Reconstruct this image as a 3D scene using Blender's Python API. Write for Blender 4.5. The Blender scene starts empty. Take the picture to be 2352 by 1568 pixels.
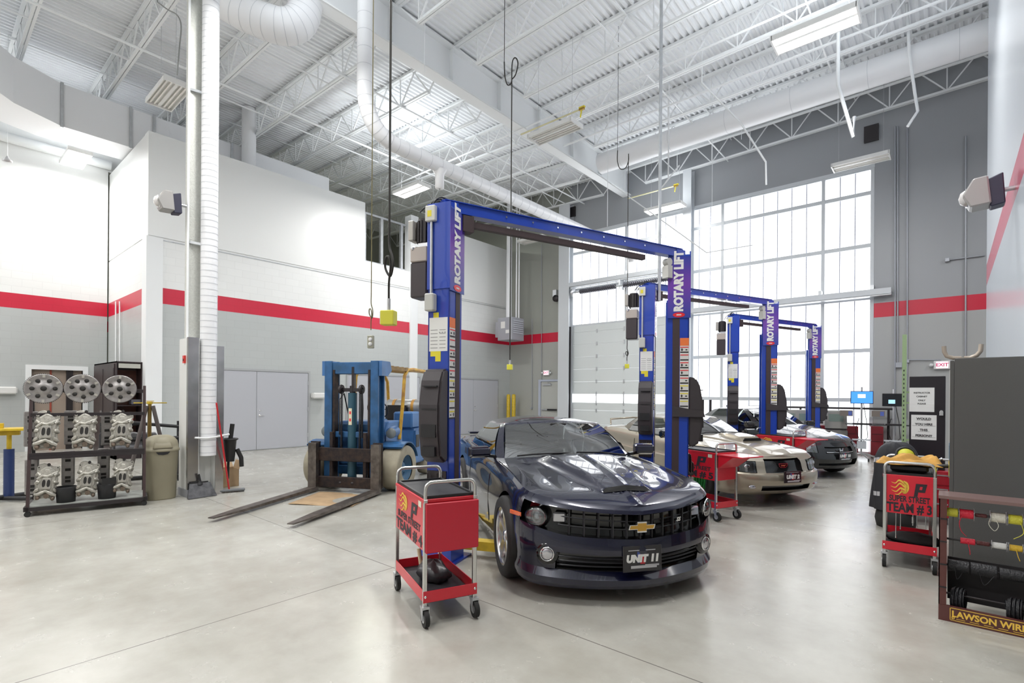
import bpy, bmesh, math, random
from mathutils import Vector, Matrix, Euler
random.seed(7)
PI = math.pi
C = bpy.context.scene.collection
sc = bpy.context.scene

# ------------------------------------------------------------ camera
YAW = math.radians(40.6); ROLL = math.radians(.42); FPX = 1172.0; EYE = 1.65; V0 = 906.0
FW = Vector((-math.sin(YAW), math.cos(YAW), 0)); RT = Vector((math.cos(YAW), math.sin(YAW), 0)); UP = Vector((0, 0, 1))
RC = RT * math.cos(ROLL) + UP * math.sin(ROLL); UC = UP * math.cos(ROLL) - RT * math.sin(ROLL)
cd = bpy.data.cameras.new('camera'); cam = bpy.data.objects.new('camera', cd); C.objects.link(cam)
cd.sensor_width = 36; cd.lens = 36 * FPX / 2352; cd.shift_y = (V0 - 784) / 2352; cd.clip_end = 200
cam.matrix_world = Matrix(((RC.x, UC.x, -FW.x, 0), (RC.y, UC.y, -FW.y, 0), (RC.z, UC.z, -FW.z, EYE), (0, 0, 0, 1)))
sc.camera = cam
# ------------------------------------------------------------ daylight and exposure
w = bpy.data.worlds.new('world'); sc.world = w; w.use_nodes = True
bg = w.node_tree.nodes['Background']; bg.inputs[0].default_value = (.93, .95, 1, 1); bg.inputs[1].default_value = 1.0
sc.view_settings.view_transform = 'Standard'; sc.view_settings.look = 'None'; sc.view_settings.gamma = 1
sc.view_settings.use_curve_mapping = False; sc.view_settings.exposure = 0.66
sc.cycles.use_denoising = True
sc.cycles.max_bounces = 8; sc.cycles.diffuse_bounces = 4; sc.cycles.glossy_bounces = 4; sc.cycles.transmission_bounces = 6
sc.cycles.transparent_max_bounces = 10; sc.cycles.sample_clamp_indirect = 6; sc.cycles.caustics_reflective = False; sc.cycles.caustics_refractive = False
WIN_E = 2.0       # brightness of the daylit translucent panes
LAMP_E = 9.0      # brightness of fluorescent tubes
def area(name, loc, sx, sy, power, rot=(0, 0, 0), col=(1, 1, 1)):
    l = bpy.data.lights.new(name, 'AREA'); l.shape = 'RECTANGLE'; l.size = sx; l.size_y = sy; l.energy = power; l.color = col
    o = bpy.data.objects.new(name, l); o.location = loc; o.rotation_euler = rot; C.objects.link(o); return o

# ------------------------------------------------------------ where a point seen in the photograph stands
def ray(u, v): return FW + RC * ((u - 1176) / FPX) + UC * ((V0 - v) / FPX)
def G(u, v, z=0):
    r = ray(u, v); t = (z - EYE) / r.z; return Vector((r.x * t, r.y * t, z))
def PX(u, v, X):
    r = ray(u, v); t = X / r.x; return Vector((X, r.y * t, EYE + r.z * t))
def PY(u, v, Y):
    r = ray(u, v); t = Y / r.y; return Vector((r.x * t, Y, EYE + r.z * t))
def PD(u, v, d):
    r = ray(u, v); return Vector((r.x * d, r.y * d, EYE + r.z * d))
def ZAT(u, v, p):
    """height at which the plumb line over floor point p is seen at row v"""
    r = ray(u, v); d = (p.x * FW.x + p.y * FW.y); return EYE + r.z * d

# ------------------------------------------------------------ materials
M = {}
def mat(name, col=(.8, .8, .8), rough=.5, metal=0, spec=.5, coat=0, emis=None, es=0, bump=0, bscale=50, var=0, vscale=3, var_col=None, alpha=1, coat_rough=.03):
    if name in M: return M[name]
    m = bpy.data.materials.new(name); m.use_nodes = True; nt = m.node_tree; b = nt.nodes['Principled BSDF']
    b.inputs['Base Color'].default_value = (*col, 1); b.inputs['Roughness'].default_value = rough; b.inputs['Metallic'].default_value = metal
    b.inputs['Specular IOR Level'].default_value = spec; b.inputs['Coat Weight'].default_value = coat; b.inputs['Coat Roughness'].default_value = coat_rough
    b.inputs['Alpha'].default_value = alpha
    if emis: b.inputs['Emission Color'].default_value = (*emis, 1); b.inputs['Emission Strength'].default_value = es
    if bump or var:
        tc = nt.nodes.new('ShaderNodeTexCoord')
    if var:
        n = nt.nodes.new('ShaderNodeTexNoise'); n.inputs['Scale'].default_value = vscale; n.inputs['Detail'].default_value = 6
        nt.links.new(tc.outputs['Object'], n.inputs['Vector'])
        r = nt.nodes.new('ShaderNodeValToRGB'); r.color_ramp.elements[0].position = .35; r.color_ramp.elements[1].position = .68
        c2 = var_col or tuple(c * (1 - var) for c in col)
        r.color_ramp.elements[0].color = (*c2, 1); r.color_ramp.elements[1].color = (*col, 1)
        nt.links.new(n.outputs['Fac'], r.inputs['Fac']); nt.links.new(r.outputs['Color'], b.inputs['Base Color'])
    if bump:
        n2 = nt.nodes.new('ShaderNodeTexNoise'); n2.inputs['Scale'].default_value = bscale; n2.inputs['Detail'].default_value = 3
        nt.links.new(tc.outputs['Object'], n2.inputs['Vector'])
        bp = nt.nodes.new('ShaderNodeBump'); bp.inputs['Strength'].default_value = bump; bp.inputs['Distance'].default_value = .01
        nt.links.new(n2.outputs['Fac'], bp.inputs['Height']); nt.links.new(bp.outputs['Normal'], b.inputs['Normal'])
    M[name] = m; return m
def emit(name, col, s):
    m = bpy.data.materials.new(name); m.use_nodes = True; nt = m.node_tree; nt.nodes.remove(nt.nodes['Principled BSDF'])
    e = nt.nodes.new('ShaderNodeEmission'); e.inputs[0].default_value = (*col, 1); e.inputs[1].default_value = s
    nt.links.new(e.outputs[0], nt.nodes['Material Output'].inputs[0]); M[name] = m; return m
def glass(name, tint=(.5, .56, .55), refl=.12, rough=.01):
    m = bpy.data.materials.new(name); m.use_nodes = True; nt = m.node_tree; nt.nodes.remove(nt.nodes['Principled BSDF'])
    t = nt.nodes.new('ShaderNodeBsdfTransparent'); t.inputs[0].default_value = (*tint, 1)
    g = nt.nodes.new('ShaderNodeBsdfGlossy'); g.inputs['Roughness'].default_value = rough; g.inputs['Color'].default_value = (1, 1, 1, 1)
    f = nt.nodes.new('ShaderNodeFresnel'); f.inputs['IOR'].default_value = 1.6
    a = nt.nodes.new('ShaderNodeMath'); a.operation = 'ADD'; a.inputs[1].default_value = refl; a.use_clamp = True
    mx = nt.nodes.new('ShaderNodeMixShader'); nt.links.new(f.outputs[0], a.inputs[0]); nt.links.new(a.outputs[0], mx.inputs[0])
    nt.links.new(t.outputs[0], mx.inputs[1]); nt.links.new(g.outputs[0], mx.inputs[2]); nt.links.new(mx.outputs[0], nt.nodes['Material Output'].inputs[0])
    M[name] = m; return m

# ------------------------------------------------------------ mesh builder
class MB:
    def __init__(s): s.pc = []; s.v = []; s.f = []; s.m = []; s.sm = []; s.mi = 0; s.smooth = False; s.T = Matrix()
    def add(s, vs, fs, smooth=None):
        s.pc.append((len(s.v), len(s.f))); o = len(s.v); s.v += [tuple(s.T @ Vector(p)) for p in vs]
        sm = s.smooth if smooth is None else smooth
        for f in fs: s.f.append([o + i for i in f]); s.m.append(s.mi); s.sm.append(sm)
        return s
    def box(s, x0, x1, y0, y1, z0, z1):
        if x0 > x1: x0, x1 = x1, x0
        if y0 > y1: y0, y1 = y1, y0
        if z0 > z1: z0, z1 = z1, z0
        return s.add([(x0, y0, z0), (x1, y0, z0), (x1, y1, z0), (x0, y1, z0), (x0, y0, z1), (x1, y0, z1), (x1, y1, z1), (x0, y1, z1)],
                     [(0, 3, 2, 1), (4, 5, 6, 7), (0, 1, 5, 4), (1, 2, 6, 5), (2, 3, 7, 6), (3, 0, 4, 7)], False)
    def cbox(s, cx, cy, cz, sx, sy, sz): return s.box(cx - sx / 2, cx + sx / 2, cy - sy / 2, cy + sy / 2, cz - sz / 2, cz + sz / 2)
    def bar(s, p, q, wd, ht, up=(0, 0, 1)):
        """a rectangular bar from p to q"""
        p = Vector(p); q = Vector(q); d = (q - p).normalized(); up = Vector(up)
        if abs(d.dot(up)) > .98: up = Vector((1, 0, 0))
        a = d.cross(up).normalized() * (wd / 2); b = a.cross(d).normalized() * (ht / 2)
        vs = [p - a - b, p + a - b, p + a + b, p - a + b, q - a - b, q + a - b, q + a + b, q - a + b]
        return s.add(vs, [(0, 3, 2, 1), (4, 5, 6, 7), (0, 1, 5, 4), (1, 2, 6, 5), (2, 3, 7, 6), (3, 0, 4, 7)], False)
    def tube(s, pts, r, n=8, caps=True, r2=None):
        pts = [Vector(p) for p in pts]; k = len(pts); rs = r if isinstance(r, (list, tuple)) else [r] * k
        rings = []; d0 = (pts[1] - pts[0]).normalized(); up = Vector((0, 0, 1)) if abs(d0.z) < .9 else Vector((1, 0, 0))
        a = d0.cross(up).normalized()
        for i, p in enumerate(pts):
            d = ((pts[min(i + 1, k - 1)] - pts[max(i - 1, 0)])).normalized()
            a = (a - d * a.dot(d)).normalized(); b = d.cross(a)
            rings.append([p + (a * math.cos(2 * PI * j / n) + b * math.sin(2 * PI * j / n)) * rs[i] for j in range(n)])
        vs = [q for rg in rings for q in rg]; fs = []
        for i in range(k - 1):
            for j in range(n): fs.append((i * n + j, i * n + (j + 1) % n, (i + 1) * n + (j + 1) % n, (i + 1) * n + j))
        s.add(vs, fs, n > 5)
        if caps:
            s.add(rings[0], [tuple(range(n))[::-1]], False); s.add(rings[-1], [tuple(range(n))], False); s.pc = s.pc[:-2]
        return s
    def cyl(s, p, q, r, n=16, r2=None): return s.tube([p, q], [r, r if r2 is None else r2], n)
    def lathe(s, prof, n=24, axis='z', c=(0, 0, 0), smooth=True):
        vs = []; c = Vector(c); k = len(prof)
        for (r, h) in prof:
            for j in range(n):
                a = 2 * PI * j / n; x, y = r * math.cos(a), r * math.sin(a)
                vs.append(c + (Vector((x, y, h)) if axis == 'z' else Vector((x, h, y)) if axis == 'y' else Vector((h, x, y))))
        fs = [(i * n + j, i * n + (j + 1) % n, (i + 1) * n + (j + 1) % n, (i + 1) * n + j) for i in range(k - 1) for j in range(n)]
        return s.add(vs, fs, smooth)
    def sphere(s, c, r, n=12, sx=1, sy=1, sz=1):
        pr = [(math.sin(PI * i / (n // 2)) , -math.cos(PI * i / (n // 2))) for i in range(n // 2 + 1)]
        vs = []
        for (a, h) in pr:
            for j in range(n):
                t = 2 * PI * j / n; vs.append((c[0] + r * sx * a * math.cos(t), c[1] + r * sy * a * math.sin(t), c[2] + r * sz * h))
        k = len(pr); return s.add(vs, [(i * n + j, i * n + (j + 1) % n, (i + 1) * n + (j + 1) % n, (i + 1) * n + j) for i in range(k - 1) for j in range(n)], True)
    def prism(s, poly, d0, d1, axis='y'):
        """2-D outline extruded along an axis; outline coordinates are the other two axes in order"""
        def P(a, b, h): return (a, h, b) if axis == 'y' else (h, a, b) if axis == 'x' else (a, b, h)
        n = len(poly); vs = [P(a, b, d0) for a, b in poly] + [P(a, b, d1) for a, b in poly]
        return s.add(vs, [tuple(range(n)), tuple(range(n, 2 * n))[::-1]] + [(i, i + n, (i + 1) % n + n, (i + 1) % n) for i in range(n)], False)
    def grid(s, fn, nu, nv, smooth=True, closed=False):
        vs = [fn(i / (nu - 1), j / (nv - 1)) for i in range(nu) for j in range(nv)]
        return s.add(vs, [(i * nv + j, (i + 1) * nv + j, (i + 1) * nv + j + 1, i * nv + j + 1) for i in range(nu - 1) for j in range(nv - 1)], smooth)
    def build(s, name, mats, parent=None, bevel=0, loc=None, rot=None, fix=True, seg=1, weld=False):
        me = bpy.data.meshes.new(name); me.from_pydata(s.v, [], s.f)
        if not isinstance(mats, (list, tuple)): mats = [mats]
        for x in mats: me.materials.append(x)
        me.polygons.foreach_set('material_index', s.m); me.polygons.foreach_set('use_smooth', s.sm)
        if fix or weld or bevel:
            bm = bmesh.new(); bm.from_mesh(me)
            if weld: bmesh.ops.remove_doubles(bm, verts=bm.verts, dist=1e-4)
            if fix: bmesh.ops.recalc_face_normals(bm, faces=bm.faces)
            if bevel:
                ed = [e for e in bm.edges if len(e.link_faces) == 2 and e.calc_face_angle(0) > .6]
                bmesh.ops.bevel(bm, geom=ed, offset=bevel, segments=seg, affect='EDGES', clamp_overlap=True)
            bm.to_mesh(me); bm.free()
        me.update(); o = bpy.data.objects.new(name, me); C.objects.link(o)
        if parent: o.parent = parent
        if loc is not None: o.location = loc
        if rot is not None: o.rotation_euler = rot
        return o
def split_parts(q, name, mats, parent, **k):
    """one object for every piece added to the builder"""
    out = []; pc = q.pc + [(len(q.v), len(q.f))]
    for (v0, f0), (v1, f1) in zip(pc, pc[1:]):
        m = MB(); m.v = q.v[v0:v1]; m.f = [[i - v0 for i in f] for f in q.f[f0:f1]]; m.m = q.m[f0:f1]; m.sm = q.sm[f0:f1]; out.append(m.build(name, mats, parent, **k))
    return out
def crv(pts, n=5):
    """smooth path through the points"""
    P = [Vector(p) for p in pts]; out = []
    for i in range(len(P) - 1):
        a, b, c, d = P[max(i - 1, 0)], P[i], P[i + 1], P[min(i + 2, len(P) - 1)]
        for k in range(n): t = k / n; out.append(.5 * ((2 * b) + (c - a) * t + (2 * a - 5 * b + 4 * c - d) * t * t + (3 * b - a - 3 * c + d) * t ** 3))
    return out + [P[-1]]
def thing(name, label, cat, loc=(0, 0, 0), rz=0, group=None):
    o = bpy.data.objects.new(name, None); C.objects.link(o); o.empty_display_size = .1
    o.location = loc; o.rotation_euler = (0, 0, rz); o['label'] = label; o['category'] = cat
    if group: o['group'] = group
    return o
def tag(o, label, cat, group=None, kind=None):
    o['label'] = label; o['category'] = cat
    if group: o['group'] = group
    if kind: o['kind'] = kind
    return o
def struct(o, label=None, cat=None):
    o['kind'] = 'structure'
    if label: o['label'] = label
    if cat: o['category'] = cat
    return o
def copy_tree(o, parent=None):
    c = o.copy(); C.objects.link(c); c.parent = parent
    if parent: c.matrix_parent_inverse = o.matrix_parent_inverse.copy()
    for ch in list(o.children): copy_tree(ch, c)
    return c
def text(s, size, m, parent, mtx, name='lettering', ext=.0008, bold=0, shear=0, sx=1, align='CENTER', space=1):
    cu = bpy.data.curves.new('t', 'FONT'); cu.body = s; cu.size = size; cu.extrude = ext; cu.offset = bold; cu.shear = shear
    cu.align_x = align; cu.align_y = 'CENTER'; cu.space_character = space; cu.resolution_u = 3; cu.fill_mode = 'BOTH'
    t = bpy.data.objects.new('t', cu); C.objects.link(t)
    me = bpy.data.meshes.new_from_object(t.evaluated_get(bpy.context.evaluated_depsgraph_get())); bpy.data.objects.remove(t); bpy.data.curves.remove(cu)
    me.transform(mtx @ Matrix.Diagonal((sx, 1, 1, 1))); me.materials.clear(); me.materials.append(m)
    o = bpy.data.objects.new(name, me); C.objects.link(o)
    if parent: o.parent = parent
    return o
def frame(o, x, y):
    """matrix with origin o, text running along x, its top towards y"""
    x = Vector(x).normalized(); y = Vector(y).normalized(); z = x.cross(y); o = Vector(o)
    return Matrix(((x.x, y.x, z.x, o.x), (x.y, y.y, z.y, o.y), (x.z, y.z, z.z, o.z), (0, 0, 0, 1)))
def lerp(a, b, t): return a + (b - a) * t
def interp(x, pts):
    if x <= pts[0][0]: return pts[0][1]
    for (a, b), (c, d) in zip(pts, pts[1:]):
        if x <= c: return b + (d - b) * (x - a) / (c - a)
    return pts[-1][1]
def smooth_interp(x, pts):
    """monotone-ish cubic through the points"""
    n = len(pts)
    if x <= pts[0][0]: return pts[0][1]
    if x >= pts[-1][0]: return pts[-1][1]
    i = max(k for k in range(n - 1) if pts[k][0] <= x)
    def sl(k):
        if k == 0: return (pts[1][1] - pts[0][1]) / (pts[1][0] - pts[0][0])
        if k == n - 1: return (pts[-1][1] - pts[-2][1]) / (pts[-1][0] - pts[-2][0])
        a = (pts[k][1] - pts[k - 1][1]) / (pts[k][0] - pts[k - 1][0]); b = (pts[k + 1][1] - pts[k][1]) / (pts[k + 1][0] - pts[k][0])
        return 0 if a * b <= 0 else 2 * a * b / (a + b)
    h = pts[i + 1][0] - pts[i][0]; t = (x - pts[i][0]) / h; m0 = sl(i) * h; m1 = sl(i + 1) * h
    return (2 * t ** 3 - 3 * t * t + 1) * pts[i][1] + (t ** 3 - 2 * t * t + t) * m0 + (-2 * t ** 3 + 3 * t * t) * pts[i + 1][1] + (t ** 3 - t * t) * m1

white = mat('white paint', (.87, .89, .90), .55, bump=.05, bscale=300)
offw = mat('off white steel', (.74, .76, .76), .5)
galv = mat('galvanised steel', (.62, .64, .66), .35, .7, var=.15, vscale=8)
alu = mat('aluminium', (.72, .73, .75), .3, .9)
chrome = mat('chrome', (.85, .85, .86), .08, 1)
black = mat('black plastic', (.015, .015, .017), .45)
rubber = mat('black rubber', (.018, .018, .018), .75, bump=.2, bscale=200)
dark = mat('dark painted steel', (.025, .02, .022), .4)
liftblue = mat('blue lift paint', (.012, .055, .42), .3, coat=.4)
red = mat('red cart paint', (.68, .016, .036), .3, coat=.3)
yellow = mat('yellow paint', (.75, .52, .03), .4, var=.25, vscale=12)
paper = mat('white paper', (.8, .8, .78), .6)
ink = mat('black ink', (.012, .012, .014), .5)
# ============================================================ THE BUILDING
LX = -15.1; BY = 17.45; RX = .545; FLX = -19.1; RETY = 3.72
def floor_mat():
    m = bpy.data.materials.new('polished concrete'); m.use_nodes = True; nt = m.node_tree; b = nt.nodes['Principled BSDF']; N = nt.nodes.new; L = nt.links.new
    tc = N('ShaderNodeTexCoord'); n1 = N('ShaderNodeTexNoise'); n1.inputs['Scale'].default_value = .55; n1.inputs['Detail'].default_value = 8; n1.inputs['Roughness'].default_value = .62
    n2 = N('ShaderNodeTexNoise'); n2.inputs['Scale'].default_value = 3.2; n2.inputs['Detail'].default_value = 5; n2.inputs['Roughness'].default_value = .6
    L(tc.outputs['Object'], n1.inputs['Vector']); L(tc.outputs['Object'], n2.inputs['Vector'])
    r1 = N('ShaderNodeValToRGB'); r1.color_ramp.elements[0].position = .36; r1.color_ramp.elements[1].position = .66
    r1.color_ramp.elements[0].color = (.40, .388, .345, 1); r1.color_ramp.elements[1].color = (.53, .52, .475, 1)
    r2 = N('ShaderNodeValToRGB'); r2.color_ramp.elements[0].position = .3; r2.color_ramp.elements[1].position = .6
    r2.color_ramp.elements[0].color = (.9, .89, .87, 1); r2.color_ramp.elements[1].color = (1, 1, 1, 1)
    L(n1.outputs['Fac'], r1.inputs['Fac']); L(n2.outputs['Fac'], r2.inputs['Fac'])
    mx = N('ShaderNodeMix'); mx.data_type = 'RGBA'; mx.blend_type = 'MULTIPLY'; mx.inputs['Factor'].default_value = 1
    L(r1.outputs[0], mx.inputs[6]); L(r2.outputs[0], mx.inputs[7])
    # saw-cut joints
    sp = N('ShaderNodeSeparateXYZ'); L(tc.outputs['Object'], sp.inputs[0])
    def joint(out, off, pitch):
        a = N('ShaderNodeMath'); a.operation = 'ADD'; a.inputs[1].default_value = off; L(out, a.inputs[0])
        p = N('ShaderNodeMath'); p.operation = 'PINGPONG'; p.inputs[1].default_value = pitch / 2; L(a.outputs[0], p.inputs[0])
        q = N('ShaderNodeMath'); q.operation = 'LESS_THAN'; q.inputs[1].default_value = .0045; L(p.outputs[0], q.inputs[0]); return q
    jx = joint(sp.outputs[0], JX, 4.6); jy = joint(sp.outputs[1], JY, 4.6)
    mxj = N('ShaderNodeMath'); mxj.operation = 'MAXIMUM'; L(jx.outputs[0], mxj.inputs[0]); L(jy.outputs[0], mxj.inputs[1])
    m2 = N('ShaderNodeMix'); m2.data_type = 'RGBA'; L(mxj.outputs[0], m2.inputs['Factor']); L(mx.outputs[2], m2.inputs[6]); m2.inputs[7].default_value = (.17, .16, .145, 1)
    L(m2.outputs[2], b.inputs['Base Color'])
    rr = N('ShaderNodeMapRange'); rr.inputs['To Min'].default_value = .16; rr.inputs['To Max'].default_value = .34; L(n2.outputs['Fac'], rr.inputs['Value']); L(rr.outputs[0], b.inputs['Roughness'])
    b.inputs['Specular IOR Level'].default_value = .5
    bp = N('ShaderNodeBump'); bp.inputs['Strength'].default_value = .02; bp.inputs['Distance'].default_value = .01; L(n2.outputs['Fac'], bp.inputs['Height']); L(bp.outputs[0], b.inputs['Normal'])
    return m
JX, JY = 4.0, -2.95
fl = MB().box(-26, 12, -6, 19, -.15, 0).build('floor', floor_mat()); struct(fl, 'pale polished concrete floor with saw-cut joints', 'floor')

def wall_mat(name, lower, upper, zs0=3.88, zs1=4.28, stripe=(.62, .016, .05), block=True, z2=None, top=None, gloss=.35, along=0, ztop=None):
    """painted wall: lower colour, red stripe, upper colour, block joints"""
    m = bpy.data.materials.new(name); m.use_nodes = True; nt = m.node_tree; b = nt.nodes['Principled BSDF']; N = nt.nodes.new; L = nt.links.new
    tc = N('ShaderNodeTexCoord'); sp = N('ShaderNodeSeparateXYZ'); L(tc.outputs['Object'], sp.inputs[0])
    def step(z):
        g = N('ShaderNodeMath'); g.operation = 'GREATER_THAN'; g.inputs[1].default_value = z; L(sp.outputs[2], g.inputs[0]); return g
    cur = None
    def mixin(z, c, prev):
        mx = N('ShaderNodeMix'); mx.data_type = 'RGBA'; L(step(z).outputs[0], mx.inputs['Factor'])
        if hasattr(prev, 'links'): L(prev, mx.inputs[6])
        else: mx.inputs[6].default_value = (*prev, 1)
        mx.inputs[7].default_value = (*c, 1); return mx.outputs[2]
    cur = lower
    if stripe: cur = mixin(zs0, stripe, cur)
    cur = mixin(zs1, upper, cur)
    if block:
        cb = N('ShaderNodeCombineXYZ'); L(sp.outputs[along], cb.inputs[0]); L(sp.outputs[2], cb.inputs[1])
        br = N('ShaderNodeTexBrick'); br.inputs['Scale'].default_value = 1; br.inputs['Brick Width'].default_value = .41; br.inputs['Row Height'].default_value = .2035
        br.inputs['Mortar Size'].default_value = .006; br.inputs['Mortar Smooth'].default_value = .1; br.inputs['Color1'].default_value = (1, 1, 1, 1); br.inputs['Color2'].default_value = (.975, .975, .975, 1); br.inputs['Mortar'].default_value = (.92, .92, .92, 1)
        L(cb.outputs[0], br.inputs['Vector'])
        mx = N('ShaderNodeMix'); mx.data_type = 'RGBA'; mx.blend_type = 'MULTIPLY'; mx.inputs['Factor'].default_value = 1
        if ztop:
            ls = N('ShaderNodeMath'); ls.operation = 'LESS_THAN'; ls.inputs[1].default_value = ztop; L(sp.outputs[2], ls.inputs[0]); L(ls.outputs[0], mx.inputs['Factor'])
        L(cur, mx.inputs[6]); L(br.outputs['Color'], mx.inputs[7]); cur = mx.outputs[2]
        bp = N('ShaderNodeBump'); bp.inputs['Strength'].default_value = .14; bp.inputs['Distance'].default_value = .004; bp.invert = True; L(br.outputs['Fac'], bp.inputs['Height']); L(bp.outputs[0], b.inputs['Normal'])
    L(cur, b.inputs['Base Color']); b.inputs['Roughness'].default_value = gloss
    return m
GREY = (.52, .545, .54); WHT = (.87, .88, .87); 
wmL = wall_mat('left wall paint', GREY, WHT, along=1, ztop=5.5); wmR = wall_mat('return wall paint', GREY, WHT, along=0, ztop=5.5)
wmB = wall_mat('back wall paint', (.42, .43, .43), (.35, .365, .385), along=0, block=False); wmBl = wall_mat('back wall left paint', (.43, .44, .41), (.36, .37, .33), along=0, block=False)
dry = wall_mat('white drywall', WHT, WHT, stripe=None, block=False)
# left wall: block up to the reveal, drywall above it, to z = 8.12
ZT = 8.13; ZSEAM = 5.52
yw0 = PX(838, 600, LX).y; yw1 = PX(936, 600, LX).y; yp0 = PX(940, 750, LX).y; yp1 = PX(957, 750, LX).y
zwb = PX(840, 600, LX).z; zwt = PX(839, 483, LX).z
m = MB(); m.box(LX - .3, LX, RETY - .01, BY, 0, ZSEAM)
m.box(LX - .3, LX, RETY - .01, yw0, ZSEAM + .03, ZT); m.box(LX - .3, LX, yw0, yp1, ZSEAM + .03, zwb); m.box(LX - .3, LX, yp1, BY, ZSEAM + .03, ZT)
m.box(LX - .3, LX - .03, RETY, BY, ZSEAM, ZSEAM + .03)
struct(m.build('wall_left', wmL), 'long white and grey block wall with red stripe and double doors', 'wall')
m = MB(); m.box(LX - .3, LX + .06, yp0, yp1, 0, ZT + .1); struct(m.build('trim_1', white), 'white pilaster between the double doors of the left wall', 'trim')
m = MB(); m.box(LX - .33, LX + .05, RETY - .05, RETY + .3, 0, ZSEAM - .005); struct(m.build('trim_2', white), 'white corner pilaster of the left wall', 'trim')
m = MB(); m.box(LX - .02, LX + .012, RETY, BY, ZSEAM - .05, ZSEAM - .03); struct(m.build('trim_3', galv), 'thin metal reveal bead along the left wall', 'trim')
# return wall facing the camera and far left wall
m = MB(); m.box(FLX, LX - .31, RETY, RETY + .27, 0, ZSEAM); m.box(FLX, LX - .31, RETY, RETY + .27, ZSEAM + .03, ZT - .01); m.box(FLX, LX - .31, RETY + .03, RETY + .2, ZSEAM, ZSEAM + .03)
struct(m.build('wall_return', wmR), 'short wall facing the room behind the dark metal shelf cabinet', 'wall')
m = MB(); m.box(LX - 4, LX - .31, RETY + .28, 8.9, ZT - .12, ZT - .01); struct(m.build('trim_4', white), 'flat white top of the mezzanine box', 'trim')
dz = PX(150, 850, FLX).z
y0d, y1d = PX(72, 870, FLX).y, PX(190, 870, FLX).y
m = MB(); m.box(FLX - .3, FLX, -6, y0d, 0, 9.9); m.box(FLX - .3, FLX, y1d, RETY - .03, 0, 9.9); m.box(FLX - .3, FLX, y0d, y1d, dz, 9.9); m.box(FLX - .3, FLX, RETY - .03, RETY + 1, 8.2, 9.9)
struct(m.build('wall_far_left', wmL), 'far left wall with the red stripe beside a doorway', 'wall')
beige = mat('beige door', (.42, .34, .28), .5, var=.08, vscale=2)
m = MB(); m.box(FLX - .2, FLX - .14, y0d, y1d, 0, dz); struct(m.build('door_6', beige), 'beige doors in the far left wall', 'door')
d6 = bpy.data.objects['door_6']
q = MB(); yy = lerp(y0d, y1d, .36); q.box(FLX - .14, FLX - .12, yy, yy + .04, 0, dz); q.build('door_seam', mat('red edge', (.4, .08, .05), .5), d6)
q = MB(); yy = lerp(y0d, y1d, .68); q.box(FLX - .14, FLX - .05, yy, yy + .14, 0, dz); q.build('door_stile', dark, d6)
m = MB(); m.box(FLX - .3, FLX + .02, y0d - .12, y0d, 0, dz); m.box(FLX - .3, FLX + .02, y1d, y1d + .12, 0, dz); m.box(FLX - .3, FLX + .02, y0d - .12, y1d + .12, dz, dz + .12)
struct(m.build('trim_5', white), 'white frame round the beige doors', 'trim')
# back wall with its tall glazed opening
WX0, WX1, WZ = PY(1309, 600, BY).x, PY(2008, 600, BY).x, 8.2
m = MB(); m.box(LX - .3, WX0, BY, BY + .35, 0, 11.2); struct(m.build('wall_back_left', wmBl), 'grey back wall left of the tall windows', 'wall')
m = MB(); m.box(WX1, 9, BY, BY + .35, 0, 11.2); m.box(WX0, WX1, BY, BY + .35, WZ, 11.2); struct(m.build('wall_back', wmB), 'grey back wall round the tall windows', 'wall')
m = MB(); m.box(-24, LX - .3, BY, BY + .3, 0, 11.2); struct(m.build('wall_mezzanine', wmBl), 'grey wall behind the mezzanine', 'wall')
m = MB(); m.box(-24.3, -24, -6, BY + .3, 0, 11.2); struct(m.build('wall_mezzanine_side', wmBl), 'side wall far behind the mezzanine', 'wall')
# near right wall
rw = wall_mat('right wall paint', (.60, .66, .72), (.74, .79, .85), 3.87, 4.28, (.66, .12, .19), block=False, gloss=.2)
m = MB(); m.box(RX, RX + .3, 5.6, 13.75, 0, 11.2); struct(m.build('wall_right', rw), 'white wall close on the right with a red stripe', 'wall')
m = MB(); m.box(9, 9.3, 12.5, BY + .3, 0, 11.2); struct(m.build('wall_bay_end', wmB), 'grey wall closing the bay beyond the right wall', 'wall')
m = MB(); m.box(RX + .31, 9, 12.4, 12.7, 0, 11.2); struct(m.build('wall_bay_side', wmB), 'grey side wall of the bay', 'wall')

# the rest of the hall, behind and beside the camera
m = MB(); m.box(-24.3, 9.3, -6.3, -6, 0, 11.2); struct(m.build('wall_behind', wall_mat('behind wall paint', GREY, WHT, along=0)), 'wall behind the camera', 'wall')
m = MB(); m.box(9, 9.3, -6, 12.4, 0, 11.2); struct(m.build('wall_right_behind', wall_mat('right behind wall paint', GREY, WHT, along=1)), 'wall to the right of the camera', 'wall')
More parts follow.
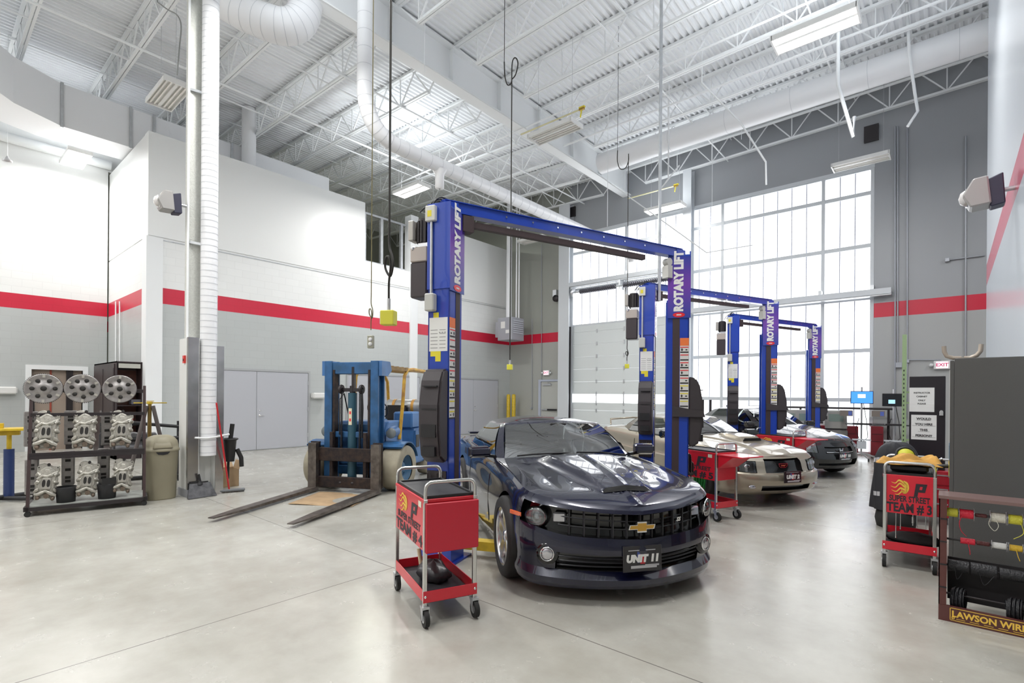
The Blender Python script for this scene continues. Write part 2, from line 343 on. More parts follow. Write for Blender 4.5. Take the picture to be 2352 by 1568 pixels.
# ---- doors
dgrey = mat('grey door paint', (.50, .51, .55), .4)
DZ = 2.27
def double_door(n, yc, half, label):
    r = bpy.data.objects.new('door_%d' % n, None); C.objects.link(r); r.location = (LX, yc, 0); struct(r, label, 'door')
    q = MB(); q.box(0, .03, -half - .06, -half, 0, DZ); q.box(0, .03, half, half + .06, 0, DZ); q.box(0, .03, -half - .06, half + .06, DZ, DZ + .06); q.build('door_frame', mat('door frame grey', (.42, .43, .44), .4), r)
    for s in (-1, 1):
        q = MB(); q.box(0, .018, min(s * .008, s * (half - .008)), max(s * .008, s * (half - .008)), .02, DZ - .01); l = q.build('door_leaf', dgrey, r)
        if s == 1:
            q = MB(); q.lathe([(0, .03), (.028, .03), (.028, .018)], 12, 'x', (0, .08, 1.0)); q.tube([(.02, .08, 1.0), (.05, .08, 1.0), (.06, .2, 1.0)], .01, 6); q.lathe([(0, .03), (.02, .03), (.02, .018)], 12, 'x', (0, .09, 1.14)); q.build('door_handle', chrome, l)
            q = MB()
            for z in (.3, 1.1, 1.9): q.box(.01, .026, half - .03, half + .02, z, z + .12)
            q.build('hinge', galv, l)
    return r
d1c = PX(588.5, 950, LX).y
double_door(1, d1c, 1.55, 'closed grey double door left of the forklift')
double_door(2, PX(886, 900, LX).y, 1.5, 'closed grey double door behind the forklift')
double_door(3, PX(1086.4, 900, LX).y, 1.52, 'closed grey double door behind the nearest lift and dark car')
# exit door in the back wall
xa, xb = PY(1238, 900, BY).x, PY(1283, 900, BY).x
r = bpy.data.objects.new('door_4', None); C.objects.link(r); r.location = (xa, BY, 0); struct(r, 'pale grey exit door in the back wall', 'door'); W = xb - xa
q = MB(); q.box(0, .12, -.05, 0, 0, 2.22); q.box(0, W, -.052, 0, 2.22, 2.3); q.build('door_frame', mat('frame bluish', (.50, .54, .64), .4), r)
q = MB(); q.box(.14, W, -.03, 0, 0, 2.2); lf = q.build('door_leaf', mat('exit door grey', (.52, .53, .50), .4), r)
q = MB(); q.box(.2, W - .1, -.09, -.03, 1.0, 1.05); q.mi = 1; q.box(W * .5, W - .05, -.11, -.05, .99, 1.06); q.build('push_bar', [galv, black], lf)
q = MB(); q.box(.25, .7, -.08, -.03, 2.05, 2.11); q.tube([(.65, -.06, 2.1), (.8, -.25, 2.12), (.5, -.06, 2.16)], .01, 6); q.build('door_closer', alu, lf)

# ---- glazing: white frames and translucent daylit panes with thin ribs
wfr = mat('window frame', (.66, .69, .72), .4); paneE = emit('daylit pane', (.95, .97, 1), WIN_E); paneE2 = emit('daylit lower pane', (.92, .96, 1), WIN_E * .8)
cols = [(1321, 1434), (1440, 1566), (1586, 1655), (1662, 1886.5), (1893, 2005)]
rows = [1.62, 2.96, 4.44, 5.92, 7.40, 8.08]
rails = [.05, 1.57, 2.98, 4.46, 5.94, 7.42, 8.12]
xs = [WX0 + .1] + [PY((cols[i][1] + cols[i + 1][0]) / 2, 600, BY).x for i in range(4)] + [WX1 - .05]
q = MB()
for i, x in enumerate(xs): q.box(x - .045, x + .045, BY + .02, BY + .2, 4.46 if i < 2 else .0, WZ - .09)
for z in rails:
    q.box(xs[2] if z < 4.4 else WX0, WX1, BY + .03, BY + .19, z - .055, z + .055)
q.box(WX0, WX1, BY + .0, BY + .22, WZ - .09, WZ)
struct(q.build('trim_6', wfr), 'white aluminium grid of window mullions and rails', 'window frame')
k = 0
for i in range(5):
    for j in range(6):
        if i < 2 and j < 3: continue
        k += 1
        x0, x1, z0, z1 = xs[i] + .045, xs[i + 1] - .045, rails[j] + .055, rails[j + 1] - .055
        q = MB(); q.box(x0, x1, BY + .1, BY + .12, z0, z1); o = q.build('window_%d' % k, paneE2 if j == 0 else paneE); o['kind'] = 'structure'
        n = max(1, round((x1 - x0) / .39)); rb = MB()
        for a in range(1, n): x = lerp(x0, x1, a / n); rb.box(x - .012, x + .012, BY + .085, BY + .1, z0, z1)
        rb.build('pane_rib', mat('pane rib', (.42, .45, .55), .5), o)
# overhead sectional door
dx0, dx1 = PY(1312, 800, BY).x, PY(1575, 800, BY).x; ZD = 4.44
r = bpy.data.objects.new('door_5', None); C.objects.link(r); struct(r, 'tall white sectional overhead door with a clear strip of panes', 'door')
spanel = mat('overhead door steel', (.74, .78, .78), .45); zg0 = PY(1400, 925, BY).z; zg1 = PY(1400, 905, BY).z
zz = [0, .5, 1.05, zg0]; 
while zg1 + (len(zz) - 4) * .5 < ZD - .1: zz.append(zg1 + (len(zz) - 4) * .5)
zz.append(ZD)
for a in range(len(zz) - 1):
    if a == 3: continue
    MB().box(dx0, dx1, BY + .02, BY + .08, zz[a] + .004, zz[a + 1] - .004).build('door_panel', spanel, r)
q = MB(); n = 5
q.box(dx0, dx1, BY + .05, BY + .06, zg0, zz[4]); g = q.build('clear_pane', emit('daylit clear strip', (.93, .97, 1), WIN_E * .9), r)
q = MB()
for a in range(1, 5): x = lerp(dx0, dx1, a / 4); q.box(x - .02, x + .02, BY + .0, BY + .05, zg0 - .1, zz[4] + .1)
q.build('stile', galv, r)
q = MB()
for a in (0, 1, 2, 3, 4):
    for z in zz[1:-1]: q.cbox(lerp(dx0, dx1, a / 4), BY + .005, z, .05, .03, .14 if a else .12)
q.build('hinge', galv, r)
q = MB(); q.box(dx0 - .1, dx0 - .04, BY - .12, BY + .02, 0, 5.6); q.mi = 1; q.box(dx0 - .04, dx0, BY - .1, BY, 0, ZD); q.build('track', [wfr, dark], r)
# header rail over the door, longer rail across the windows, torsion spring
def rail(u0, u1, uz, vz, us, label):
    Yr = BY - .25; P = PY(uz, vz, Yr); xa, xb = PY(u0, vz, Yr).x, PY(u1, vz, Yr).x
    h = thing('window_rail', label, 'rail', (0, Yr, P.z)); MB().box(xa, xb, -.05, .12, -.08, .08).build('rail', wfr, h)
    MB().box(xa, xb, -.02, .2, -.11, -.085).build('flange', galv, h)
    for u in us: x = PY(u, vz, Yr).x; MB().box(x - .04, x + .04, -.02, .25, .08, .2).build('bracket', galv, h)
    return P.z
zt = rail(1291, 1563, 1412, 638, (1436,), 'white header rail above the overhead door')
rail(1586, 2047, 1800, 692, (1668, 1883, 2003), 'long white rail running across the right-hand windows')
sp = thing('torsion_spring', 'coiled torsion spring shaft under the header rail of the overhead door', 'spring', (0, BY - .3, zt - .34))
xs0, xs1 = PY(1311, 680, BY - .3).x, PY(1552, 650, BY - .3).x
MB().cyl((xs0, 0, 0), (xs1, 0, 0), .035, 8).build('shaft', galv, sp)
q = MB(); q.lathe([(.02, 0), (.16, .01), (.16, .09), (.02, .1)], 16, 'x', (xs0 + .06, 0, 0)); q.build('cable_drum', alu, sp)
for x in (xs0 + .02, (xs0 + xs1) / 2, xs1 - .05): MB().box(x - .03, x + .03, -.02, .3, -.12, .24).build('bearing_plate', galv, sp)
for a, b in ((.1, .47), (.54, .96)):
    q = MB(); n = int((b - a) * (xs1 - xs0) / .085); x0 = lerp(xs0, xs1, a); pr = []
    for i in range(n): pr += [(.065, i * .085), (.1, i * .085 + .02), (.1, i * .085 + .045), (.065, i * .085 + .06)]
    q.lathe(pr, 12, 'x', (x0, 0, 0)); q.build('coil', mat('spring steel', (.10, .10, .12), .4, .5), sp)
P = PY(1274, 678, BY - .25); op = thing('door_operator', 'small white and black door operator on the back wall by the spring', 'motor', (P.x, BY - .12, P.z))
MB().box(-.12, .06, -.12, .12, -.05, .24).build('housing', alu, op, bevel=.01); q = MB(); q.lathe([(.0, -.12), (.14, -.12), (.14, .0), (0, 0)], 14, 'y', (.02, 0, -.12)); q.build('gear', dark, op)
# ---- roof deck, ribs running into the depth; it rises gently both ways from the big girder
GX = -9.3
def zroof(x): return 10.13 + (.02 * (x - GX) if x > GX else .03 * (GX - x))
deckm = mat('white painted deck', (.91, .93, .95), .45)
def deck(name, x0, x1, label):
    q = MB(); x = x0; pts = []
    while x < x1:
        for dx, dz_ in ((0, 0), (.045, 0), (.062, .045), (.125, .045)): pts.append((x + dx, zroof(x + dx) + dz_))
        x += .1524
    pts.append((x, zroof(x)))
    for (a, za), (b, zb) in zip(pts, pts[1:]): q.add([(a, -6, za), (b, -6, zb), (b, BY, zb), (a, BY, za)], [(0, 1, 2, 3)])
    o = q.build(name, deckm, fix=False); struct(o, label, 'ceiling'); return o
deck('ceiling', GX, 9.2, 'white corrugated steel roof deck right of the big girder')
deck('ceiling_left', -24.2, GX, 'white corrugated steel roof deck left of the big girder')
stl = mat('white painted steel', (.88, .90, .91), .4)
def joist(x0, x1, y, depth=.78, side='right', idx=0):
    xm = (x0 + x1) / 2
    ords = ['nearest', 'second', 'third', 'fourth', 'fifth', 'sixth', 'seventh', 'eighth', 'ninth', 'farthest']
    r = thing('roof_joist', 'white open-web roof joist, %s from the camera %s of the big girder' % (ords[idx], side), 'joist', (0, y, 0), 0, 'roof joists ' + side + ' of the girder')
    q = MB()
    for s in (-1, 1): q.bar((x0, s * .04, zroof(x0) - .032), (x1, s * .04, zroof(x1) - .032), .072, .062)
    q.build('top_chord', stl, r)
    e = .75; s0 = x0 + e; s1 = x1 - e; q = MB()
    for s in (-1, 1): q.bar((s0, s * .034, zroof(s0) - depth), (s1, s * .034, zroof(s1) - depth), .05, .055)
    q.build('bottom_chord', stl, r)
    q = MB(); n = round((s1 - s0) / 1.22); dx = (s1 - s0) / n; x = s0
    q.bar((x0 + .05, 0, zroof(x0) - .06), (s0, 0, zroof(s0) - depth), .03, .03); q.bar((x1 - .05, 0, zroof(x1) - .06), (s1, 0, zroof(s1) - depth), .03, .03)
    for i in range(n):
        a = s0 + i * dx; b = a + dx / 2; c = a + dx
        q.bar((a, 0, zroof(a) - depth), (b, 0, zroof(b) - .05), .03, .03); q.bar((b, 0, zroof(b) - .05), (c, 0, zroof(c) - depth), .03, .03)
        q.bar((a, 0, zroof(a) - depth), (a, 0, zroof(a) - .05), .025, .025)
    q.build('web', stl, r)
for i in range(10): joist(GX + .12, 9.0, 1.55 + 1.738 * i, side='right', idx=i)
for i in range(10): joist(-23.9, GX - .12, 1.55 + 1.738 * i, side='left', idx=i)
gd = thing('roof_girder', 'big white steel girder crossing the ceiling towards the back wall', 'girder', (GX, 0, 0))
MB().box(-.17, .17, -6, BY, 9.17, 9.21).build('bottom_flange', stl, gd)
MB().box(-.17, .17, -6, BY, 10.03, 10.07).build('top_flange', stl, gd)
q = MB(); q.box(-.012, .012, -6, BY, 9.21, 10.03)
for i in range(10): q.box(-.14, .14, 1.45 + 1.738 * i, 1.46 + 1.738 * i, 9.21, 10.03)
q.build('web', stl, gd)
# bridging rods between the joists
for n, x in enumerate((-11.9, -14.8, -17.6, -5.6, -2.2)):
    q = MB(); q.bar((x, -6, zroof(x) - .78), (x, BY, zroof(x) - .78), .03, .03); q.bar((x + .1, -6, zroof(x) - .1), (x + .1, BY, zroof(x) - .1), .03, .03)
    tag(q.build('joist_bridging', stl), 'thin white bridging angle across the joists, %s' % ['first left of the big girder', 'second left of the big girder', 'third left of the big girder', 'first right of the big girder', 'second right of the big girder'][n], 'bridging', 'joist bridging')
# ============================================================ LIGHT FITTINGS
tubeon = emit('lit fluorescent tube', (1, .99, .97), LAMP_E)
tubeoff = mat('unlit fluorescent tube', (.86, .84, .80), .3); reflector = mat('lamp reflector', (.85, .85, .83), .25)
def fitting(x, y, z, on, label, tubes=4, tilt=0, power=120, up=42, zh=None):
    r = thing('ceiling_light', label, 'ceiling light', (x, y, z), tilt, 'high-bay light fittings')
    q = MB(); q.box(-.63, .63, -.23, .23, .03, .06); q.box(-.63, .63, -.25, -.23, -.03, .06); q.box(-.63, .63, .23, .25, -.03, .06); q.box(-.65, -.62, -.25, .25, -.04, .06); q.box(.62, .65, -.25, .25, -.04, .06); q.box(-.62, .62, -.03, .03, -.01, .03)
    q.build('housing', reflector, r)
    for i in range(tubes):
        yy = (-.17, -.09, .09, .17)[i] if tubes == 4 else (-.1, .1)[i]
        MB().cyl((-.6, yy, 0), (.6, yy, 0), .019, 8).build('tube', tubeon if on else tubeoff, r)
    q = MB()
    for s in (-.5, .5): q.tube([(s, 0, .06), (s, 0, (zh or zroof(x) - .05) - z)], .004, 4)
    q.build('hanger', galv, r)
    if on: area('lamp_glow', (x, y, z - .06), 1.2, .42, power, (0, 0, tilt), (1, .985, .96)); area('ceiling_fill', (x, y, z + .1), 1.2, .42, up, (PI, 0, tilt), (.93, .97, 1))  # second area light is added fill, aimed up to brighten the roof deck
fitting(-1.8, 10.06, 7.97, True, 'brightly lit light fitting at the top right, largest in the photo')
fitting(-12.72, 9.97, 7.97, True, 'lit light fitting seen just above the nearest blue lift')
fitting(-7.32, 16.4, 7.97, True, 'lit light fitting in front of the tall windows', power=45, up=12)
fitting(-12.65, 3.45, 7.97, False, 'unlit light fitting beside the white column, red labels on its tubes')
fitting(-7.25, 9.96, 7.97, False, 'unlit light fitting close to the big girder above the middle of the room')
fitting(-1.85, 16.5, 7.97, False, 'unlit light fitting in front of the top right corner of the windows')
fitting(-12.95, 16.35, 7.97, False, 'unlit light fitting hanging in the far corner left of the windows')
fitting(-17.85, 2.75, 7.9, True, 'lit light fitting under the rectangular duct at the far left', power=60, up=15, zh=8.25)
# the next rows of the same fittings, over and behind the camera
for (x, y, w_) in ((-7.3, 3.45, 'over the room left of the camera'), (-1.8, 3.45, 'over the room right of the camera'), (-12.7, -3.1, 'behind the camera, left'), (-7.3, -3.1, 'behind the camera, middle'), (-1.8, -3.1, 'behind the camera, right'), (-17.9, -2.6, 'behind the camera, far left'), (4.6, 13.2, 'in the bay beyond the right wall')):
    fitting(x, y, 7.97, True, 'lit light fitting ' + w_)
area('mezzanine_lamp', (-18.5, 12.5, 9.0), 1.2, .4, 130, (0, 0, 0), (.95, 1, .86))

# ============================================================ PIPES, DUCTS, CORDS OVERHEAD
ductw = mat('white painted duct', (.87, .88, .90), .4)
def spiral(name, pts, r, label, cat='duct', n=24, step=.14, seams=True, sm=.6):
    """round spiral-seam duct along a path"""
    q = MB(); q.tube(pts, r, n); rt = q.build(name, ductw); tag(rt, label, cat)
    if seams:
        q = MB(); P = [Vector(p) for p in pts]
        for a, b in zip(P, P[1:]):
            L_ = (b - a).length; k = max(1, int(L_ / step))
            for i in range(k):
                c = a.lerp(b, (i + .5) / k); d = (b - a).normalized(); q.tube([c - d * .004, c + d * .004], r + .003, n, caps=False)
        if q.v: q.build('spiral_seam', mat('duct seam', (.60, .62, .65), .5), rt)
    return rt
def arc(a, b, c, n=8):
    """points of a bend from a to c round corner b"""
    a, b, c = Vector(a), Vector(b), Vector(c); return [a.lerp(b, t).lerp(b.lerp(c, t), t) for t in [i / n for i in range(n + 1)]]
# exhaust pipe coming down, then running away along the room
xp, zp = -8.62, 6.72; y0 = PX(850, 290, xp).y
p0 = (xp, y0 - .12, 10.1); pts = [p0] + arc((xp, y0 - .12, zp + .75), (xp, y0 - .05, zp), (xp, y0 + .7, zp), 8) + [(xp, 16.2, zp)] + arc((xp, 16.2, zp), (xp, 16.65, zp), (xp, 16.65, zp - .3), 5)
ep = spiral('exhaust_pipe', pts, .155, 'long white spiral pipe coming down from the roof and running away to the windows', 'pipe', 18, .3)
q = MB(); yb = PX(1010, 395, xp).y; q.lathe([(.02, -.22), (.1, -.2), (.1, .1), (.16, .2)], 14, 'z', (xp, yb, zp - .3)); q.build('pipe_drop', ductw, ep)
# big elbow duct at the top left of the middle
pts = [PD(425, -75, 9.3), PD(500, -5, 9.5), PD(560, 30, 9.6), PD(610, 50, 9.6)] + arc(PD(630, 57, 9.6), PD(700, 78, 9.7), PD(702, 0, 9.9), 8) + [PD(703, -28, 9.95)]
spiral('elbow_duct', pts, .31, 'large white round duct with an elbow near the top of the white column', 'duct', 28, .22)
# round duct along the back wall
spiral('round_duct', [(GX + .55, 14.6, 9.25), (9, 14.6, 9.3)], .31, 'large white round duct running along below the roof near the windows', 'duct', 24, 1.5)
# rectangular duct at the far left
q = MB(); XD = -16.6; zd0, zd1 = PX(300, 338, XD).z, PX(300, 248, XD).z
ya, yb = PX(142, 250, XD).y, 9.4
def dsec(x, y, a=0): return [(x, y, zd0), (x, y, zd1), (x - 1.1, y + a, zd1), (x - 1.1, y + a, zd0)]
secs = [(XD, yb + .0, 0), (XD, ya, -.35), (XD + .5, ya - .9, -.8), (XD + 1.4, ya - 1.6, -1.1), (XD + 3, ya - 2.4, -1.2)]
vs = [p for s_ in secs for p in dsec(*s_)]; fs = [(0, 1, 2, 3)]
for i in range(len(secs) - 1): fs += [(i * 4 + j, i * 4 + (j + 1) % 4, i * 4 + 4 + (j + 1) % 4, i * 4 + 4 + j) for j in range(4)]
q.add(vs, fs + [tuple(range(len(vs) - 4, len(vs)))[::-1]], False); rd = tag(q.build('rectangular_duct', ductw), 'big rectangular white duct bending over the far left wall', 'duct')
q = MB()
for y in (ya, PX(300, 300, XD).y, 4.2, 6.2): q.box(XD - .02, XD + .03, y - .03, y + .03, zd0 - .03, zd1 + .03)
split_parts(q, 'duct_flange', galv, rd)
tag(MB().cyl((FLX + .15, -5, 8.35), (FLX + .15, RETY, 8.35), .13, 14).build('water_pipe', offw), 'thick white pipe along the top of the far left wall', 'pipe')
# white round column standing behind the mezzanine box
cx = PX(572, 300, -16.3); tag(MB().cyl((cx.x, cx.y, 8.1), (cx.x, cx.y, zroof(cx.x) - .02), .2, 20).build('round_column', ductw), 'white round column rising behind the top of the left wall', 'column')
def pipe(name, pts, r, label, m=None, cat='pipe', group=None, n=8): return tag(MB().tube(pts, r, n).build(name, m or stl), label, cat, group)
x1 = G(620, 245, 9.25).x; pipe('sprinkler_pipe', [(x1, -5, 9.3), (x1, BY, 9.3)], .03, 'white sprinkler pipe running away left of the big girder')
x2 = -11.2; pipe('sprinkler_pipe', [(x2, -5, 9.35), (x2, BY, 9.35)], .025, 'white sprinkler pipe close along the left side of the big girder')
pipe('sprinkler_pipe', [(GX + .2, 17.0, 9.95), (9, 17.0, 10.2)], .04, 'white sprinkler pipe following the top of the back wall')
pipe('sprinkler_pipe', [(GX + .25, 12.9, 9.3), (9, 12.9, 9.4)], .03, 'white sprinkler pipe between the round duct and the big girder')
pipe('sprinkler_pipe', [(-16, 11.1, 9.1), (9, 11.1, 9.3)], .025, 'white sprinkler pipe crossing under the big girder')
# conduit hugging the girder that ends in a short arm before the windows
a = Vector((GX + .25, -5, 9.1)); b = PY(1440, 462, 17.0)
pipe('air_line', [(GX + .22, -5, 9.12), (GX + .22, 15.2, 9.12), PY(1623, 580, 15.6), PY(1728, 563, 16.2)], .018, 'thin pipe leaving the big girder and reaching a short arm before the windows')
def yellowpipe(u0, v0, u1, v1, z, label):
    A, B = G(u0, v0, z), G(u1, v1, z); y = (A.y + B.y) / 2; r = thing('gas_pipe', label, 'pipe', (0, 0, 0))
    MB().cyl((A.x, y, z), (B.x, y, z), .022, 8).build('pipe_run', mat('cream pipe', (.72, .68, .42), .5), r)
    q = MB(); q.box(B.x - .1, B.x + .04, y - .03, y + .03, z - .03, z + .03); q.build('valve', mat('brass', (.45, .28, .06), .35, .8), r)
    q = MB(); q.bar((B.x - .03, y, z), (B.x - .07, y, z - .2), .04, .015); q.box(B.x - .1, B.x + .06, y - .035, y + .035, z + .02, z + .05); q.build('valve_handle', mat('valve yellow', (.8, .68, .05), .4), r)
yellowpipe(1195, 308, 1340, 250, 8.85, 'cream pipe with a yellow valve handle over the nearest lift beam')
yellowpipe(1440, 455, 1556, 427, 8.75, 'cream pipe with a yellow valve handle in front of the windows')
cordm = mat('black cord', (.02, .018, .015), .6); cordy = mat('olive cord', (.16, .14, .06), .6)
ylbox = mat('yellow outlet box', (.70, .66, .06), .45)
def cord(u, vend, d, r, label, kind, loop=True, vtop=None, m=None):
    P = PD(u, vend, d); rt = thing('power_drop', label, 'hanging cord', P); zt = zroof(P.x) - .005 - P.z
    if vtop: zt = PD(u, vtop, d).z - P.z
    q = MB()
    if loop:
        s = .28 if kind == 'big' else .16
        q.tube([(0, 0, zt), (0, 0, s * 2.6)], r, 6, caps=False); q.tube(crv([(0, 0, s * 2.6), (0, 0, s * 2.0), (s * .16, 0, s * 1.62), (s * .2, 0, s * 1.3), (0, .012, s * 1.02), (-s * .2, 0, s * 1.3), (-s * .12, -.01, s * 1.6), (s * .06, -.012, s * 1.6), (s * .08, 0, s * 1.3), (0, 0, s * .8), (0, 0, .03)], 6), r, 6)
    else: q.tube([(0, 0, zt), (0, 0, .03)], r, 6)
    q.build('cord', m or cordm, rt)
    RZ = math.radians(-35); q = MB(); k = MB()
    if kind == 'outlet':
        q.box(-.035, .035, -.022, .022, -.17, -.03); b_ = q.build('outlet_box', mat('grey outlet box', (.38, .38, .30), .4), rt, bevel=.006, rot=(0, 0, 0))
        for z in (-.075, -.125): k.lathe([(0, -.026), (.022, -.026), (.022, -.02)], 12, 'y', (0, 0, z))
        k.build('receptacle', paper, b_, rot=(0, 0, 0)); b_.rotation_euler = (0, 0, .7)
    else:
        s = 1 if kind == 'big' else .8
        q.box(-.062 * s, .062 * s, -.05 * s, .05 * s, -.16 * s, -.03); b_ = q.build('outlet_box', ylbox, rt, bevel=.006); b_.rotation_euler = (0, 0, .55)
        k.box(-.068 * s, -.06 * s, -.04 * s, .04 * s, -.15 * s, -.04); k.build('face_plate', galv, b_)
        q = MB(); q.cyl((0, 0, -.035), (0, 0, .08 if s == 1 else .05), .016, 8); q.build('strain_relief', galv, rt)
    return rt
cord(852, 764, 5.6, .006, 'thin olive cord with a grey two-socket outlet box, left of the thick cord', 'outlet', m=cordy)
cord(893, 706, 4.6, .011, 'thick black cord with a loop and the largest yellow outlet box', 'big')
c3 = cord(1171, 833, 9.3, .011, 'thin black cord with a yellow outlet box over the dark car roof', 'small', m=cordm, vtop=205, loop=False)
P = PD(1171, 833, 9.3); zz_ = lambda v: PD(1171, v, 9.3).z - P.z
q = MB(); q.tube(crv([(0, 0, zz_(205)), (.0, .0, zz_(150)), (.03, .02, zz_(134)), (.07, .05, zz_(136)), (.09, .06, zz_(150)), (.05, .04, zz_(172)), (0, 0, zz_(182))]), .011, 6); q.tube(crv([(-.11, -.09, zz_(142)), (-.1, -.08, zz_(175)), (-.07, -.05, zz_(193)), (-.03, -.02, zz_(194)), (0, 0, zz_(186))]), .011, 6)
q.tube([(-.11, -.09, zz_(142)), (-.11, -.09, zroof(P.x) - .005 - P.z)], .006, 6); q.build('cord_loop', cordm, c3)
c4 = cord(1440, 833, 11.8, .009, 'thin cord with a small yellow outlet box in front of the overhead door', 'small', vtop=353)
P = PD(1440, 833, 11.8); zz_ = lambda v: PD(1440, v, 11.8).z - P.z
q = MB(); q.tube(crv([(0, 0, zz_(353)), (0, 0, zz_(370)), (-.06, -.04, zz_(386)), (-.15, -.11, zz_(387)), (-.2, -.15, zz_(370)), (-.2, -.15, zz_(345))]), .01, 6); q.tube([(-.2, -.15, zz_(345)), (-.2, -.15, zroof(P.x) - .005 - P.z)], .005, 4); q.build('cord_loop', cordm, c4)
# thin drops of wire and small conduits hanging from the deck
P = PD(1514, 690, 8.75); pipe('strut_post', [(P.x, P.y, P.z), (P.x, P.y, zroof(P.x) - .02)], .03, 'tall pale strut hanging from the roof to the second lift', galv, n=4)
for i, (u, v, d, lb) in enumerate(((975, 165, 11, 'white hanger rod beside the big girder'), (1635, 500, 14.5, 'thin white rod in front of the left window bay'), (1703, 320, 15, 'thin white rod in front of the tall windows'), (1395, 520, 14, 'pair rod hanging left of the windows'))):
    P = PD(u, v, d); pipe('hanger_rod', [(P.x, P.y, P.z), (P.x, P.y, zroof(P.x) - .02)], .008, lb, n=5, cat='rod')
def rod(pts, d, r, label, m=None):
    P_ = [PD(u, v, d) for u, v in pts]; P_ = [Vector((P_[0].x, P_[0].y, zroof(P_[0].x) - .03))] + P_; return pipe('conduit_pipe', P_, r, label, m)
rod([(2082, 5), (2089, 125), (2101, 212), (2108, 255), (2085, 290)], 11.2, .03, 'white pipe dropping from the roof at the right and bending to the grey wall')
rod([(1925, 195), (1960, 315), (1962, 268)], 10.5, .035, 'white V-shaped sprinkler drop before the grey wall')
rod([(1612, 190), (1700, 280), (1759, 372), (1760, 424)], 12.5, .022, 'slanting white conduit ending above the windows')
rod([(1535, 410), (1512, 440), (1560, 380)], 14, .02, 'short slanting brace left of the lit fitting before the windows')

P = PD(17, 368, 12.5); r_ = thing('pendant_sensor', 'small white pendant hanging at the far left', 'sensor', P)
MB().tube([(0, 0, .1), (0, 0, zroof(P.x) - .005 - P.z)], .007, 5).build('stem', stl, r_); q = MB(); q.lathe([(0, -.05), (.09, -.04), (.1, .0), (.05, .03), (.02, .1)], 14, 'z'); q.build('head', mat('sensor grey', (.55, .55, .56), .3, .4), r_)
pipe('conduit_pipe', [PD(545 / 1, 0, 11) if 0 else PD(360, -5, 9.5)] + crv([PD(362, 5, 9.5), PD(385, 22, 9.5), PD(407, 35, 9.5), PD(416, 60, 9.5), PD(412, 110, 9.5), PD(407, 172, 9.5)]), .012, 'thin grey cable looping down to the unlit fitting by the white column', mat('cable grey', (.30, .31, .30), .5))
# ============================================================ WALL AND COLUMN FIXTURES
# steel column with guard box and the exhaust down-pipe beside it
P0 = G(430, 1143); X1 = P0.x; Y0 = P0.y; Y1 = PX(512, 1126, X1).y; DX = -.42
col = thing('steel_column', 'tall white column with a guard box and stainless corner strips', 'column', (X1, Y0, 0))
zg = ZAT(430, 775, P0); W_ = Y1 - Y0; stain = mat('brushed stainless', (.62, .61, .60), .22, .95, var=.3, vscale=3)
q = MB(); q.box(DX, -.004, .004, .16, 0, zg); q.box(DX, -.02, W_ - .12, W_ - .004, 0, zg - .12); q.box(DX, -.2, .1, W_ - .05, 0, zg); q.build('guard_box', mat('guard white', (.76, .77, .75), .45), col)
q = MB(); q.box(-.07, 0, 0, .006, .0, zg + .01); q.box(-.004, .004, 0, .15, 0, zg + .01); q.build('corner_strip', stain, col)
q = MB(); q.box(-.004, .006, W_ - .12, W_, 0, zg - .1); q.box(-.1, .004, W_ - .004, W_ + .003, 0, zg - .1); q.build('corner_strip', stain, col)
q = MB(); q.box(DX, .008, -.006, .16, 0, .12); q.build('base_strip', mat('grey base', (.33, .34, .37), .5), col)
zc = zroof(X1); fire = mat('fireproofing', (.66, .67, .63), .9, bump=.9, bscale=60, var=.12, vscale=30)
yA = PX(433, 600, X1 - .2).y - Y0; yB = PX(463, 600, X1 - .2).y - Y0
q = MB(); q.box(-.33, -.2, yA, yB + .05, zg, zc - .02); q.box(-.3, -.23, yA - .02, yA, zg, zc - .02); q.build('column_shaft', fire, col)
MB().cyl((-.17, yA - .02, 0.0 + zg), (-.17, yA - .02, zc - .05), .018, 8).build('conduit', stl, col)
q = MB()
for z in (ZAT(440, 548, P0), ZAT(440, 190, P0)): q.bar((-.2, yA, z), (-.06, yB + .08, z - .03), .03, .04)
q.build('pipe_clamp', galv, col)
yc = PX(481, 600, X1 - .05).y; zb = ZAT(481, 1050, P0)
ep = spiral('exhaust_riser', [(X1 - .06, yc, zb), (X1 - .06, yc, zroof(X1) - .05)], .122, 'white spiral pipe standing against the near column', 'pipe', 24, .1)
q = MB(); zk = ZAT(440, 1006, P0); q.tube([(X1 + .01, Y0 + .1, zk), (X1 + .08, yc - .05, zk - .01), (X1 + .09, yc + .05, zk), (X1 + .02, Y1 + .08, zk + .03)], .016, 6); q.build('strap', stl, ep)
q = MB(); zr = ZAT(415, 824, P0); q.box(X1 - .2, X1 - .12, Y0 - .02, Y0 + .004, zr - .06, zr + .06); q.mi = 1; q.box(X1 - .17, X1 - .15, Y0 - .026, Y0 - .02, zr - .03, zr + .01)
tag(q.build('fire_alarm', [mat('alarm red', (.7, .04, .03), .4), black]), 'small red fire alarm box on the side of the column guard', 'alarm')
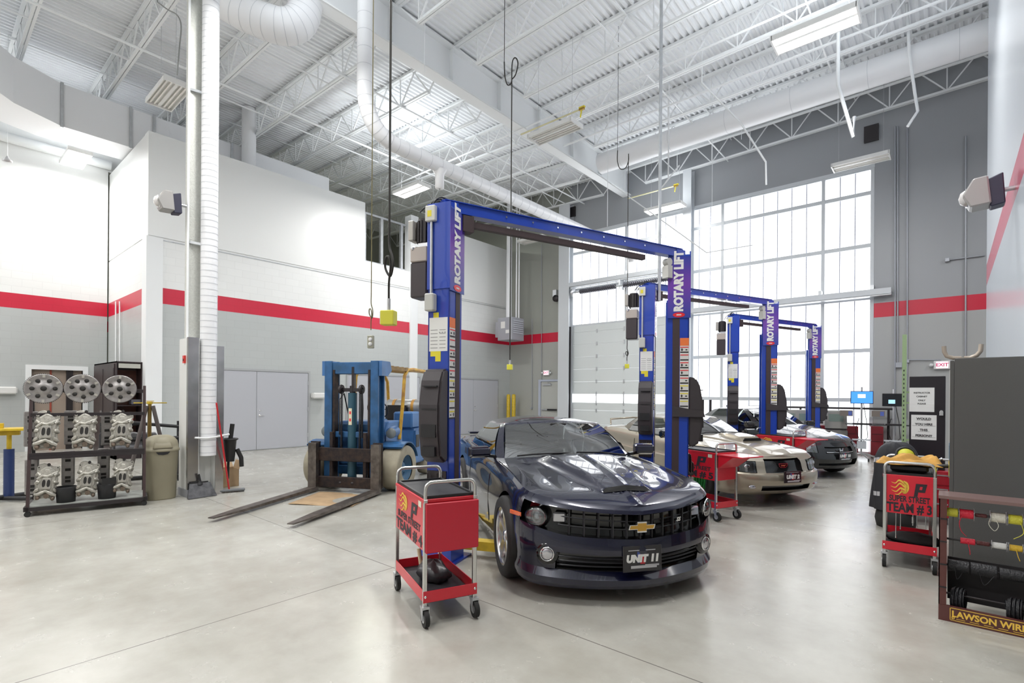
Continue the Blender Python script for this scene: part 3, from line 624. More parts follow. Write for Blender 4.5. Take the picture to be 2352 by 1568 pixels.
# emergency floodlights
def flood(P, rz, label, s=1):
    r = thing('floodlight', label, 'wall light', P, rz); r.scale = (s, s, s)
    MB().prism([(-.02, -.16), (.10, -.18), (.13, .12), (.0, .17)], -.09, .09, 'y').build('back_box', mat('navy box', (.03, .03, .06), .5), r, bevel=.01)
    MB().prism([(.09, -.15), (.26, -.16), (.33, -.02), (.24, .15), (.12, .16)], -.12, .12, 'y').build('housing', mat('floodlight grey', (.36, .35, .34), .35), r, bevel=.015)
    q = MB(); q.lathe([(.0, .36), (.06, .345), (.085, .31), (.09, .28)], 18, 'x', (0, 0, -.02)); q.mi = 1; q.lathe([(.092, .29), (.105, .3), (.1, .26)], 18, 'x', (0, 0, -.02)); q.build('lens', [mat('frosted lens', (.75, .73, .72), .15), chrome], r)
    q = MB(); q.cyl((-.1, 0, 0), (0, 0, 0), .025, 8); q.build('arm', galv, r)
P = PY(431, 470, Y0 - .03); flood(Vector((X1 - .12, Y0 - .1, ZAT(415, 470, P0))), -1.6, 'grey floodlight with a round lens fixed to the white column', .95)
flood(PX(2303, 436, RX - .1), PI, 'grey floodlight with a round lens on the near right wall', 1.05)
# steel columns before the back wall
for u0, u1, nm, lb in ((1283, 1307, 'a', 'white steel column at the left edge of the tall windows'), (1567, 1586, 'b', 'white steel column between the window bays')):
    xa_, xb_ = PY(u0, 700, BY - .3).x, PY(u1, 700, BY - .3).x
    q = MB(); q.box(xa_, xb_, BY - .32, BY - .28, 0, 9.4); q.box(xa_, xb_, BY - .03, BY - .01, 0, 9.4); q.box((xa_ + xb_) / 2 - .08, (xa_ + xb_) / 2 - .04, BY - .29, BY - .02, 0, 9.4); tag(q.build('wall_column', wfr), lb, 'column')
# unit heater in the far corner
P = PX(1170, 784, -14.35)
uh = thing('unit_heater', 'grey hanging unit heater with louvres in the far left corner', 'heater', (-14.1, 16.35, P.z))
heat = mat('heater grey', (.37, .38, .42), .35)
q = MB(); q.box(-.45, .35, -.35, .45, 0, .95); q.build('cabinet', heat, uh, bevel=.02)
q = MB()
for i in range(7): q.bar((.36, -.27, .3 + i * .085), (.36, .37, .3 + i * .085), .05, .012, (1, 0, 1))
q.build('louvre', mat('louvre light', (.62, .64, .70), .35), uh)
q = MB(); q.box(-.25, -.02, -.362, -.35, .5, .78); q.box(.02, .2, -.362, -.35, .28, .42); q.build('label', paper, uh)
q = MB(); q.box(-.62, -.45, -.3, .1, .15, .8); q.build('control_box', heat, uh)
q = MB(); zf = zroof(-14.1) - P.z - .02; q.cyl((-.12, 0, .95), (-.12, 0, zf), .12, 14); q.cyl((.2, .1, .95), (.2, .1, zf), .03, 8); q.cyl((.3, .15, .95), (.3, .15, zf), .03, 8); q.build('flue', ductw, uh)
# exit signs
def exit_sign(P, rz, label):
    r = thing('exit_sign', label, 'exit sign', P, rz)
    MB().box(-.17, .17, -.06, 0, -.11, .11).build('sign_body', offw, r, bevel=.01)
    face = emit('lit exit face', (1, .55, .66), 1.6) if 'lit exit face' not in M else M['lit exit face']
    MB().box(-.12, .12, -.066, -.06, -.08, .08).build('sign_face', face, r)
    text('EXIT', .12, mat('exit red', (.85, .08, .22), .5), r, frame((0, -.068, 0), (1, 0, 0), (0, 0, 1)), bold=.004)
    q = MB(); q.sphere((-.22, -.04, .0), .05, 10); q.sphere((.22, -.04, 0), .05, 10); q.build('lamp_head', offw, r)
exit_sign(PY(1256, 856, BY - .02), 0, 'pink lit exit sign above the exit door')
exit_sign(PY(2164, 838, BY - .02), 0, 'pink lit exit sign on the right, half hidden by the grey cabinet')
# bollards, dispenser, conduits
for u, lb in ((1168, 'left'), (1180, 'right')):
    P = PY(u, 905, 17.0); q = MB(); q.lathe([(.085, 0), (.085, P.z - .05), (.06, P.z - .01), (0, P.z)], 18, 'z'); tag(q.build('bollard', yellow, loc=(P.x, 17.0, 0)), lb + ' one of two yellow bollards by the back wall', 'bollard')
P = PX(728, 908, LX); q = MB(); q.box(0, .2, -.22, .22, -.09, .09); tag(q.build('towel_dispenser', paper, bevel=.03, seg=3, loc=P), 'white paper towel dispenser right of the first double door', 'dispenser')
P = PX(12, 896, FLX); q = MB(); q.box(0, .2, -.3, .22, -.1, .1); tag(q.build('towel_dispenser', paper, bevel=.03, seg=3, loc=P), 'white paper towel dispenser on the far left wall', 'dispenser')
P = PY(1168, 910, BY)
pg = mat('conduit grey', (.42, .44, .48), .4, .4)
def conduit(pts, label, r=.018): return pipe('wall_conduit', [PY(u, v, BY - .04) for u, v in pts], r, label, pg, 'conduit')
conduit([(2056, 290), (2056, 1000)], 'left one of the paired grey conduits right of the tall windows'); conduit([(2062, 290), (2062, 835)], 'right one of the paired grey conduits right of the tall windows')
conduit([(2084, 290), (2084, 835), (2081, 960)], 'grey conduit behind the green post'); conduit([(2218, 312), (2218, 820)], 'grey conduit near the right wall')
conduit([(2175, 597), (2262, 586)], 'short horizontal grey conduit near the right wall'); conduit([(1276, 530), (1276, 560)], 'stub')if 0 else None
conduit([(1222, 732), (1222, 938)], 'thin conduit below the unit heater', .012); conduit([(1244, 560), (1244, 872)], 'thin conduit above the exit door', .012)
conduit([(2085, 826), (2160, 826), (2170, 832)], 'thin conduit to the right exit sign', .014)
for u, v, s_, lb in ((2065, 838, .14, 'grey junction box on the paired conduits'), (2176, 597, .09, 'small grey junction box near the right wall'), (2085, 830, .07, 'small grey junction box by the green post'), (1221, 937, .07, 'small socket box low on the back wall')):
    P = PY(u, v, BY - .05); tag(MB().box(-s_ / 2, s_ / 2, -.05, .05, -s_ / 2, s_ / 2).build('junction_box', pg, loc=P, bevel=.005), lb, 'junction box')
P = PY(2002, 308, BY); tag(MB().box(-.17, .17, -.1, .02, -.22, .22).build('wall_vent', dark, loc=P), 'small dark vent high on the back wall right of the windows', 'vent')
P = PY(1317, 487, BY); tag(MB().box(-.12, .12, -.06, .0, -.2, .2).build('wall_speaker', dark, loc=P), 'small dark framed box high on the back wall left of the windows', 'speaker')
for i, u in enumerate((266, 275)): a_ = PY(u, 692, RETY - .05); b_ = PY(u, 835, RETY - .05); pipe('wall_conduit', [a_, b_], .02, ['left', 'right'][i] + ' vertical conduit above the dark cabinet', stl, 'conduit')
# aluminium framed opening between the box and the pilaster
fr = thing('window_frame', 'aluminium frame in the upper opening of the left wall', 'frame', (LX - .15, 0, 0)); q = MB()
for y in (yw0 + .06, lerp(yw0, yw1, .42), lerp(yw0, yw1, .9)): q.box(-.05, .05, y - .05, y + .05, zwb + .07, zwt - .07)
q.box(-.05, .05, yw0, yw1, zwt - .07, zwt); q.box(-.05, .05, yw0, yw1, zwb, zwb + .07); q.build('mullion', galv, fr)
# ============================================================ TWO-POST LIFTS
signm = bpy.data.materials.new('lift sign purple blue'); signm.use_nodes = True; nt = signm.node_tree; b = nt.nodes['Principled BSDF']
tc = nt.nodes.new('ShaderNodeTexCoord'); sx_ = nt.nodes.new('ShaderNodeSeparateXYZ'); nt.links.new(tc.outputs['Generated'], sx_.inputs[0])
cr_ = nt.nodes.new('ShaderNodeValToRGB'); e_ = cr_.color_ramp.elements; e_[0].color = (.03, .06, .36, 1); e_[1].color = (.03, .05, .33, 1); x_ = cr_.color_ramp.elements.new(.55); x_.color = (.17, .05, .40, 1)
nt.links.new(sx_.outputs[2], cr_.inputs[0]); nt.links.new(cr_.outputs[0], b.inputs['Base Color']); b.inputs['Roughness'].default_value = .22; b.inputs['Coat Weight'].default_value = .5
logored = mat('logo red', (.75, .03, .04), .3); orange = mat('orange label', (.85, .2, .05), .5); ylabel = mat('yellow label', (.8, .68, .04), .5)
charc = mat('charcoal plastic', (.045, .038, .042), .5, bump=.1, bscale=400); lgrey = mat('light grey box', (.55, .55, .52), .4)
padm = mat('brown black pad', (.05, .032, .035), .6)
def make_lift(label, L, R, name='car_lift', tools=True):
    """two columns turned towards each other, joined by an overhead beam"""
    L = Vector((L[0], L[1], 0)); R = Vector((R[0], R[1], 0)); e = (R - L).normalized(); S = (R - L).length; th = math.atan2(e.y, e.x)
    root = thing(name, label, 'car lift', L, th, 'two-post car lifts')
    HT = 3.56
    for s, cx, ang in ((1, 0, math.radians(18) - th), (-1, S, math.radians(-63) - th)):
        # local frame of a column: y towards the sign face, x*s towards the back
        T = Matrix.Translation((cx, 0, 0)) @ Matrix.Rotation(ang - PI / 2, 4, 'Z')
        def B(x0, x1, y0, y1, z0, z1, q): q.box(s * x0, s * x1, y0, y1, z0, z1)
        q = MB(); q.T = T
        B(-.06, .13, .105, .12, .05, HT - .1, q); B(-.06, .13, -.12, -.105, .05, HT - .1, q); B(.115, .13, -.12, .12, .05, HT - .1, q)      # channel
        B(-.075, -.06, .05, .12, .05, HT - .1, q); B(-.075, -.06, -.12, -.05, .05, HT - .1, q)
        B(-.135, -.075, .085, .1, .05, 2.9, q); B(-.135, -.075, -.1, -.085, .05, 2.9, q); B(-.15, -.13, .06, .1, .05, 2.9, q); B(-.15, -.13, -.1, -.06, .05, 2.9, q)
        col_ = q.build('column', liftblue, root)
        def sub(q, name, m, **k): q.T = T; q2 = q
        def mk(name, m, boxes, bevel=0):
            q = MB(); q.T = T
            for bx in boxes: B(*bx, q)
            return q.build(name, m, col_, bevel=bevel)
        mk('base_plate', liftblue, [(-.22, .2, -.2, .2, 0, .02), (-.1, .16, -.17, .17, .02, .16)])
        mk('sleeve', liftblue, [(-.135, .14, .12, .128, 2.68, HT - .08), (-.1, .14, -.128, -.12, 2.68, HT - .08), (.13, .145, -.128, .128, 2.68, HT - .04), (-.1, .14, -.12, .12, HT - .1, HT - .085)])
        mk('carriage_guard', padm, [(-.075, .012, .1, .124, .6, 2.7), (-.07, -.06, -.05, .05, .3, 2.7)])
        mk('sign_panel', signm, [(-.14, .145, .128, .134, 2.66, HT - .1)])
        n_ = T.to_3x3() @ Vector((0, 1, 0)); up = Vector((0, 0, 1)); c0 = T @ Vector((s * .0, .1355, 3.135))
        text('ROTARY LIFT', .15, paper, col_, frame(c0, up, -(up.cross(n_))) if False else frame(c0, up, n_.cross(up)), bold=.009, sx=.87, ext=.0005)
        q = MB(); q.T = T; q.prism([(.075 * math.cos(2 * PI * k / 20), 2.70 + .032 * math.sin(2 * PI * k / 20)) for k in range(20)], .1345, .1375, 'y'); 
        o = q.build('logo_oval', logored, col_)
        q = MB(); q.T = T; q.box(-.03, .03, .137, .139, 2.693, 2.707); q.build('logo_mark', paper, col_)
        # pictogram label strip
        z1 = 2.36; mk('label_strip', mat('label strip white', (.72, .71, .68), .5), [(.018, .128, .12, .1225, 1.42, z1 - .06)])
        mk('orange_label', orange, [(.018, .128, .12, .123, z1 - .06, z1 + .04)])
        q = MB(); q.T = T
        for k in range(9):
            z = z1 - .11 - k * .1
            B(.022, .124, .1225, .1235, z - .042, z - .026, q)
            if k % 3 != 1: B(.035, .05, .1225, .1235, z - .018, z + .016, q); B(.03, .06, .1225, .1235, z - .003, z + .003, q)
            if k % 2 == 0: B(.085, .11, .1225, .1235, z - .01, z + .004, q)
        q.build('pictogram', ink, col_)
        q = MB(); q.T = T
        for k in range(9):
            z = z1 - .11 - k * .1; q.mi = 0 if k < 5 else 1; B(.022, .124, .1225, .1235, z + .024, z + .036, q)
        q.build('label_header', [logored, ylabel], col_)
        # black plastic tower on the back
        q = MB(); q.T = T
        prof = [(.13, 1.02), (.17, .98), (.27, 1.05), (.31, 1.3), (.31, 1.55), (.27, 1.78), (.22, 1.88), (.13, 1.90)]
        q.prism([(s * x, z) for x, z in prof], -.115, .115, 'y'); tw = q.build('tower_cover', charc, col_, bevel=.018, seg=2)
        q = MB(); q.T = T; B(.245, .318, -.08, .08, 1.24, 1.36, q); B(.25, .3145, -.07, .07, 1.06, 1.15, q); B(.24, .3165, -.07, .085, 1.5, 1.512, q); B(.24, .311, -.07, .085, 1.72, 1.73, q); split_parts(q, 'tower_recess', black, col_)
        if s == -1:
            q = MB(); q.T = T; q.prism([(s * .31, 1.45), (s * .33, 1.38), (s * -.07, 1.38), (s * -.07, 1.52)], .122, .15, 'y'); q.build('tower_bracket', charc, col_)
        else:
            q = MB(); q.T = T; B(.311, .314, -.03, .03, 1.09, 1.105, q); q.build('tower_label', ylabel, col_)
        # lower tool tray on the back
        q = MB(); q.T = T; B(.13, .2, -.11, .1, .62, .65, q); B(.13, .145, -.11, .1, .62, .9, q); B(.195, .2, -.11, .1, .62, .78, q)
        for k in range(6): q.cyl((s * .17, -.09 + k * .035, .6), (s * .17, -.09 + k * .035, .88 - .02 * (k % 3)), .007, 6)
        q.build('adapter_tray', dark, col_)
        # carriage and arms at floor level
        q = MB(); q.T = T; B(-.2, .02, -.14, .14, .12, .38, q); car_ = q.build('carriage', liftblue, root)
        for a in ((.62, 1.25, .0), (-.65, .95, 0)):
            A = T @ Vector((-s * .16, .1 if a[0] > 0 else -.1, .14)); cdir = Vector((math.cos(math.radians(-90)), math.sin(math.radians(-90)), 0)) if False else None
            side = Vector((s, 0, 0)); fwd = Vector((0, -1 if a[0] > 0 else 1, 0)); d = (side * .62 + fwd * (abs(a[0]))).normalized()
            q = MB(); A0 = Vector((A.x, A.y, .13)); q.bar(A0, A0 + d * .62, .12, .09); q.bar(A0 + d * .5, A0 + d * .95, .085, .07); q.cyl(A0 + d * .93 + Vector((0, 0, -.03)), A0 + d * .93 + Vector((0, 0, .06)), .065, 12); q.build('arm', yellow, root)
    # overhead beam with padded shut-off bar
    q = MB(); zb = HT; q.box(-.06, S + .03, -.055, .055, zb - .09, zb + .015); q.box(-.04, S + .0, -.07, .07, zb + .012, zb + .02); q.box(-.06, .1, -.08, .08, zb - .2, zb); q.box(S - .1, S + .05, -.07, .07, zb - .22, zb)
    bm_ = q.build('overhead_beam', liftblue, root)
    q = MB(); q.box(.28, S - .62, -.03, .03, zb - .2, zb - .14); q.build('padded_bar', padm, root)
    q = MB(); q.box(.16, .28, -.06, .06, zb - .26, zb - .1); q.cyl((.12, 0, zb - .16), (.18, 0, zb - .16), .03, 8); q.build('bar_bracket', padm, root)
    q = MB(); q.cyl((S - .2, -.04, zb - .17), (S - .2, .04, zb - .17), .05, 12); q.box(S - .24, S - .16, -.05, .05, zb - .38, zb - .22); q.build('pulley', lgrey, root)
    q = MB()
    for k in range(7): q.cyl((S * .2 + k * S * .1, -.057, zb - .035), (S * .2 + k * S * .1, -.062, zb - .035), .01, 8)
    q.build('bolt', chrome, root)
    q = MB()
    for k in range(3): q.tube(arc((-.18 - .04 * k, -.02 + .03 * k, zb - .12), (-.1, .02 * k, zb + .14 - .03 * k), (.06, .02 * k, zb + .01), 8), .008, 6)
    q.build('hydraulic_hose', black, root)
    # power unit and electrics on the near column
    T = Matrix.Rotation(math.radians(18) - th - PI / 2, 4, 'Z')
    q = MB(); q.T = T; q.box(-.1, .1, -.36, -.16, 2.62, 2.98); pu = q.build('power_unit', mat('pump tank dark', (.05, .04, .045), .35), root, bevel=.015)
    q = MB(); q.T = T; q.box(-.1, .1, -.36, -.16, 2.98, 3.13); q.build('tank_top', mat('tank top beige', (.50, .44, .40), .4), pu, bevel=.01)
    q = MB(); q.T = T; q.cyl((0, -.24, 3.16), (0, -.24, 3.42), .075, 16)
    for k in range(12):
        a = 2 * PI * k / 12; q.box(.075 * math.cos(a) - .006, .075 * math.cos(a) + .012, -.24 + .08 * math.sin(a) - .006, -.24 + .08 * math.sin(a) + .008, 3.18, 3.4)
    q.build('motor', dark, pu)
    q = MB(); q.T = T; q.box(-.02, .11, -.38, -.32, 3.2, 3.4); q.build('motor_box', mat('motor box grey', (.42, .40, .37), .35, .3), pu, bevel=.006)
    q = MB(); q.T = T; q.cbox(.02, -.22, 3.14, .11, .12, .06); q.cyl((.05, -.3, 3.12), (.1, -.34, 3.12), .025, 8); q.build('valve_block', alu, pu)
    q = MB(); q.T = T; q.box(.13, .19, -.13, -.02, 3.34, 3.49); jb = q.build('junction_box', mat('ivory box', (.66, .66, .62), .4), root, bevel=.006)
    q = MB(); q.T = T; q.box(.19, .192, -.1, -.055, 3.38, 3.44); q.build('warning_label', ylabel, jb)
    q = MB(); q.T = T; q.cyl((.16, -.07, 2.62), (.16, -.07, 3.35), .014, 8); q.build('conduit', galv, root)
    q = MB(); q.T = T; q.box(.13, .21, -.12, -.02, 2.46, 2.63); q.build('switch_box', lgrey, root, bevel=.01)
    q = MB(); q.T = T; q.box(.13, .133, -.105, .1, 2.07, 2.4); pl = q.build('instruction_sheet', paper, root)
    q = MB(); q.T = T
    for k in range(12): q.box(.133, .1335, -.09 + .1 * (k % 2), -.01 + .09 * (k % 2), 2.1 + (k // 2) * .035, 2.106 + (k // 2) * .035)
    for k in range(3): q.box(.133, .1335, .005 + k * .03, .022 + k * .03, 2.25, 2.258)
    q.build('print', mat('grey print', (.25, .25, .25), .6), pl)
    q = MB(); q.T = T; q.box(.13, .133, -.06, .0, 2.4, 2.45); q.box(.13, .133, -.09, -.035, 2.02, 2.07); q.box(.13, .133, -.035, .025, 1.97, 2.07); q.build('warning_label', ylabel, root)
    return root
DL = 4.43
LA = Vector((-3.95, 3.50, 0)); E_ = Vector((math.cos(math.radians(67.4)), math.sin(math.radians(67.4)), 0)); SP = 3.2
LA = PD(1022, 900, 5.12); LA.z = 0; RA = PD(1556, 900, 6.75); RA.z = 0
print('lift span', (RA - LA).length, math.degrees(math.atan2(RA.y - LA.y, RA.x - LA.x)))
LBp = PD(1487, 900, 8.78); RBp = PD(1765, 900, 10.2); LCp = PD(1683, 900, 12.0); RCp = PD(1868, 900, 13.55)
for a, b_ in ((LBp, RBp), (LCp, RCp)): a.z = b_.z = 0; print('lift span', (b_ - a).length, math.degrees(math.atan2(b_.y - a.y, b_.x - a.x)), a, b_)
make_lift('nearest blue two-post lift, standing over the dark blue sports car', LA, RA)
make_lift('middle blue two-post lift, standing over the beige car', LBp, RBp)
make_lift('farthest blue two-post lift, standing over the black car near the windows', LCp, RCp)
# ============================================================ CARS
cglass = glass('car glass', (.42, .47, .45), .16); tyre = mat('tyre', (.022, .021, .021), .7, bump=.15, bscale=150); alloy = mat('alloy wheel', (.60, .60, .60), .25, .85)
cabin = mat('cabin trim', (.10, .10, .095), .7); cabin2 = mat('seat fabric', (.16, .155, .145), .8); gloss_black = mat('gloss black', (.006, .006, .007), .12, coat=.6)
amber = mat('amber marker', (.85, .14, .03), .2, coat=1); lampg = mat('lamp reflector silver', (.62, .62, .66), .12, .9); lensg = glass('lamp lens', (.86, .88, .90), .10)
unitp = mat('unit plate black', (.012, .010, .014), .3, coat=.5)
def sg(v, p): return math.copysign(abs(v) ** p, v)
class Car:
    def __init__(s, P): s.P = P
    def W(s, x): return smooth_interp(x, s.P['W'])
    def k(s, t): return smooth_interp(t, s.P['k'])
    def out(s, q, t, zonly=False):
        """point on the flank band: q 0..1 front arc, 1..2 side, 2..3 rear arc; t 0 sill .. 1 shoulder"""
        P = s.P; xa, xb = P['xa'], P['xb']
        if q <= 1:
            a = q * PI / 2; y = s.W(xa) * s.k(t) * math.sin(a) ** P.get('ey', 1); xf = smooth_interp(t, P['xf']); x = xa + (xf - xa) * max(0, math.cos(a)) ** P['ex'] - P.get('vee', 0) * math.sin(a) * (1 - math.sin(a) ** 6)
        elif q <= 2:
            x = lerp(xa, xb, q - 1); y = s.W(x) * s.k(t)
        else:
            a = (3 - q) * PI / 2; y = s.W(xb) * s.k(t) * math.sin(a); xr = smooth_interp(t, P['xr']); x = xb + (xr - xb) * max(0, math.cos(a)) ** P['exr']
        return x, y
    def band(s, q, t):
        if 'tw' in s.P: t = s.P['tw'](q, t)
        x, y = s.out(q, t); x1, y1 = s.out(q, 1); zt = smooth_interp(x1, s.P['zs']); zb = smooth_interp(x1, s.P['zb'])
        return Vector((x, y, lerp(zb, zt, t)))
    def wt(s, x):
        P = s.P
        if x > P['xa']:
            if not hasattr(s, 'tab'): s.tab = [s.out(i / 60, 1) for i in range(61)][::-1]
            return max(1e-4, interp(x, s.tab))
        if x < P['xb']:
            xr = P['xr'][-1][1]; c = min(1, max(0, (x - P['xb']) / (xr - P['xb']))) ** (1 / P['exr']); return max(1e-4, s.W(P['xb']) * s.k(1) * math.sin(math.acos(c)))
        return s.W(x) * s.k(1)
    def zT(s, x, y):
        r = min(1, abs(y) / s.wt(x)); zs = smooth_interp(x, s.P['zs']); zc = smooth_interp(x, s.P['zc'])
        z = zs + (zc - zs) * (1 - r ** s.P.get('crown', 2.4))
        f = s.P.get('bulge')
        return z + (f(x, y, r) if f else 0)
def sstep(v): v = max(0, min(1, v)); return v * v * (3 - 2 * v)

def build_car(name, label, P, loc, rz):
    c = Car(P); root = thing(name, label, 'car', (loc[0], loc[1], 0), rz)
    paint = P['paint']; q = MB()
    nq = P.get('nq', 26); qs = [i / nq for i in range(nq + 1)] + [1 + i / 44 for i in range(1, 45)] + [2 + i / 14 for i in range(1, 15)]
    ts = P['ts']; NQ, NT = len(qs), len(ts); rec = P['rec']          # recesses: (q1, t0, t1, depth, material index)
    def isrec(i, j):
        for r in rec:
            if r[0] <= (qs[i] + qs[i + 1]) / 2 <= r[1] and r[2] <= (ts[j] + ts[j + 1]) / 2 <= r[3]: return r
        return None
    nk = 44
    for sgn in (1, -1):
        def V(p): return (p[0], sgn * p[1], p[2])
        base = len(q.v); pts = [c.band(a, t) for a in qs for t in ts]
        q.v += [V(p) for p in pts]
        def F(ids, mi=0, sm=True): q.f.append(ids if sgn == 1 else ids[::-1]); q.m.append(mi); q.sm.append(sm)
        ix = lambda i, j: base + i * NT + j
        # recess inner vertices
        inner = {}
        for i in range(NQ - 1):
            for j in range(NT - 1):
                r = isrec(i, j)
                if not r: F([ix(i, j), ix(i + 1, j), ix(i + 1, j + 1), ix(i, j + 1)]); continue
                def I(a, b_):
                    if (a, b_) not in inner:
                        p = Vector(q.v[ix(a, b_)]); inner[(a, b_)] = len(q.v); q.v.append((p.x - r[4], p.y * (1 - r[4] * .35), p.z))
                    return inner[(a, b_)]
                F([I(i, j), I(i + 1, j), I(i + 1, j + 1), I(i, j + 1)], r[5])
                for (di, dj, A, B_) in ((0, -1, (i, j), (i + 1, j)), (0, 1, (i + 1, j + 1), (i, j + 1)), (-1, 0, (i, j + 1), (i, j)), (1, 0, (i + 1, j), (i + 1, j + 1))):
                    ni, nj = i + di, j + dj
                    if ni < 0: continue
                    if nj < 0 or nj >= NT - 1 or not isrec(ni, nj): F([ix(*A), ix(*B_), I(*B_), I(*A)], 1, False)
        # top surface
        xf1 = P['xf'][-1][1]; xr1 = P['xr'][-1][1]; tb = len(q.v)
        for i, a in enumerate(qs):
            bx, by = c.out(a, 1)
            sx = lerp(xf1, P['xa'], a) if a <= 1 else bx if a <= 2 else lerp(P['xb'], xr1, a - 2)
            for k in range(nk + 1):
                f = (k / nk); x = lerp(bx, sx, f); y = by * (1 - f); q.v.append(V((x, y, c.zT(x, y) if k else pts[i * NT + NT - 1][2])))
        for i in range(NQ - 1):
            for k in range(nk):
                a_ = tb + i * (nk + 1) + k; F([a_, a_ + nk + 1, a_ + nk + 2, a_ + 1])
        # floor pan
        fb = len(q.v)
        for i in range(NQ): p = pts[i * NT]; q.v.append(V((p.x, 0, p.z)))
        for i in range(NQ - 1): F([ix(i, 0), fb + i, fb + i + 1, ix(i + 1, 0)], 1, False)
    body = q.build('body', [paint, gloss_black, P.get('mesh_mat', gloss_black)], root, weld=True)
    # wheel arches
    cut = MB(); rw = P['rw']
    for wx in P['wheels']:
        for sgn in (1, -1): cut.cyl((wx, sgn * .62, rw + P.get('lift', 0)), (wx, sgn * 1.2, rw + P.get('lift', 0)), rw * 1.115, 48)
    cut.m = [1] * len(cut.f); cut.sm = [True] * len(cut.f)
    co = cut.build('cut', [paint, gloss_black, gloss_black], root)
    mod = body.modifiers.new('b', 'BOOLEAN'); mod.operation = 'DIFFERENCE'; mod.object = co; mod.solver = 'EXACT'
    bpy.context.view_layer.update(); me = bpy.data.meshes.new_from_object(body.evaluated_get(bpy.context.evaluated_depsgraph_get()))
    body.modifiers.clear(); body.data = me; me.set_sharp_from_angle(angle=math.radians(P.get('sharp', 24))); bpy.data.objects.remove(co)
    # wheels
    for wx in P['wheels']:
        for sgn in (1, -1):
            yo = sgn * (P['track'] + .0); wdt = .235; w_ = MB(); rr = P['rim']
            w_.lathe([(rr, -wdt / 2), (rw - .02, -wdt / 2), (rw, -wdt / 2 + .03), (rw, wdt / 2 - .03), (rw - .02, wdt / 2), (rr, wdt / 2)], 40, 'y', (0, 0, 0))
            w_.lathe([(rr, wdt / 2), (rr - .01, 0), (rr, -wdt / 2)], 40, 'y', (0, 0, 0))
            t_ = w_.build('wheel', tyre, root, loc=(wx, yo - sgn * wdt / 2, rw))
            r_ = MB(); o = sgn * (wdt / 2 - .01)
            r_.lathe([(rr + .004, o), (rr - .012, o + sgn * .004), (rr - .02, o - sgn * .03), (rr - .03, -o * .6)], 40, 'y', (0, 0, 0))
            ns = P.get('spokes', 5)
            for k in range(ns):
                a = 2 * PI * k / ns + .3; ca, sa = math.cos(a), math.sin(a)
                def pt(r, off, yy): return (r * ca - off * sa, yy, r * sa + off * ca)
                w0, w1 = P.get('sw', (.028, .05)); y1_ = o - sgn * .012; y0_ = o - sgn * .035
                vs = [pt(.05, -w0, y1_ - sgn * .015), pt(.05, w0, y1_ - sgn * .015), pt(rr - .012, w1, y1_), pt(rr - .012, -w1, y1_), pt(.05, -w0 * 1.4, y0_ - sgn * .03), pt(.05, w0 * 1.4, y0_ - sgn * .03), pt(rr - .012, w1 * 1.1, y0_), pt(rr - .012, -w1 * 1.1, y0_)]
                r_.add(vs, [(0, 1, 2, 3), (0, 4, 5, 1), (1, 5, 6, 2), (2, 6, 7, 3), (3, 7, 4, 0)], False)
            r_.lathe([(0, o - sgn * .01), (.035, o - sgn * .012), (.065, o - sgn * .03), (.07, o - sgn * .06)], 20, 'y', (0, 0, 0))
            r_.build('rim', alloy, t_)
            b_ = MB(); b_.lathe([(0, o - sgn * .1), (rr * .78, o - sgn * .1), (rr * .78, o - sgn * .12)], 32, 'y', (0, 0, 0)); b_.build('brake_disc', mat('brake disc', (.25, .24, .24), .35, .8), t_)
    # greenhouse
    g = P['gh']; seg = g['seg']      # list of (kind, [base pts], [top pts])  kind: glass / body
    def gp(i, u, v):
        kind, b0, b1, t0, t1, bow = seg[i]
        B_ = Vector(b0).lerp(Vector(b1), u); T_ = Vector(t0).lerp(Vector(t1), u); p = B_.lerp(T_, v)
        n_ = Vector(bow); s_ = math.sin(PI * v) * g.get('puff', .02)
        if i == 0: cu = (1 - u * u); p = Vector((p.x, p.y, p.z)); p.x += (0 if False else 0); 
        return p + n_ * s_
    gh = MB()
    for sgn in (1, -1):
        for i, sgm in enumerate(seg):
            kind = sgm[0]; n1, n2 = (12, 8)
            def fn(u, v): p = gp(i, u, v); p = c_curve(g, i, u, v, p); return (p.x, sgn * p.y, p.z)
            if kind == 'body': gh.grid(fn, 5, n2)
            else: gh.grid(lambda u, v: fn(u, lerp(.94, 1, v)), n1, 3)
        # roof
        tops = []
        for i, sgm in enumerate(seg):
            for a in range(12): tops.append(c_curve(g, i, a / 12, 1, gp(i, a / 12, 1)))
        tops.append(c_curve(g, len(seg) - 1, 1, 1, gp(len(seg) - 1, 1, 1)))
        n_ = len(tops); xF, xR = tops[0].x, tops[-1].x
        ri = [k for k in range(n_)]
        def roof(u, v):
            k = min(n_ - 1, int(round(u * (n_ - 1)))); p = tops[k]; sx = lerp(xF, xR, k / (n_ - 1)); f = v
            x = lerp(p.x, sx, f); y = p.y * (1 - f); e = g['roof']; z = p.z + (smooth_interp(x, e) - p.z) * math.sin(f * PI / 2) ** .9 if p.y > .01 else lerp(p.z, smooth_interp(x, e), f)
            return (x, sgn * y, z)
        gh.grid(roof, n_, 10)
    rf = gh.build('roof_and_pillars', paint, root, weld=True)
    names = P['glass_names']; gi = 0
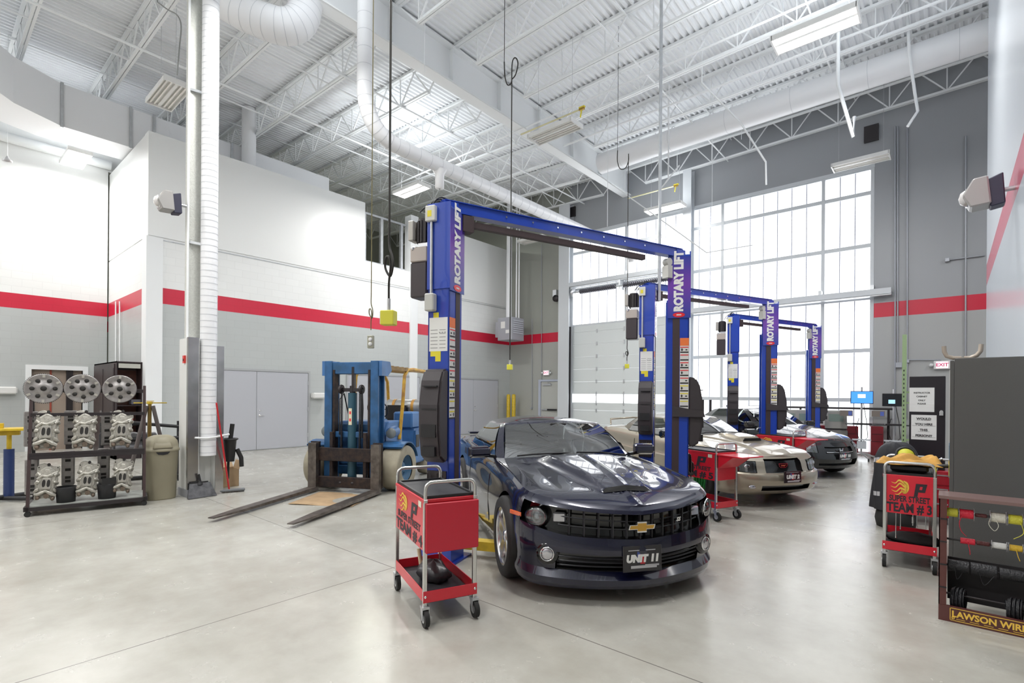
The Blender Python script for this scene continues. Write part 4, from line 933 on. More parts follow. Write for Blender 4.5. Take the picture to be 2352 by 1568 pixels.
    for i, sgm in enumerate(seg):
        if sgm[0] != 'glass': continue
        both = i == 0 or i == len(seg) - 1
        if both:
            m_ = MB()
            for sgn in (1, -1): m_.grid(lambda u, v: (lambda p: (p.x, sgn * p.y, p.z))(c_curve(g, i, u, lerp(0, .95, v), gp(i, u, lerp(0, .95, v)))), 12, 8)
            m_.build(names[gi], cglass, root, weld=True)
        else:
            for sgn in (1, -1):
                m_ = MB(); m_.grid(lambda u, v: (lambda p: (p.x, sgn * p.y, p.z))(c_curve(g, i, u, lerp(0, .95, v), gp(i, u, lerp(0, .95, v)))), 10, 8); m_.build(names[gi], cglass, root, weld=True)
                m_ = MB(); m_.tube([(lambda p: (p.x, sgn * (p.y + .004), p.z))(c_curve(g, i, u_, v_, gp(i, u_, v_))) for u_, v_ in [(0, .0), (.5, .0), (1, .0)]], .008, 6); m_.build('window_trim', gloss_black, root)
        gi += 1
    # cabin
    xb0, xb1, yb, zb_ = g['cab']
    m_ = MB(); m_.box(xb1, xb0, -yb, yb, zb_ + .015, zb_ + .03); cab = m_.build('cabin_floor', cabin, root)
    m_ = MB(); m_.prism([(xb0 + .12, zb_ + .02), (xb0 - .3, zb_ + .035), (xb0 - .42, zb_ + .02), (xb0 - .42, zb_ - .02)], -yb + .05, yb - .05, 'y'); m_.build('dashboard', cabin, root)
    for sx_, sy_ in ((xb0 - 1.05, .36), (xb0 - 1.05, -.36)):
        m_ = MB(); m_.box(sx_ - .14, sx_, sy_ - .24, sy_ + .24, zb_, zb_ + .13); m_.box(sx_ - .16, sx_ - .04, sy_ - .12, sy_ + .12, zb_ + .1, zb_ + .27); m_.build('seat', cabin2, root, bevel=.03, seg=2)
    m_ = MB(); n = 24; cx_, cy_, cz_ = xb0 - .5, .36, zb_ + .03
    ring = [(cx_ + math.sin(2 * PI * a / n) * .07, cy_ + .17 * math.cos(2 * PI * a / n), cz_ + .17 * math.sin(2 * PI * a / n) * .9) for a in range(n + 1)]
    m_.tube(ring, .014, 6, caps=False); m_.bar((cx_, cy_ - .16, cz_), (cx_, cy_ + .16, cz_), .03, .02); m_.build('steering_wheel', black, root)
    tw = g['seg'][0]; rmz = tw[3][2] - .05
    m_ = MB(); m_.cbox(tw[3][0] + .06, 0, rmz, .03, .2, .05); m_.build('rear_view_mirror', black, root, bevel=.01)
    return c, root, body
def c_curve(g, i, u, v, p):
    """bow the windscreen and rear window in plan"""
    seg = g['seg']
    if i == 0:
        b = lerp(g['bowf'][0], g['bowf'][1], v); p = p.copy(); p.x += b * (1 - u * u) - b * (1 - u)
    if i == len(seg) - 1:
        b = lerp(g['bowr'][0], g['bowr'][1], v); uu = 1 - u; p = p.copy(); p.x -= b * (1 - uu * uu) - b * (1 - uu)
    return p
def gh_segments(wb, wc, wtc, wtk, sb, st_, rb, rt_, rbc, rtc):
    """windscreen, pillar, side glass, pillar, rear glass (base and top corner points)"""
    return [('glass', wb, wc, wtc, wtk, (1, 0, .4)), ('body', wc, sb[0], wtk, st_[0], (.5, .5, 0)), ('glass', sb[0], sb[1], st_[0], st_[1], (0, 1, .1)), ('body', sb[1], rb, st_[1], rt_, (-.3, .7, 0)), ('glass', rb, rbc, rt_, rtc, (-1, 0, .4))]
def seam(c, root, pts, sgn, name='door_seam'):
    m = MB(); m.tube([(lambda p: (p.x, sgn * (p.y + .0015), p.z))(c.band(q_, t)) for q_, t in pts], .0045, 5); m.build(name, gloss_black, root)
def qside(P, x): return 1 + (x - P['xa']) / (P['xb'] - P['xa'])
def plate(root, x, z, num, W=.32, Hh=.17, y=0, tilt=0, rz=0):
    m = MB(); m.box(-.008, .004, -W / 2, W / 2, -Hh / 2, Hh / 2); p = m.build('unit_plate', unitp, root, loc=(x, y, z), rot=(0, tilt, rz), bevel=.003)
    text('UNIT ' + num, .073, paper, p, frame((.006, 0, .0), (0, 1, 0), (0, 0, 1)), bold=.0058, shear=.14, sx=1.0, space=1.06)
    m = MB(); m.box(.004, .0055, -.1, .12, -.073, -.052); m.box(.004, .0055, .02, .14, -.058, -.046); m.box(.004, .0055, -.12, .11, .062, .068); m.build('plate_print', mat('plate grey print', (.5, .5, .52), .4), p)
    m = MB(); m.box(.004, .005, -.02, .02, -.04, .05); m.mi = 1; m.box(.004, .005, -.045, -.02, -.03, .055); m.build('plate_badge', [mat('plate badge red', (.5, .02, .03), .4), mat('plate badge blue', (.05, .08, .3), .4)], p)
    return p
def mirror(root, P, x, y, z, sgn, paint_):
    m = MB(); m.T = Matrix.Scale(sgn, 4, (0, 1, 0)); m.prism([(.075, -.03), (.055, .055), (-.02, .075), (-.055, .06), (-.055, -.05), (.0, -.06)], -.11, .12, 'y'); m.T = Matrix(); o = m.build('door_mirror', paint_, root, bevel=.022, seg=3, loc=(x, sgn * (y + .12), z + .02), rot=(0, 0, sgn * -.15))
    m = MB(); m.bar((x + .02, sgn * (y - .06), z - .03), (x, sgn * (y + .08), z - .01), .07, .03); m.build('mirror_arm', gloss_black, o).matrix_parent_inverse = Matrix()
    o.children[0].location = -Vector(o.location); o.children[0].location = (0, 0, 0); o.children[0].data.transform(Matrix.Translation(-Vector(o.location)))
    return o
def wiper(root, c, pts):
    m = MB(); m.tube(pts, .01, 6); m.build('wiper', black, root)

# ---------------- dark blue sports car
def camaro_bulge(x, y, r):
    ay = abs(y); h = 0
    wd = lerp(.235, .40, sstep((2.1 - x) / 1.3))
    if .75 < x: h += .05 * min(1, max(0, (wd - ay) / .045)) * (1 if x < 2.085 else max(0, 1 - (x - 2.085) / .02)) * min(1, max(0, (2.6 - x) / .8)) * (1 if x > 1.05 else sstep((x - .75) / .3))
    if .9 < x < 2.1: h -= .028 * min(1, max(0, (ay - wd) / .05)) * min(1, max(0, (.70 - ay) / .16)) * sstep((2.12 - x) / .4)
    if x > .75: h += .012 * max(0, 1 - ay / .05)
    return h
navy = mat('dark navy car paint', (.004, .005, .026), .25, .2, coat=1, coat_rough=.02)
CAM = dict(paint=navy, xa=1.72, xb=-1.85, ex=.68, exr=.5, nq=40, vee=.09, tw=lambda q, t: t + .055 * sstep((q - .4) / .35) * sstep((1.25 - q) / .2) * max(0, 1 - abs(t - .62) / .16),
    xf=[(0, 2.36), (.10, 2.40), (.2, 2.33), (.45, 2.40), (.58, 2.39), (.8, 2.37), (.93, 2.385), (1, 2.34)], xr=[(0, -2.3), (.5, -2.42), (1, -2.36)],
    W=[(1.72, .915), (1.5, .955), (1.2, .955), (.6, .925), (0, .915), (-.6, .94), (-1.3, .965), (-1.85, .92)], k=[(0, .975), (.1, 1.0), (.2, .985), (.5, 1), (.75, .985), (.92, .95), (1, .90)],
    zb=[(-2.4, .24), (-1.8, .2), (0, .17), (1.8, .16), (2.1, .12), (2.36, .125)], zs=[(-2.36, .95), (-1.9, 1.0), (-1.3, 1.01), (-.6, .975), (.2, .955), (.8, .94), (1.3, .915), (1.72, .875), (2.05, .83), (2.34, .765)],
    zc=[(-2.36, .99), (-1.7, 1.04), (0, .99), (.9, .99), (1.3, .96), (1.75, .905), (2.1, .845), (2.34, .775)], bulge=camaro_bulge,
    ts=[0, .05, .055, .12, .2, .26, .34, .42, .48, .485, .56, .62, .66, .72, .8, .86, .92, .96, .965, 1], rec=[(0, .50, .2, .42, .05, 1), (0, .84, .62, .92, .09, 1)],
    wheels=(1.5, -1.38), rw=.362, rim=.262, track=.945, spokes=5, sw=(.03, .055), glass_names=['windscreen', 'side_window', 'rear_window'],
    gh=dict(seg=gh_segments((.94, 0, .985), (.62, .72, .955), (.22, 0, 1.345), (.04, .595, 1.305), [(.50, .80, .95), (-1.0, .83, .985)], [(-.04, .63, 1.295), (-.72, .61, 1.30)], (-1.45, .66, 1.0), (-.98, .53, 1.30), (-1.72, 0, 1.03), (-1.08, 0, 1.34)),
            bowf=(.0, .0), bowr=(.0, .0), puff=.03, roof=[(-1.1, 1.34), (-.6, 1.375), (-.2, 1.375), (.24, 1.348)], cab=(.62, -1.3, .66, .78)))
CL = (-3.75, 5.12); CR = math.radians(-36.2)
c, car, body = build_car('sports_car', 'dark navy blue sports coupe in front, unit 11, under the nearest lift', CAM, CL, CR)
# grille bars
m = MB()
for k in range(-5, 6):
    y = k * .108; q_ = 2 / PI * math.asin(min(1, abs(y) / (c.W(1.72) * .97)))
    a = c.band(q_, .62); b_ = c.band(q_, .915); m.bar((a.x - .04, y, a.z), (b_.x - .04, y, b_.z), .008, .03, (1, 0, 0))
for t in (.72, .82): m.tube([(c.band(q_, t).x - .035, s_ * c.band(q_, t).y, c.band(q_, t).z) for s_, q_ in [(-1, .48 - i * .04) for i in range(12)] + [(1, i * .04) for i in range(13)]], .006, 5)
m.build('grille', mat('grille plastic', (.035, .035, .04), .3), car)
m = MB()
for t in (.25, .31, .37): m.tube([(c.band(q_, t).x - .02, s_ * c.band(q_, t).y, c.band(q_, t).z) for s_, q_ in [(-1, .48 - i * .04) for i in range(12)] + [(1, i * .04) for i in range(13)]], .007, 5)
m.build('lower_grille', mat('grille plastic', (.035, .035, .04), .3), car)
for s_ in (-1, 1):
    p = c.band(.635, .77); yaw = s_ * .62
    m = MB(); m.lathe([(0, .0), (.04, .004), (.075, .03), (.082, .06)], 24, 'x', (0, 0, 0)); hl = m.build('headlamp', lampg, car, loc=(p.x - .075, s_ * p.y * .985, p.z), rot=(0, 0, yaw))
    m = MB(); m.sphere((0.03, 0, 0), .042, 16); m.build('projector_lens', lensg, hl)
    m = MB(); m.lathe([(.082, .05), (.09, .06), (.086, .072)], 24, 'x', (0, 0, 0)); m.build('halo_ring', chrome, hl)
    m = MB(); m.sphere((.055, 0, 0), .085, 18, .3, 1.15, .95); m.build('headlamp_lens', lensg, hl)
    p2 = c.band(.47, .80); m = MB(); m.box(-.02, .02, -.05, .05, -.04, .04); m.build('turn_lamp', lampg, car, loc=(p2.x - .05, s_ * p2.y, p2.z), rot=(0, 0, s_ * .3), bevel=.01)
    p3 = c.band(.5, .42); m = MB(); m.lathe([(0, .02), (.035, .026), (.05, .012)], 22, 'x', (0, 0, 0)); fo = m.build('fog_lamp', lampg, car, loc=(p3.x - .005, s_ * p3.y, .375), rot=(0, 0, s_ * .42))
    fo.location = (c.band(.56, .4).x - .012, s_ * c.band(.56, .4).y, .385)
    m = MB(); m.lathe([(.05, .022), (.054, .028), (.058, .02)], 22, 'x', (0, 0, 0)); m.build('chrome_ring', chrome, fo)
    m = MB(); m.lathe([(.056, .012), (.085, .014), (.095, -.02)], 22, 'x', (0, 0, 0)); m.build('fog_surround', gloss_black, fo)
    pm = c.band(1.05 - .12, .68); m = MB(); m.box(-.075, .075, -.006, .006, -.018, .018); m.build('side_marker', amber, car, loc=(pm.x + .02, s_ * (pm.y + .003), pm.z), rot=(0, 0, -s_ * .42), bevel=.004)
    seam(c, car, [(qside(CAM, .68), t) for t in (.03, .2, .4, .6, .8, .97)], s_); seam(c, car, [(qside(CAM, -.62), t) for t in (.03, .2, .4, .6, .8, .97)], s_)
    m = MB(); m.tube([(x, s_ * (c.wt(x) - .012), c.zT(x, c.wt(x) - .012) + .001) for x in [.75 + i * .06 for i in range(17)]], .0045, 5); m.build('bonnet_seam', gloss_black, car)
    mirror(car, CAM, .52, .86, .995, s_, navy)
# chrome-edged gold cross badge
p = c.band(0, .77); m = MB(); pts_ = [(-.105, -.01), (-.045, -.026), (-.045, -.042), (.045, -.042), (.045, -.018), (.105, -.018), (.095, .018), (.045, .018), (.045, .042), (-.045, .042), (-.045, .02), (-.09, .02)]
pts_ = [(-.115, -.018), (-.04, -.018), (-.04, -.042), (.04, -.042), (.04, -.018), (.105, -.018), (.115, .018), (.04, .018), (.04, .042), (-.04, .042), (-.04, .018), (-.105, .018)]
m.prism(pts_, 0, .012, 'x'); bd = m.build('badge', chrome, car, loc=(p.x + .002, 0, p.z))
m = MB(); m.prism([(a * .9, b_ * .72) for a, b_ in pts_], .012, .016, 'x'); m.build('badge_gold', mat('gold', (.62, .36, .07), .25, .6), bd)
text('SS', .045, paper, car, frame((c.band(.27, .77).x + .0, c.band(.27, .77).y, c.band(.27, .77).z + .01), (-.25, 1, 0), (0, 0, 1)), bold=.002, shear=.3, name='grille_badge')
sl = MB()
sl.add([(2.088, -.205, c.zT(2.108, .2) + .002), (2.088, .205, c.zT(2.108, .2) + .002), (2.084, .19, c.zT(2.08, .18) - .004), (2.084, -.19, c.zT(2.08, .18) - .004), (2.115, -.215, c.zT(2.115, .2) + .003), (2.115, .215, c.zT(2.115, .2) + .003), (2.117, 0, c.zT(2.115, 0) + .004), (2.084, 0, c.zT(2.08, 0) + .004)], [(4, 6, 7, 3), (6, 5, 2, 7)], False)
sl.build('bonnet_vent', mat('vent black', (.004, .004, .004), .7), car)
plate(car, c.band(0, .32).x + .03, .375, '11', .33, .2, y=.0, tilt=-.05)
for a, b_ in (((.80, .62), (.86, .02)), ((.86, .05), (.70, -.60))):
    pts = [Vector((lerp(a[0], b_[0], f), lerp(a[1], b_[1], f), 0)) for f in (0, .25, .5, .75, 1)]
    wiper(car, c, [(p_.x, p_.y, c.zT(p_.x, p_.y) + .022 + .01 * math.sin(PI * f)) for p_, f in zip(pts, (0, .25, .5, .75, 1))])
m = MB(); m.box(-2.28, -2.1, -.7, .7, 1.02, 1.05); m.build('spoiler', navy, car, bevel=.01)

# ---------------- beige car
def must_bulge(x, y, r):
    h = 0; ay = abs(y)
    if .7 < x < 2.1: h += .03 * sstep((lerp(.30, .5, (2.1 - x) / 1.4) - ay) / .06) * sstep((2.1 - x) / .3)
    if .95 < x < 1.62: h += .055 * sstep((.21 - ay) / .035) * sstep((x - .8) / .35) * (1 if x < 1.52 else 0)
    return h
beigep = mat('beige metallic car paint', (.37, .325, .25), .3, .55, coat=1, coat_rough=.03)
MUS = dict(paint=beigep, xa=1.68, xb=-1.8, ex=.6, exr=.5, nq=26,
    xf=[(0, 2.12), (.1, 2.22), (.25, 2.26), (.45, 2.29), (.56, 2.27), (.6, 2.21), (.9, 2.15), (1, 2.08)], xr=[(0, -2.25), (.5, -2.32), (1, -2.26)],
    W=[(1.68, .87), (1.3, .915), (.7, .895), (0, .885), (-.6, .9), (-1.3, .925), (-1.8, .87)], k=[(0, .95), (.1, .98), (.3, 1), (.56, 1), (.62, .975), (.85, .965), (1, .9)],
    zb=[(-2.3, .26), (0, .2), (1.7, .2), (2.1, .19)], zs=[(-2.26, .93), (-1.7, .97), (-.9, .95), (0, .915), (.8, .885), (1.3, .86), (1.68, .815), (2.08, .735)],
    zc=[(-2.26, .98), (-1.5, 1.02), (0, .97), (.85, .965), (1.3, .93), (1.7, .87), (2.08, .765)], bulge=must_bulge,
    ts=[0, .06, .13, .2, .27, .34, .41, .5, .56, .6, .66, .74, .82, .9, .96, 1], rec=[(0, .265, .6, .97, .05, 1), (0, .34, .13, .27, .05, 1), (.385, .80, .6, .9, .02, 1)],
    wheels=(1.33, -1.25), rw=.322, rim=.215, track=.905, spokes=5, sw=(.03, .05), glass_names=['windscreen', 'side_window', 'rear_window'],
    gh=dict(seg=gh_segments((.86, 0, .965), (.58, .68, .93), (.14, 0, 1.28), (-.0, .55, 1.245), [(.46, .76, .925), (-.95, .79, .955)], [(-.08, .585, 1.24), (-.8, .565, 1.235)], (-1.42, .62, .98), (-.98, .48, 1.24), (-1.7, 0, 1.01), (-1.05, 0, 1.275)),
            bowf=(0, 0), bowr=(0, 0), puff=.03, roof=[(-1.1, 1.275), (-.6, 1.305), (-.2, 1.305), (.2, 1.28)], cab=(.56, -1.2, .62, .76)))
c, car, body = build_car('coupe', 'beige coupe with a bonnet scoop, unit 2, under the middle lift', MUS, (-3.72, 9.6), math.radians(-31.5))
for s_ in (-1, 1):
    m = MB(); rows_ = [[c.band(q_, t) for t in (.62, .7, .8, .88)] for q_ in [.40 + i * .04 for i in range(10)]]
    vs = [(p.x - .0 + .012, s_ * p.y, p.z) for r in rows_ for p in r]; m.add(vs, [(i * 4 + j, i * 4 + 4 + j, i * 4 + 5 + j, i * 4 + 1 + j) for i in range(9) for j in range(3)], True); hl = m.build('headlamp', lensg, car)
    m = MB(); p = c.band(.66, .75); m.sphere((p.x - .02, s_ * p.y * .985, p.z), .055, 14, .5, 1.2, .8); p = c.band(.5, .75); m.sphere((p.x - .02, s_ * p.y, p.z), .05, 14, .5, 1.2, .7); split_parts(m, 'lamp_bowl', lampg, hl)
    p = c.band(.46, .22); m = MB(); m.sphere((p.x + .0, s_ * p.y, p.z + .01), .06, 14, .3, 1.4, .5); m.build('fog_lamp', lampg, car)
    seam(c, car, [(qside(MUS, .62), t) for t in (.03, .3, .6, .8, .97)], s_); seam(c, car, [(qside(MUS, -.65), t) for t in (.03, .3, .6, .8, .97)], s_)
    m = MB(); m.tube([(x, s_ * (c.wt(x) - .012), c.zT(x, c.wt(x) - .012) + .001) for x in [.7 + i * .06 for i in range(18)]], .004, 5); m.build('bonnet_seam', gloss_black, car)
    mirror(car, MUS, .5, .8, .955, s_, gloss_black)
p = c.band(0, .78); m = MB(); ov = [(-.085, .032), (.085, .032), (.075, -.012), (.045, -.034), (-.045, -.034), (-.075, -.012)]
m.prism([(a * 1.0, b_) for a, b_ in ov], 0, .008, 'x'); bd = m.build('badge', chrome, car, loc=(p.x - .035, 0, p.z))
m = MB(); m.prism([(a * .9, b_ * .82) for a, b_ in ov], .008, .010, 'x'); m.build('badge_field', gloss_black, bd)
m = MB(); m.prism([(a * .6, b_ * .62) for a, b_ in [(-.08, .005), (-.05, .016), (-.02, .01), (.02, .014), (.05, .01), (.085, .02), (.06, .0), (.03, -.004), (.02, -.03), (.0, -.006), (-.03, -.008), (-.055, -.026), (-.05, -.004)]], .010, .013, 'x'); m.build('badge_horse', mat('badge copper', (.75, .22, .12), .3, .5), bd)
sc_ = MB(); sc_.prism([(-.185, 0), (.185, 0), (.15, .045), (-.15, .045)], 0, .012, 'x'); sc_.build('bonnet_scoop', mat('vent black', (.004, .004, .004), .7), car, loc=(1.522, 0, c.zT(1.55, 0) + .004))
plate(car, c.band(0, .42).x + .03, .47, '2', .32, .17, tilt=-.03)
for a, b_ in (((.74, .58), (.80, .0)), ((.80, .04), (.66, -.56))):
    wiper(car, c, [(lerp(a[0], b_[0], f), lerp(a[1], b_[1], f), c.zT(lerp(a[0], b_[0], f), lerp(a[1], b_[1], f)) + .025) for f in (0, .25, .5, .75, 1)])
m = MB(); m.tube([(-2.0, -.62, 1.0), (-2.05, -.6, 1.12), (-2.1, 0, 1.15), (-2.05, .6, 1.12), (-2.0, .62, 1.0)], .022, 6); m.build('spoiler', beigep, car)

# ---------------- black compact car
def civ_bulge(x, y, r): return .012 * sstep((.35 - abs(y)) / .08) if .9 < x < 2.0 else 0
blackp = mat('black car paint', (.010, .010, .012), .25, .2, coat=1, coat_rough=.02)
CIV = dict(paint=blackp, xa=1.5, xb=-1.8, ex=.72, exr=.5, nq=24,
    xf=[(0, 2.08), (.15, 2.16), (.4, 2.2), (.58, 2.17), (.8, 2.12), (1, 2.04)], xr=[(0, -2.1), (.5, -2.2), (1, -2.12)],
    W=[(1.5, .83), (1.1, .86), (0, .86), (-1.2, .865), (-1.8, .81)], k=[(0, .95), (.2, .985), (.5, 1), (.8, .98), (1, .9)],
    zb=[(-2.1, .26), (0, .2), (2.0, .2)], zs=[(-2.12, .98), (-1.6, 1.02), (0, .985), (.8, .945), (1.2, .90), (1.6, .83), (2.04, .72)],
    zc=[(-2.12, 1.02), (-1.5, 1.06), (0, 1.05), (1.0, 1.03), (1.4, .965), (1.75, .87), (2.04, .76)], bulge=civ_bulge,
    ts=[0, .07, .14, .22, .3, .38, .46, .54, .6, .68, .76, .84, .9, .96, 1], rec=[(0, .42, .14, .38, .05, 1), (0, .30, .6, .84, .04, 1), (.42, .86, .6, .96, .015, 1)],
    wheels=(1.35, -1.27), rw=.31, rim=.2, track=.85, spokes=8, sw=(.018, .025), glass_names=['windscreen', 'side_window', 'rear_window'],
    gh=dict(seg=gh_segments((1.12, 0, 1.02), (.76, .64, .98), (.30, 0, 1.39), (.14, .5, 1.36), [(.62, .72, .98), (-.95, .74, 1.01)], [(.06, .54, 1.355), (-.75, .53, 1.345)], (-1.4, .6, 1.03), (-.98, .46, 1.33), (-1.66, 0, 1.05), (-1.06, 0, 1.37)),
            bowf=(0, 0), bowr=(0, 0), puff=.035, roof=[(-1.1, 1.37), (-.5, 1.415), (.0, 1.415), (.34, 1.39)], cab=(.74, -1.2, .6, .82)))
c, car, body = build_car('compact_car', 'small black car, unit 10, under the farthest lift', CIV, (-3.49, 13.25), math.radians(-31))
for s_ in (-1, 1):
    m = MB(); rows_ = [[c.band(q_, t) for t in (.61, .7, .84, .95)] for q_ in [.44 + i * .045 for i in range(10)]]
    vs = [(p.x + .012, s_ * p.y, p.z) for r in rows_ for p in r]; m.add(vs, [(i * 4 + j, i * 4 + 4 + j, i * 4 + 5 + j, i * 4 + 1 + j) for i in range(9) for j in range(3)], True); hl = m.build('headlamp', lensg, car)
    m = MB()
    for qq in (.56, .74): p = c.band(qq, .76); m.sphere((p.x - .01, s_ * p.y * .985, p.z), .06, 14, .5, 1.2, .9)
    split_parts(m, 'lamp_bowl', lampg, hl)
    seam(c, car, [(qside(CIV, .7), t) for t in (.03, .3, .6, .8, .97)], s_); seam(c, car, [(qside(CIV, -.5), t) for t in (.03, .3, .6, .8, .97)], s_)
    mirror(car, CIV, .62, .76, 1.0, s_, blackp)
p = c.band(0, .72); m = MB(); m.prism([(-.05, .045), (-.035, .045), (-.022, .008), (.022, .008), (.035, .045), (.05, .045), (.036, -.045), (.018, -.045), (.016, -.012), (-.016, -.012), (-.018, -.045), (-.036, -.045)], 0, .01, 'x'); m.build('badge', chrome, car, loc=(p.x, 0, p.z))
m = MB(); m.tube([(c.band(q_, .64).x + .0, s_ * c.band(q_, .64).y, c.band(q_, .64).z) for s_, q_ in [(-1, .28 - i * .04) for i in range(7)] + [(1, i * .04) for i in range(8)]], .012, 6); m.build('grille_bar', chrome, car)
plate(car, c.band(0, .42).x + .03, .47, '10', .31, .16)
# ============================================================ RED TOOL CARTS
chromet = mat('cart chrome tube', (.66, .66, .64), .22, .85); matblk = mat('cart mat', (.03, .03, .035), .55); flame = mat('flame yellow', (.85, .55, .08), .5); printb = mat('cart print black', (.03, .022, .03), .5)
def make_cart(label, loc, rz, num, face='side', wing='down', mark=None):
    r = thing('tool_cart', label, 'tool cart', loc, rz, 'red tool carts'); hx, hy = .385, .19
    for sx_ in (-1, 1):
        for sy_ in (-1, 1):
            l = MB(); l.box(sx_ * hx - .014, sx_ * hx + .014, sy_ * hy - .014, sy_ * hy + .014, .14, .9); leg = l.build('leg', chromet, r, bevel=.003)
            k = MB(); k.cyl((sx_ * hx + .02, sy_ * hy - .016, .062), (sx_ * hx + .02, sy_ * hy + .016, .062), .06, 20); w_ = k.build('wheel', rubber, r)
            k = MB(); k.cyl((sx_ * hx + .02, sy_ * hy - .019, .062), (sx_ * hx + .02, sy_ * hy + .019, .062), .03, 14); k.build('hub', alu, w_)
            k = MB(); k.box(sx_ * hx - .03, sx_ * hx + .035, sy_ * hy - .026, sy_ * hy + .026, .128, .145)
            for s2 in (-1, 1): k.prism([(sx_ * hx - .02, .13), (sx_ * hx + .03, .13), (sx_ * hx + .03, .05), (sx_ * hx + .01, .05)], sy_ * hy + s2 * .024 - .002, sy_ * hy + s2 * .024 + .002, 'y')
            k.build('caster_fork', galv, r)
    # upper box, tray, handles
    q = MB(); q.box(-hx, hx, -hy - .012, hy + .012, .53, .885); q.box(-hx - .004, hx + .004, -hy - .016, hy + .016, .872, .9); bx = q.build('drawer_box', red, r, bevel=.004)
    q = MB(); q.box(-hx + .02, hx - .02, -hy + .01, hy - .01, .9, .908); q.mi = 1
    for a in ((-hx + .01, hx - .01, -hy - .005, -hy + .015), (-hx + .01, hx - .01, hy - .015, hy + .005), (-hx + .01, -hx + .03, -hy, hy), (hx - .03, hx - .01, -hy, hy)): q.box(*a, .9, .92)
    q.build('top_tray', [matblk, black], r)
    q = MB(); t = .006
    q.box(-hx, hx, -hy - .012, -hy - .012 + t, .17, .25); q.box(-hx, hx, hy + .012 - t, hy + .012, .17, .25); q.box(-hx, -hx + t, -hy, hy, .17, .25); q.box(hx + .012, hx + .018, -hy - .016, hy + .016, .17, .25); q.build('lower_tray', red, r)
    q = MB(); q.box(-hx, hx + .012, -hy, hy, .165, .178); q.build('tray_mat', matblk, r)
    for sx_ in (-1, 1):
        x = sx_ * hx; pts = [(x, -hy, .88)] + arc((x, -hy, .96), (x, -hy, 1.02), (x, -hy + .06, 1.02), 5) + arc((x, hy - .06, 1.02), (x, hy, 1.02), (x, hy, .96), 5) + [(x, hy, .88)]
        MB().tube(pts, .0135, 8).build('handle', chromet, r)
    q = MB()
    for y in (-hy, hy): q.lathe([(0, .004), (.009, .003), (.01, 0)], 10, 'x', (hx + .018, y, .212))
    q.build('screw', chrome, r)
    # hinged side shelf
    q = MB()
    if wing == 'down': q.box(hx + .02, hx + .034, -hy - .005, hy + .02, .52, .875); q.build('side_shelf', mat('side shelf red', (.58, .012, .036), .4, coat=.2), r, bevel=.006)
    elif wing == 'up':
        q.box(hx + .0, hx + .40, -hy - .0, hy + .02, .868, .884); q.prism([(hx + .02, .87), (hx + .26, .87), (hx + .02, .70)], -hy + .01, -hy + .016, 'y'); q.prism([(hx + .02, .87), (hx + .26, .87), (hx + .02, .70)], hy - .0, hy + .006, 'y')
        q.bar((hx + .02, 0, .70), (hx + .24, 0, .862), .36, .006); q.build('side_shelf', red, r, bevel=.003)
    if wing != 'none' :
        q = MB(); q.box(-hx - .034, -hx - .02, -hy, hy, .55, .875); q.build('rear_shelf', red, r, bevel=.004)
    # lettering and emblems
    if face == 'side': F0 = frame((0, -hy - .0135, 0), (1, 0, 0), (0, 0, 1)); S = 1
    else: F0 = frame((hx + .006, 0, 0), (0, 1, 0), (0, 0, 1)); S = .56
    if face == 'end':
        q = MB(); q.box(hx + .0, hx + .005, -hy - .012, hy + .012, .53, .885); q.build('front_panel', red, r)
    def tx(s, size, x, z, bold, sx): return text(s, size, printb, r, F0 @ Matrix.Translation((x, z, 0)), bold=bold, sx=sx * S, ext=.0004)
    tx('SUPER STREET', .072 if face == 'side' else .078, 0, .672, .0025, 1.36 if face == 'side' else 1.12); tx('TEAM # ' + num, .112 if face == 'side' else .118, .0, .585, .0045, 1.5 if face == 'side' else 1.24)
    def flat(pts, m, name, dz=.0005):
        q = MB(); n = len(pts); q.add([tuple(F0 @ Vector((x * S, z, dz))) for x, z in pts], [tuple(range(n))], False); return q.build(name, m, r, fix=False)
    ox = -.13 if face == 'side' else -.1
    Z = .775; q = MB()
    def tongue(pts, w0):
        c_ = crv(pts, 6); n_ = len(c_); L_, R2 = [], []
        for k, p in enumerate(c_):
            d = (c_[min(k + 1, n_ - 1)] - c_[max(k - 1, 0)]).normalized(); nn = Vector((-d.y, d.x, 0)); w_ = w0 * math.sin(PI * min(1, .12 + .88 * (1 - k / (n_ - 1))) ) ** .8 if False else w0 * (1 - k / (n_ - 1)) ** .7
            L_.append(p + nn * w_); R2.append(p - nn * w_)
        vs = [tuple(F0 @ Vector((p.x * S, p.y, .0008))) for p in L_ + R2]; q.add(vs, [(k, k + 1, n_ + k + 1, n_ + k) for k in range(n_ - 1)], False)
    V3 = lambda a, b_: (a, b_, 0)
    for k, (e, m1, m2) in enumerate((((ox - .15, Z + .055), (ox - .04, Z + .075), (ox - .09, Z + .045)), ((ox - .16, Z + .015), (ox - .03, Z + .045), (ox - .09, Z + .005)), ((ox - .15, Z - .02), (ox - .02, Z + .0), (ox - .08, Z - .035)), ((ox - .10, Z - .06), (ox - .0, Z - .03), (ox - .05, Z - .062)))):
        tongue([V3(ox + .07, Z + .02 - .012 * k), V3(ox + .03, Z + .05 - .03 * k), V3(*m1), V3(*m2), V3(*e)], .013)
    tongue([V3(ox + .02, Z + .06), V3(ox + .07, Z + .045), V3(ox + .085, Z), V3(ox + .05, Z - .04), V3(ox - .0, Z - .03), V3(ox - .01, Z + .0)], .016)
    q.build('flame_emblem', flame, r, fix=False)
    px = .09
    flat([(px - .03, Z - .07), (px + .0, Z + .055), (px + .15, Z + .055), (px + .12, Z - .025), (px + .03, Z - .025), (px + .02, Z - .07)], printb, 'letter_emblem')
    flat([(px + .055, Z + .03), (px + .09, Z + .03), (px + .08, Z + .0), (px + .045, Z + .0)], red, 'emblem_gap', .0012)
